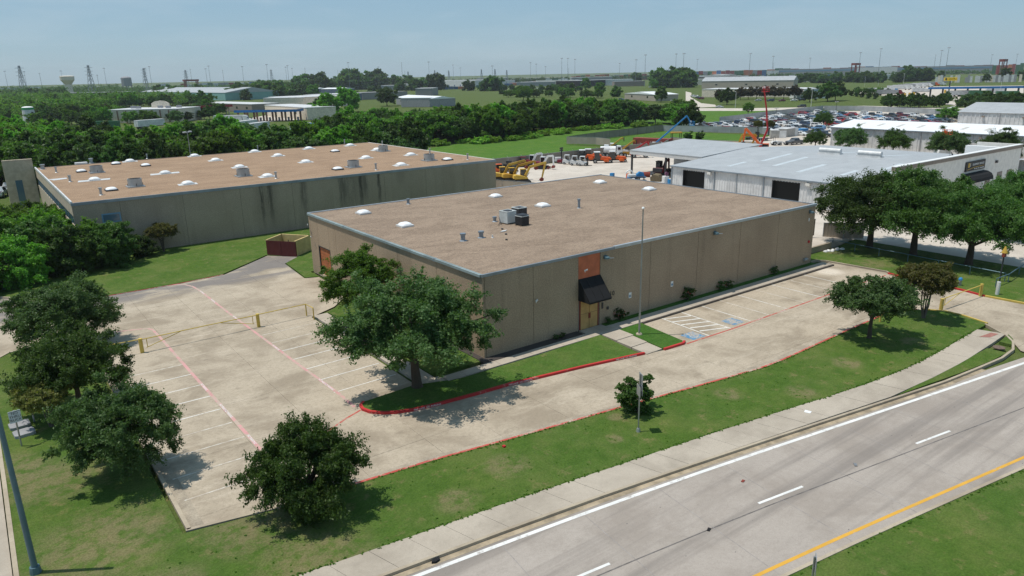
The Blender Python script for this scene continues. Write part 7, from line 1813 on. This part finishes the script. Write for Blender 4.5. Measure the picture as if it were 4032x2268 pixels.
# ------------------------------------------------------------------ trees farther back
FK = ['far_a', 'far_a', 'far_b']
def belt(pts, n_, label, group, seed, smin=.8, smax=1.3, kinds=FK, spread=6.0, name='far_tree'):
    rr = random.Random(seed)
    spots = []
    for i in range(n_):
        f_ = (i+rr.random())/n_*(len(pts)-1)
        k = min(int(f_), len(pts)-2)
        p = Vector(pts[k]).lerp(Vector(pts[k+1]), f_-k)
        spots.append((p.x + rr.uniform(-spread, spread), p.y + rr.uniform(-spread, spread)))
    spots.sort(key=lambda p: -math.atan2(p[1]+42.5, p[0]+28.7))
    for i, p in enumerate(spots):
        tree(name, label + (', %s from left' % ORD[i] if n_ < 99 else ''), p, rr.choice(kinds), rr.uniform(smin, smax), rr.uniform(0, 6.28), group, rr.uniform(smin, smax))
# left middle distance
belt([(-8.62, 638.47), (18.62, 550.55), (40.71, 516.58), (52.88, 540.47)], 34, 'tree in the green mass left of the cream store', 'trees left of the cream store', 3, .9, 1.25, WK, 12, name='grove_tree')
belt([(0.40, 894.75), (35.85, 708.81), (69.83, 682.69), (109.25, 685.13), (134.82, 635.90)], 52, 'tree behind the cream store and tank', 'trees behind the cream store', 4, .9, 1.35, WK, 20, name='grove_tree')
belt([(13.32, 1261.66), (63.64, 1140.17), (78.74, 1062.80)], 16, 'tree at the far left before the horizon', 'trees at the far left', 5, 1.2, 1.8, FK, 15)
belt([(43.40, 457.39), (46.83, 436.21), (43.34, 397.74)], 4, 'dark bush in front of the cream store', 'bushes before the store', 6, .7, .9, WK, 5)
belt([(46.61, 386.65), (58.84, 376.21), (73.69, 397.38), (86.21, 394.61)], 14, 'shrub between the store and the woods', 'shrubs between store and woods', 7, .6, .85, WK, 6, name='low_tree')
belt([(202.71, 1070.47), (203.23, 1015.52), (258.16, 819.01), (264.11, 803.08), (288.01, 827.49)], 14, 'dark tree by the teal warehouse', 'trees by the teal warehouse', 8, 1.2, 1.9, FK, 14)
for i, (p, s) in enumerate((((118.98, 531.94), 1.5), ((212.63, 780.48), 1.2), ((220.41, 761.70), 1.2), ((322.08, 885.40), 2.0), ((303.33, 783.84), 1.5), ((141.74, 370.17), 1.15), ((142.52, 387.74), .8), ((228.17, 456.14), 1.6), ((169.78, 395.67), 1.6), ((133.54, 340.43), 1.4))): tree('roadside_tree', ('dark tree beside the brown flat-roofed building', 'tree before the teal warehouse end, left one', 'tree before the teal warehouse end, right one', 'dark tree between the small blue warehouses', 'bright tree before the far blue warehouses', 'dark tree by the station driveway, right one', 'small tree by the station driveway, left one', 'round tree left of the white-roofed metal building', 'tall bright tree at the left tip of the central wood', 'tall tree beside the parked trailers')[i], p, ('wood_b', 'far_b', 'far_a', 'far_b', 'wood_c', 'wood_b', 'wood_a', 'wood_d', 'wood_c', 'wood_c')[i], s, i, None)
belt([(-21.46, 466.89), (-7.22, 440.97)], 7, 'tree below the green-banded tank, at the left', 'trees below the tank', 41, .55, .85, WK, 6)
belt([(10.31, 427.44), (20.74, 413.16), (32.45, 397.13)], 15, 'tree between the tank and the cream store', 'trees between tank and store', 42, .6, .95, WK, 7, name='grove_tree')
belt([(11.01, 504.88), (25.73, 483.29), (41.67, 459.93)], 16, 'tree behind the road left of the cream store', 'trees behind the road at left', 43, .8, 1.1, WK, 9, name='grove_tree')
belt([(76.45, 408.92), (101.05, 443.07), (94.95, 473.41)], 9, 'tree at the right end of the cream store', 'trees right of the cream store', 44, .7, 1.0, WK, 7)
# the tree belt across the horizon, left and centre
belt([(247.7, 814.0), (267.9, 807.2), (308.0, 845.8)], 22, 'tree in the dark belt left of the rust stacks', 'tree belt at the left', 9, 1.4, 2.0, FK, 30)
belt([(341.3, 1151.4), (411.5, 1127.4), (454.1, 1110.4)], 26, 'tree in the horizon belt, left part', 'horizon tree belt', 10, 1.5, 2.2, FK, 40, name='belt_tree')
belt([(404.8, 1076.4), (434.8, 1064.3)], 9, 'tall tree rising over the horizon belt', 'tall horizon trees', 11, 2.4, 3.2, FK, 20)
belt([(512.1, 1248.8), (591.8, 1212.5), (639.3, 1187.8)], 34, 'tree in the horizon belt, middle part', 'horizon tree belt', 12, 1.9, 2.8, FK, 30, name='belt_tree')
belt([(529.7, 1186.6), (540.4, 1181.6)], 4, 'high round tree over the middle horizon belt', 'high horizon trees', 13, 3.2, 3.8, FK, 12)
belt([(557.3, 1173.6), (588.0, 1158.4)], 7, 'high tree right of the middle horizon belt', 'high horizon trees at right', 14, 3.0, 3.8, FK, 15)
belt([(526.5, 964.6), (545.8, 953.6)], 6, 'dark tree left of the white distribution building', 'trees by the distribution building', 15, 1.4, 2.2, FK, 14)
for i, (p, s, lb) in enumerate((((565.1, 942.3), 3.3, 'big round tree before the white distribution building'), ((551.5, 832.6), 1.9, 'small round tree before the distribution building'), ((550.8, 772.4), 2.6, 'dark tree right of the distribution building'), ((540.1, 779.9), 1.8, 'low tree right of the distribution building'))): tree('far_tree', lb, p, 'far_b', s, i)
bl = [((453.60, 936.50), 1.2), ((441.70, 891.34), 1.2), ((467.32, 915.99), 1.0), ((516.94, 982.42), 1.2), ((521.15, 959.03), .9), ((525.04, 937.42), .9), ((529.15, 914.62), .9)]
for i, (p, s) in enumerate(bl): tree('field_edge_tree', 'dark tree along the edge of the far field, %s from left' % ORD[i], p, ('far_b', 'cedar')[i % 2], s, i, 'trees along the far field edge')
fd = [((350.17, 448.40), 1.35, 'wood_a', 'bright tree standing out left of the central wood'), ((459.14, 547.08), 1.1, 'cedar', 'small dark cedar behind the central wood, leftmost'), ((474.56, 547.66), .9, 'far_b', 'low tree behind the central wood'), ((490.60, 547.43), 1.25, 'cedar', 'dark cedar behind the central wood, second from left'), ((581.22, 625.37), 1.75, 'cedar', 'large dark cedar in front of the open pavilion'), ((475.93, 489.49), 1.35, 'cedar', 'broad dark cedar right of the pavilion'), ((439.70, 431.16), 1.0, 'far_a', 'small tree left of the tan shed'), ((368.38, 314.11), 1.25, 'cedar', 'dark cedar beside the tan shed'), ((689.30, 615.63), 1.2, 'wood_c', 'bright green tree by the stone yard'), ((1082.26, 1025.56), 2.6, 'far_b', 'big dark tree before the orange trucks'), ((785.22, 639.42), 1.9, 'cedar', 'dark tree left of the tan warehouse')]
for i, (p, s, k, lb) in enumerate(fd): tree('field_tree', lb, p, k, s, i)
belt([(319.34, 738.23), (363.53, 754.31), (408.78, 783.66)], 9, 'dark bush in the grass behind the grey warehouse', 'bushes behind the grey warehouse', 55, .6, .9, FK, 8)
belt([(450.39, 634.38), (464.91, 582.31), (530.56, 593.67)], 10, 'low dark bush in the far green field', 'bushes in the far field', 56, .4, .7, FK, 10)
belt([(394.70, 523.56), (409.07, 482.64), (413.18, 416.06)], 16, 'tree on the far side of the central wood', 'trees behind the central wood', 52, .7, 1.0, WK, 8)
belt([(548.7, 711.9), (566.2, 698.1)], 8, 'dark tree behind the small far car lot', 'trees behind the far car lot', 16, .6, .9, FK, 10)
belt([(567.8, 670.9), (589.8, 652.0)], 10, 'dark tree beside the open pavilion', 'trees beside the pavilion', 17, .7, 1.0, FK, 10)
belt([(710.9, 630.5), (733.2, 605.1)], 12, 'dark tree in the group on the right of centre horizon', 'round tree group', 18, 2.2, 3.2, FK, 12)
belt([(574.0, 817.2), (595.2, 802.0)], 8, 'dark tree left of the long trailer line', 'trees left of the trailer line', 19, .7, 1.1, FK, 12)
of_pts = [((385.76, 276.88), 1.05), ((356.54, 249.23), 1.2), ((421.97, 287.60), 1.1), ((435.39, 290.48), 1.1), ((437.51, 285.11), 1.1), ((439.79, 279.31), 1.15), ((442.04, 273.59), 1.15), ((444.46, 267.46), 1.1), ((450.49, 263.18), 1.2)]
mat_leaf('purple_leaf', (.045, .045, .022), (.07, .06, .03), (.09, .05, .035))
TREES['plum'] = dict(crown=ck(50, 4.4, 3.6, 4.8, 60, 70, .5, 'round', .3, .2), trunk=(2.5, .2), leaf='purple_leaf', limbs=6)
for i, (p, s) in enumerate(of_pts): tree('office_tree', 'dark tree in the row hiding the office, %s from left' % ORD[i], p, 'plum' if i not in (1,) else 'wood_b', s*.92, i, 'row of dark trees before the office')
for i, (p, s, lb) in enumerate((((408.95, 225.52), .95, 'small dark tree before the white entrance pavilion'), ((421.11, 220.37), 1.35, 'round tree right of the entrance pavilion, left one'), ((435.13, 223.20), 1.3, 'round tree right of the entrance pavilion, right one'))): tree('office_tree', lb, p, 'wood_b', s, i)
belt([(979.93, 599.60), (973.36, 548.76), (1039.63, 528.73), (989.72, 505.58), (980.08, 440.39)], 44, 'dark tree in the hedge before the freight terminal', 'dark hedge before the freight terminal', 20, 1.2, 1.7, ['far_b', 'far_a', 'cedar'], 9, name='hedge_tree')
belt([(1027.00, 460.99), (1074.13, 465.15), (1070.84, 450.66)], 8, 'tall dark tree at the end of the terminal hedge', 'tall trees at the hedge end', 21, 1.7, 2.6, ['far_b', 'cedar'], 7)
for i, (p, s, k, lb) in enumerate((((1093.47, 445.92), 1.6, 'cedar', 'dark cedar left of the beige trailers'), ((1047.65, 348.58), 1.9, 'cedar', 'dark cedar right of the trailers at the far right'), ((964.92, 337.88), 1.2, 'cedar', 'leaning dark cedar before the teal skip'), ((1089.71, 341.86), 1.5, 'far_a', 'green tree cut by the right edge beyond the station'))): tree('terminal_tree', lb, p, k, s, i)
belt([(360.73, 154.37), (366.58, 151.90), (372.15, 150.02)], 5, 'dark tree on the verge before the fuel station, left group', 'station verge trees', 22, .62, .8, ['wood_b'], 2)
belt([(369.21, 147.06), (374.20, 141.16), (370.83, 135.94)], 6, 'dark tree on the verge before the fuel station, middle group', 'station verge trees', 23, .62, .8, ['wood_b'], 2)
belt([(375.16, 136.08), (376.75, 133.17)], 3, 'dark tree on the verge before the fuel station, right group', 'station verge trees', 24, .6, .75, ['wood_b'], 2)
tree('station_tree', 'lone small tree on the station verge', (408.72, 144.17), 'wood_b', .75, 2)
belt([(356.21, 110.84), (359.99, 104.38), (364.44, 96.77), (368.09, 90.53)], 14, 'dark tree in the clump behind the grey-roofed warehouse', 'clump behind the grey-roofed warehouse', 25, .75, 1.0, ['wood_b', 'wood_d'], 5, name='clump_tree')
for i, p in enumerate(((517.76, 257.90), (505.09, 246.92), (493.19, 236.32), (476.11, 222.67), (469.41, 214.55))): tree('clipped_shrub', 'rounded shrub beside the station drive, %s from left' % ORD[i], p, 'bush', 1.6, i, 'shrubs by the station drive', None, 'shrub')
belt([(581.14, 291.73), (565.49, 276.84), (551.44, 260.85), (553.17, 254.70), (546.66, 246.77)], 6, 'small tree beside the parked semi trucks', 'small trees by the semi trucks', 26, .5, .65, ['wood_b', 'wood_a'], 2)
tree('lot_shrub', 'broad shrub at the corner behind the bright warehouse roof', (280.65, 87.56), 'wood_a', .75, 1, None, .6)
# woods that read as one mass on the horizon
def horizon_wood(name, label, a, b, n_, s, seed, depth):
    rng = np.random.default_rng(seed)
    a, b = np.array(a), np.array(b)
    t_ = rng.random(n_)[:, None]
    c = a + (b-a)*t_ + rng.uniform(-depth, depth, (n_, 2))
    z = s*rng.uniform(.35, .9, n_)
    cc = np.column_stack([c, z])
    v, q = leaf_cloud(rng, cc, s*rng.uniform(.45, .85, n_), 40, s*.22)
    v[:, 2] = np.maximum(v[:, 2], 0)
    me = fast_mesh(name, v, q); me.materials.append(MAT['far_leaf'])
    o = link(name, me); o['kind'] = 'stuff'; o['label'] = label
horizon_wood('distant_wood', 'distant woods along the left horizon', (4.8, 1857.2), (576.2, 1758.6), 420, 9, 1, 60)
horizon_wood('distant_wood', 'distant woods along the centre horizon', (616.3, 1955.9), (1185.7, 1670.7), 520, 9, 2, 80)
horizon_wood('distant_wood', 'distant woods along the right of centre horizon', (1106.4, 1604.1), (1608.6, 1105.9), 460, 9, 3, 60)
horizon_wood('distant_wood', 'distant woods behind the freight terminal', (1690.5, 1163.4), (1968.2, 607.4), 420, 8, 4, 60)
horizon_wood('distant_wood', 'scrub between the fields at the left', (-8.5, 1107.3), (324.5, 1051.9), 300, 6, 5, 60)

# ------------------------------------------------------------------ small things near the camera
def gate_pole(label, pts, posts):
    t_ = thing('barrier_gate', label, 'gate', (0, 0, 0))
    for a, b in zip(pts, pts[1:]): part('rail', MB().tube([a, b], .042, 6), 'yellow_paint', t_)
    for (x, y, h, r) in posts: part('post', MB().cyl(x, y, 0, h, r, n=10), 'yellow_paint', t_)
    return t_
g1 = gate_pole('long yellow pipe barrier gate across the car park', [(-20.25, 18.9, 1.1), (-15.6, 19.0, 1.12), (-11.05, 19.05, 1.1)], [(-20.35, 18.9, 1.2, .15), (-10.95, 19.05, 1.2, .15)])
for a, b in (((-20.0, 18.9, .35), (-17.3, 18.95, 1.08)), ((-11.3, 19.05, .35), (-14.1, 19.0, 1.08)), ((-19.9, 18.9, .35), (-19.9, 18.9, 1.08)), ((-11.4, 19.05, .35), (-11.4, 19.05, 1.08))): part('brace', MB().tube([a, b], .03, 5), 'yellow_paint', g1)
g2 = thing('pipe_rail', 'yellow pipe rail beside the barrier gate, toward the building', 'rail', (0, 0, 0))
part('top_rail', MB().tube([(-10.8, 19.1, 1.12), (-6.5, 19.25, 1.12), (-6.4, 17.75, 1.12)], .042, 6), 'yellow_paint', g2)
for x, y in ((-6.5, 19.25), (-6.4, 17.75)): part('post', MB().cyl(x, y, 0, 1.1, .055, n=8), 'yellow_paint', g2)
g3 = thing('pipe_rail', 'yellow pipe rail left of the barrier gate, under the oak', 'rail', (0, 0, 0))
part('top_rail', MB().tube([(-20.5, 18.95, 1.12), (-23.3, 19.2, 1.12)], .042, 6), 'yellow_paint', g3)
part('post', MB().cyl(-23.3, 19.2, 0, 1.1, .055, n=8), 'yellow_paint', g3)
g4 = gate_pole('yellow pipe barrier gate across the right-hand driveway', [(44.9, -16.7, 1.1), (38.3, -16.3, 1.05)], [(45.0, -16.7, 1.2, .14), (37.9, -16.3, 1.1, .16)])
for a, b in (((38.4, -16.3, .35), (41.2, -16.45, 1.07)), ((38.5, -16.3, .35), (38.5, -16.3, 1.05)), ((44.8, -16.7, .25), (44.8, -16.7, 1.05))): part('brace', MB().tube([a, b], .03, 5), 'yellow_paint', g4)
tag(part('bollard', MB().cyl(0, 0, 0, 1.0, .09, n=10), 'yellow_paint', None, (30.6, -14.6, .1)), 'short yellow bollard between the two small right trees', 'bollard')
tag(part('utility_marker', MB().cyl(0, 0, 0, 1.25, .16, n=12), 'white_metal', None, (46.3, -17.6, .1)), 'white utility marker post beside the right driveway', 'marker post')
hy = thing('fire_hydrant', 'blue and silver fire hydrant on the lawn by the red kerb', 'hydrant', (46.9, -14.1, .12))
part('barrel', MB().cyl(0, 0, 0, .55, .14, n=10), 'rim', hy); part('bonnet', MB().dome(0, 0, .55, .2, .2, .28, 10, 3), 'machine_blue', hy); part('outlet', MB().xcyl(0, .4, -.24, .24, .07, 8), 'rim', hy)
def road_sign(label, loc, h, rz, w, hh, mat, txt=(), poster='pole_metal', n_=1):
    t_ = thing('road_sign', label, 'sign', loc, rz)
    part('post', MB().cyl(0, 0, 0, h, .045, n=8), poster, t_)
    for k in range(n_):
        b_ = part('board', MB().box(-w/2, w/2, -.075, -.05, h-hh*(k+1)-.06*k, h-hh*k-.06*k), mat, t_)
        if k == 0 and txt:
            part('border', MB().box(-w/2+.03, w/2-.03, -.078, -.0755, h-.06, h-.035), 'letter_black', b_)
            for i, s in enumerate(txt): text('lettering', s, hh*.30, 'letter_black', b_, (0, -.08, h - hh*(.22+.28*i)), (math.radians(90), 0, 0), .002)
    return t_
rs = road_sign('stacked grey road signs seen edge-on on a steel post', (.5, -15.45, .12), 3.75, math.radians(62), .62, .62, 'galvanized', (), 'pole_metal', 2)
part('post_base', MB().cyl(0, 0, -.02, .22, .14, .1, 10), 'galvanized', rs)
part('rear_board', MB().box(-.31, .31, .05, .075, 2.35, 3.0), 'galvanized', rs)
road_sign('white NO THRU TRUCKS sign on a thin post by the left street', (-29.3, 6.3, .1), 2.35, math.radians(8), .62, .74, noisy('sign_white', (.55, .60, .64), .06), ('NO', 'THRU', 'TRUCKS'))
road_sign('back of a grey road sign poking up from the median', (*(-3.83, -29.43), .1), 1.45, math.radians(35), .6, .75, 'galvanized')
for i, (x, y, rz) in enumerate(((-29.2, 9.5, .1), (-29.05, 8.05, .12))): tag(part('utility_vault', MB().prism([(-.55, -.4), (-.4, -.5), (.4, -.5), (.55, -.4), (.55, .4), (.4, .5), (-.4, .5), (-.55, .4)], 0, .22), 'container_grey', None, (x, y, .08), rz), 'pale concrete utility lid by the left street, %s one' % ('farther', 'nearer')[i], 'utility lid')
mk = thing('marker_post', 'grey marker post with orange cap behind the utility lids', 'marker post', (-28.4, 9.6, .1))
part('post', MB().cyl(0, 0, 0, 1.0, .05, n=8), 'galvanized', mk); part('cap', MB().cyl(0, 0, 1.0, 1.25, .06, n=8), 'machine_orange', mk)
tag(part('utility_pedestal', MB().cyl(0, 0, 0, .9, .28, n=12), noisy('pedestal_green', (.12, .30, .25), .1), None, (*(-28.00, 48.86), 0)), 'green utility pedestal at the left edge below the thicket', 'pedestal')
lp = thing('lamp_post', 'dark teal steel lamp post leaning into the lower left corner', 'street lamp', (*(-29.69, -7.95), .1))
part('pole', MB().cyl(0, 0, 0, 9.5, .13, .09, 12), 'teal_pole', lp); part('base', MB().cyl(0, 0, 0, .35, .24, .2, 12), 'teal_pole', lp)
sp = thing('sign_post', 'yellow cone-topped dark sign post by the teal rails', 'sign post', (51.2, -16.0, .1))
part('post', MB().cyl(0, 0, 0, 2.6, .07, n=8), 'dark_metal', sp); part('cone', MB().cyl(0, 0, 2.95, 3.6, .28, .05, 10), 'amber_yellow', sp); part('bracket', MB().box(-.25, .25, -.12, .12, 2.55, 2.94), 'rust_red', sp)
tag(part('sewer_cover', MB().cyl(0, 0, 0, .008, .42, n=20), 'dark_metal', None, (-20.4, 36.2, .004)), 'dark round manhole cover near the back edge of the car park', 'manhole cover')
def litter(name, label, cat, poly, loc, h, mat, rz=0.0): tag(part(name, MB().prism(poly, 0, h), mat, None, loc, rz), label, cat)
sq = lambda a, b: [(-a, -b), (a*.9, -b*1.1), (a, b), (-a*1.1, b*.8)]
litter('litter', 'white sheet of paper lying on the sidewalk slabs', 'litter', sq(.17, .2), (10.6, -20.3, .145), .012, 'letter_white', .3)
litter('litter', 'red and white can lying by the red kerb', 'litter', sq(.08, .09), (-6.9, -11.9, .12), .1, 'machine_red')
litter('debris', 'crumpled black plastic in the gutter at bottom', 'debris', [(-.22, -.06), (-.06, -.15), (.18, -.09), (.25, .06), (.06, .12), (-.12, .07)], (-15.3, -18.15, .01), .1, 'black_fabric')
litter('debris', 'dark rubber scrap on the road, left of the sign', 'debris', sq(.13, .07), (-3.9, -24.2, .006), .03, 'black_fabric', .4)
litter('debris', 'small silver can crushed on the road', 'debris', sq(.14, .08), (7.0, -25.4, .006), .05, 'rim', .7)
litter('debris', 'brown leaf scrap on the near lane', 'debris', sq(.12, .07), (.9, -22.6, .006), .03, 'rust_red', .2)

def wood_mass(name, label, poly, n_, s_, seed, leaf='wood_leaf'):
    """far-off wood that reads as one mass"""
    rr = random.Random(seed); rng = np.random.default_rng(seed)
    xs, ys_ = [p[0] for p in poly], [p[1] for p in poly]
    cs = []
    while len(cs) < n_:
        p = (rr.uniform(min(xs), max(xs)), rr.uniform(min(ys_), max(ys_)))
        if inside(p, poly):
            k = rr.uniform(.7, 1.3)
            for q in range(7): cs.append((p[0]+rr.gauss(0, .45)*s_*k, p[1]+rr.gauss(0, .45)*s_*k, s_*k*rr.uniform(.25, .95)))
    cc = np.array(cs)
    v, q = leaf_cloud(rng, cc, s_*rng.uniform(.25, .5, len(cc)), 45, s_*.075)
    v[:, 2] = np.maximum(v[:, 2], 0)
    me = fast_mesh(name, v, q); me.materials.append(MAT[leaf])
    o = link(name, me); o['kind'] = 'stuff'; o['label'] = label
wood_mass('distant_wood', 'green mass of trees at the left middle distance', [(-22.17, 553.54), (15.67, 498.05), (34.67, 470.19), (42.53, 458.66), (84.86, 732.11), (137.00, 631.70), (165.81, 762.22), (145.29, 870.97), (82.05, 1095.74), (-8.74, 1314.93)], 2600, 9, 31)
wood_mass('distant_wood', 'far green mass of trees at the left', [(-7.03, 1412.29), (97.51, 1249.70), (208.96, 1243.21), (288.92, 1670.08), (213.72, 2406.49), (18.75, 2873.55)], 1400, 13, 32, 'far_leaf')
wood_mass('distant_wood', 'green mass of trees above the pale warehouse', [(267.99, 884.53), (332.05, 915.08), (501.05, 1236.28), (542.22, 1394.82), (460.71, 1481.61)], 500, 13, 33, 'far_leaf')
# haze: the pale summer air
hz = MB().box(-3500, 3600, -3500, 3600, -1.5, 75)
hm = bpy.data.materials.new('haze'); hm.use_nodes = True
hn = hm.node_tree.nodes; hn.clear()
ho = hn.new('ShaderNodeOutputMaterial'); hv = hn.new('ShaderNodeVolumePrincipled')
hv.inputs['Color'].default_value = (.86, .92, 1.0, 1); hv.inputs['Density'].default_value = .00008; hv.inputs['Anisotropy'].default_value = .2
hm.node_tree.links.new(hv.outputs[0], ho.inputs['Volume'])
hob = link('haze', hz.mesh('haze')); hob.data.materials.append(hm); hob['kind'] = 'stuff'
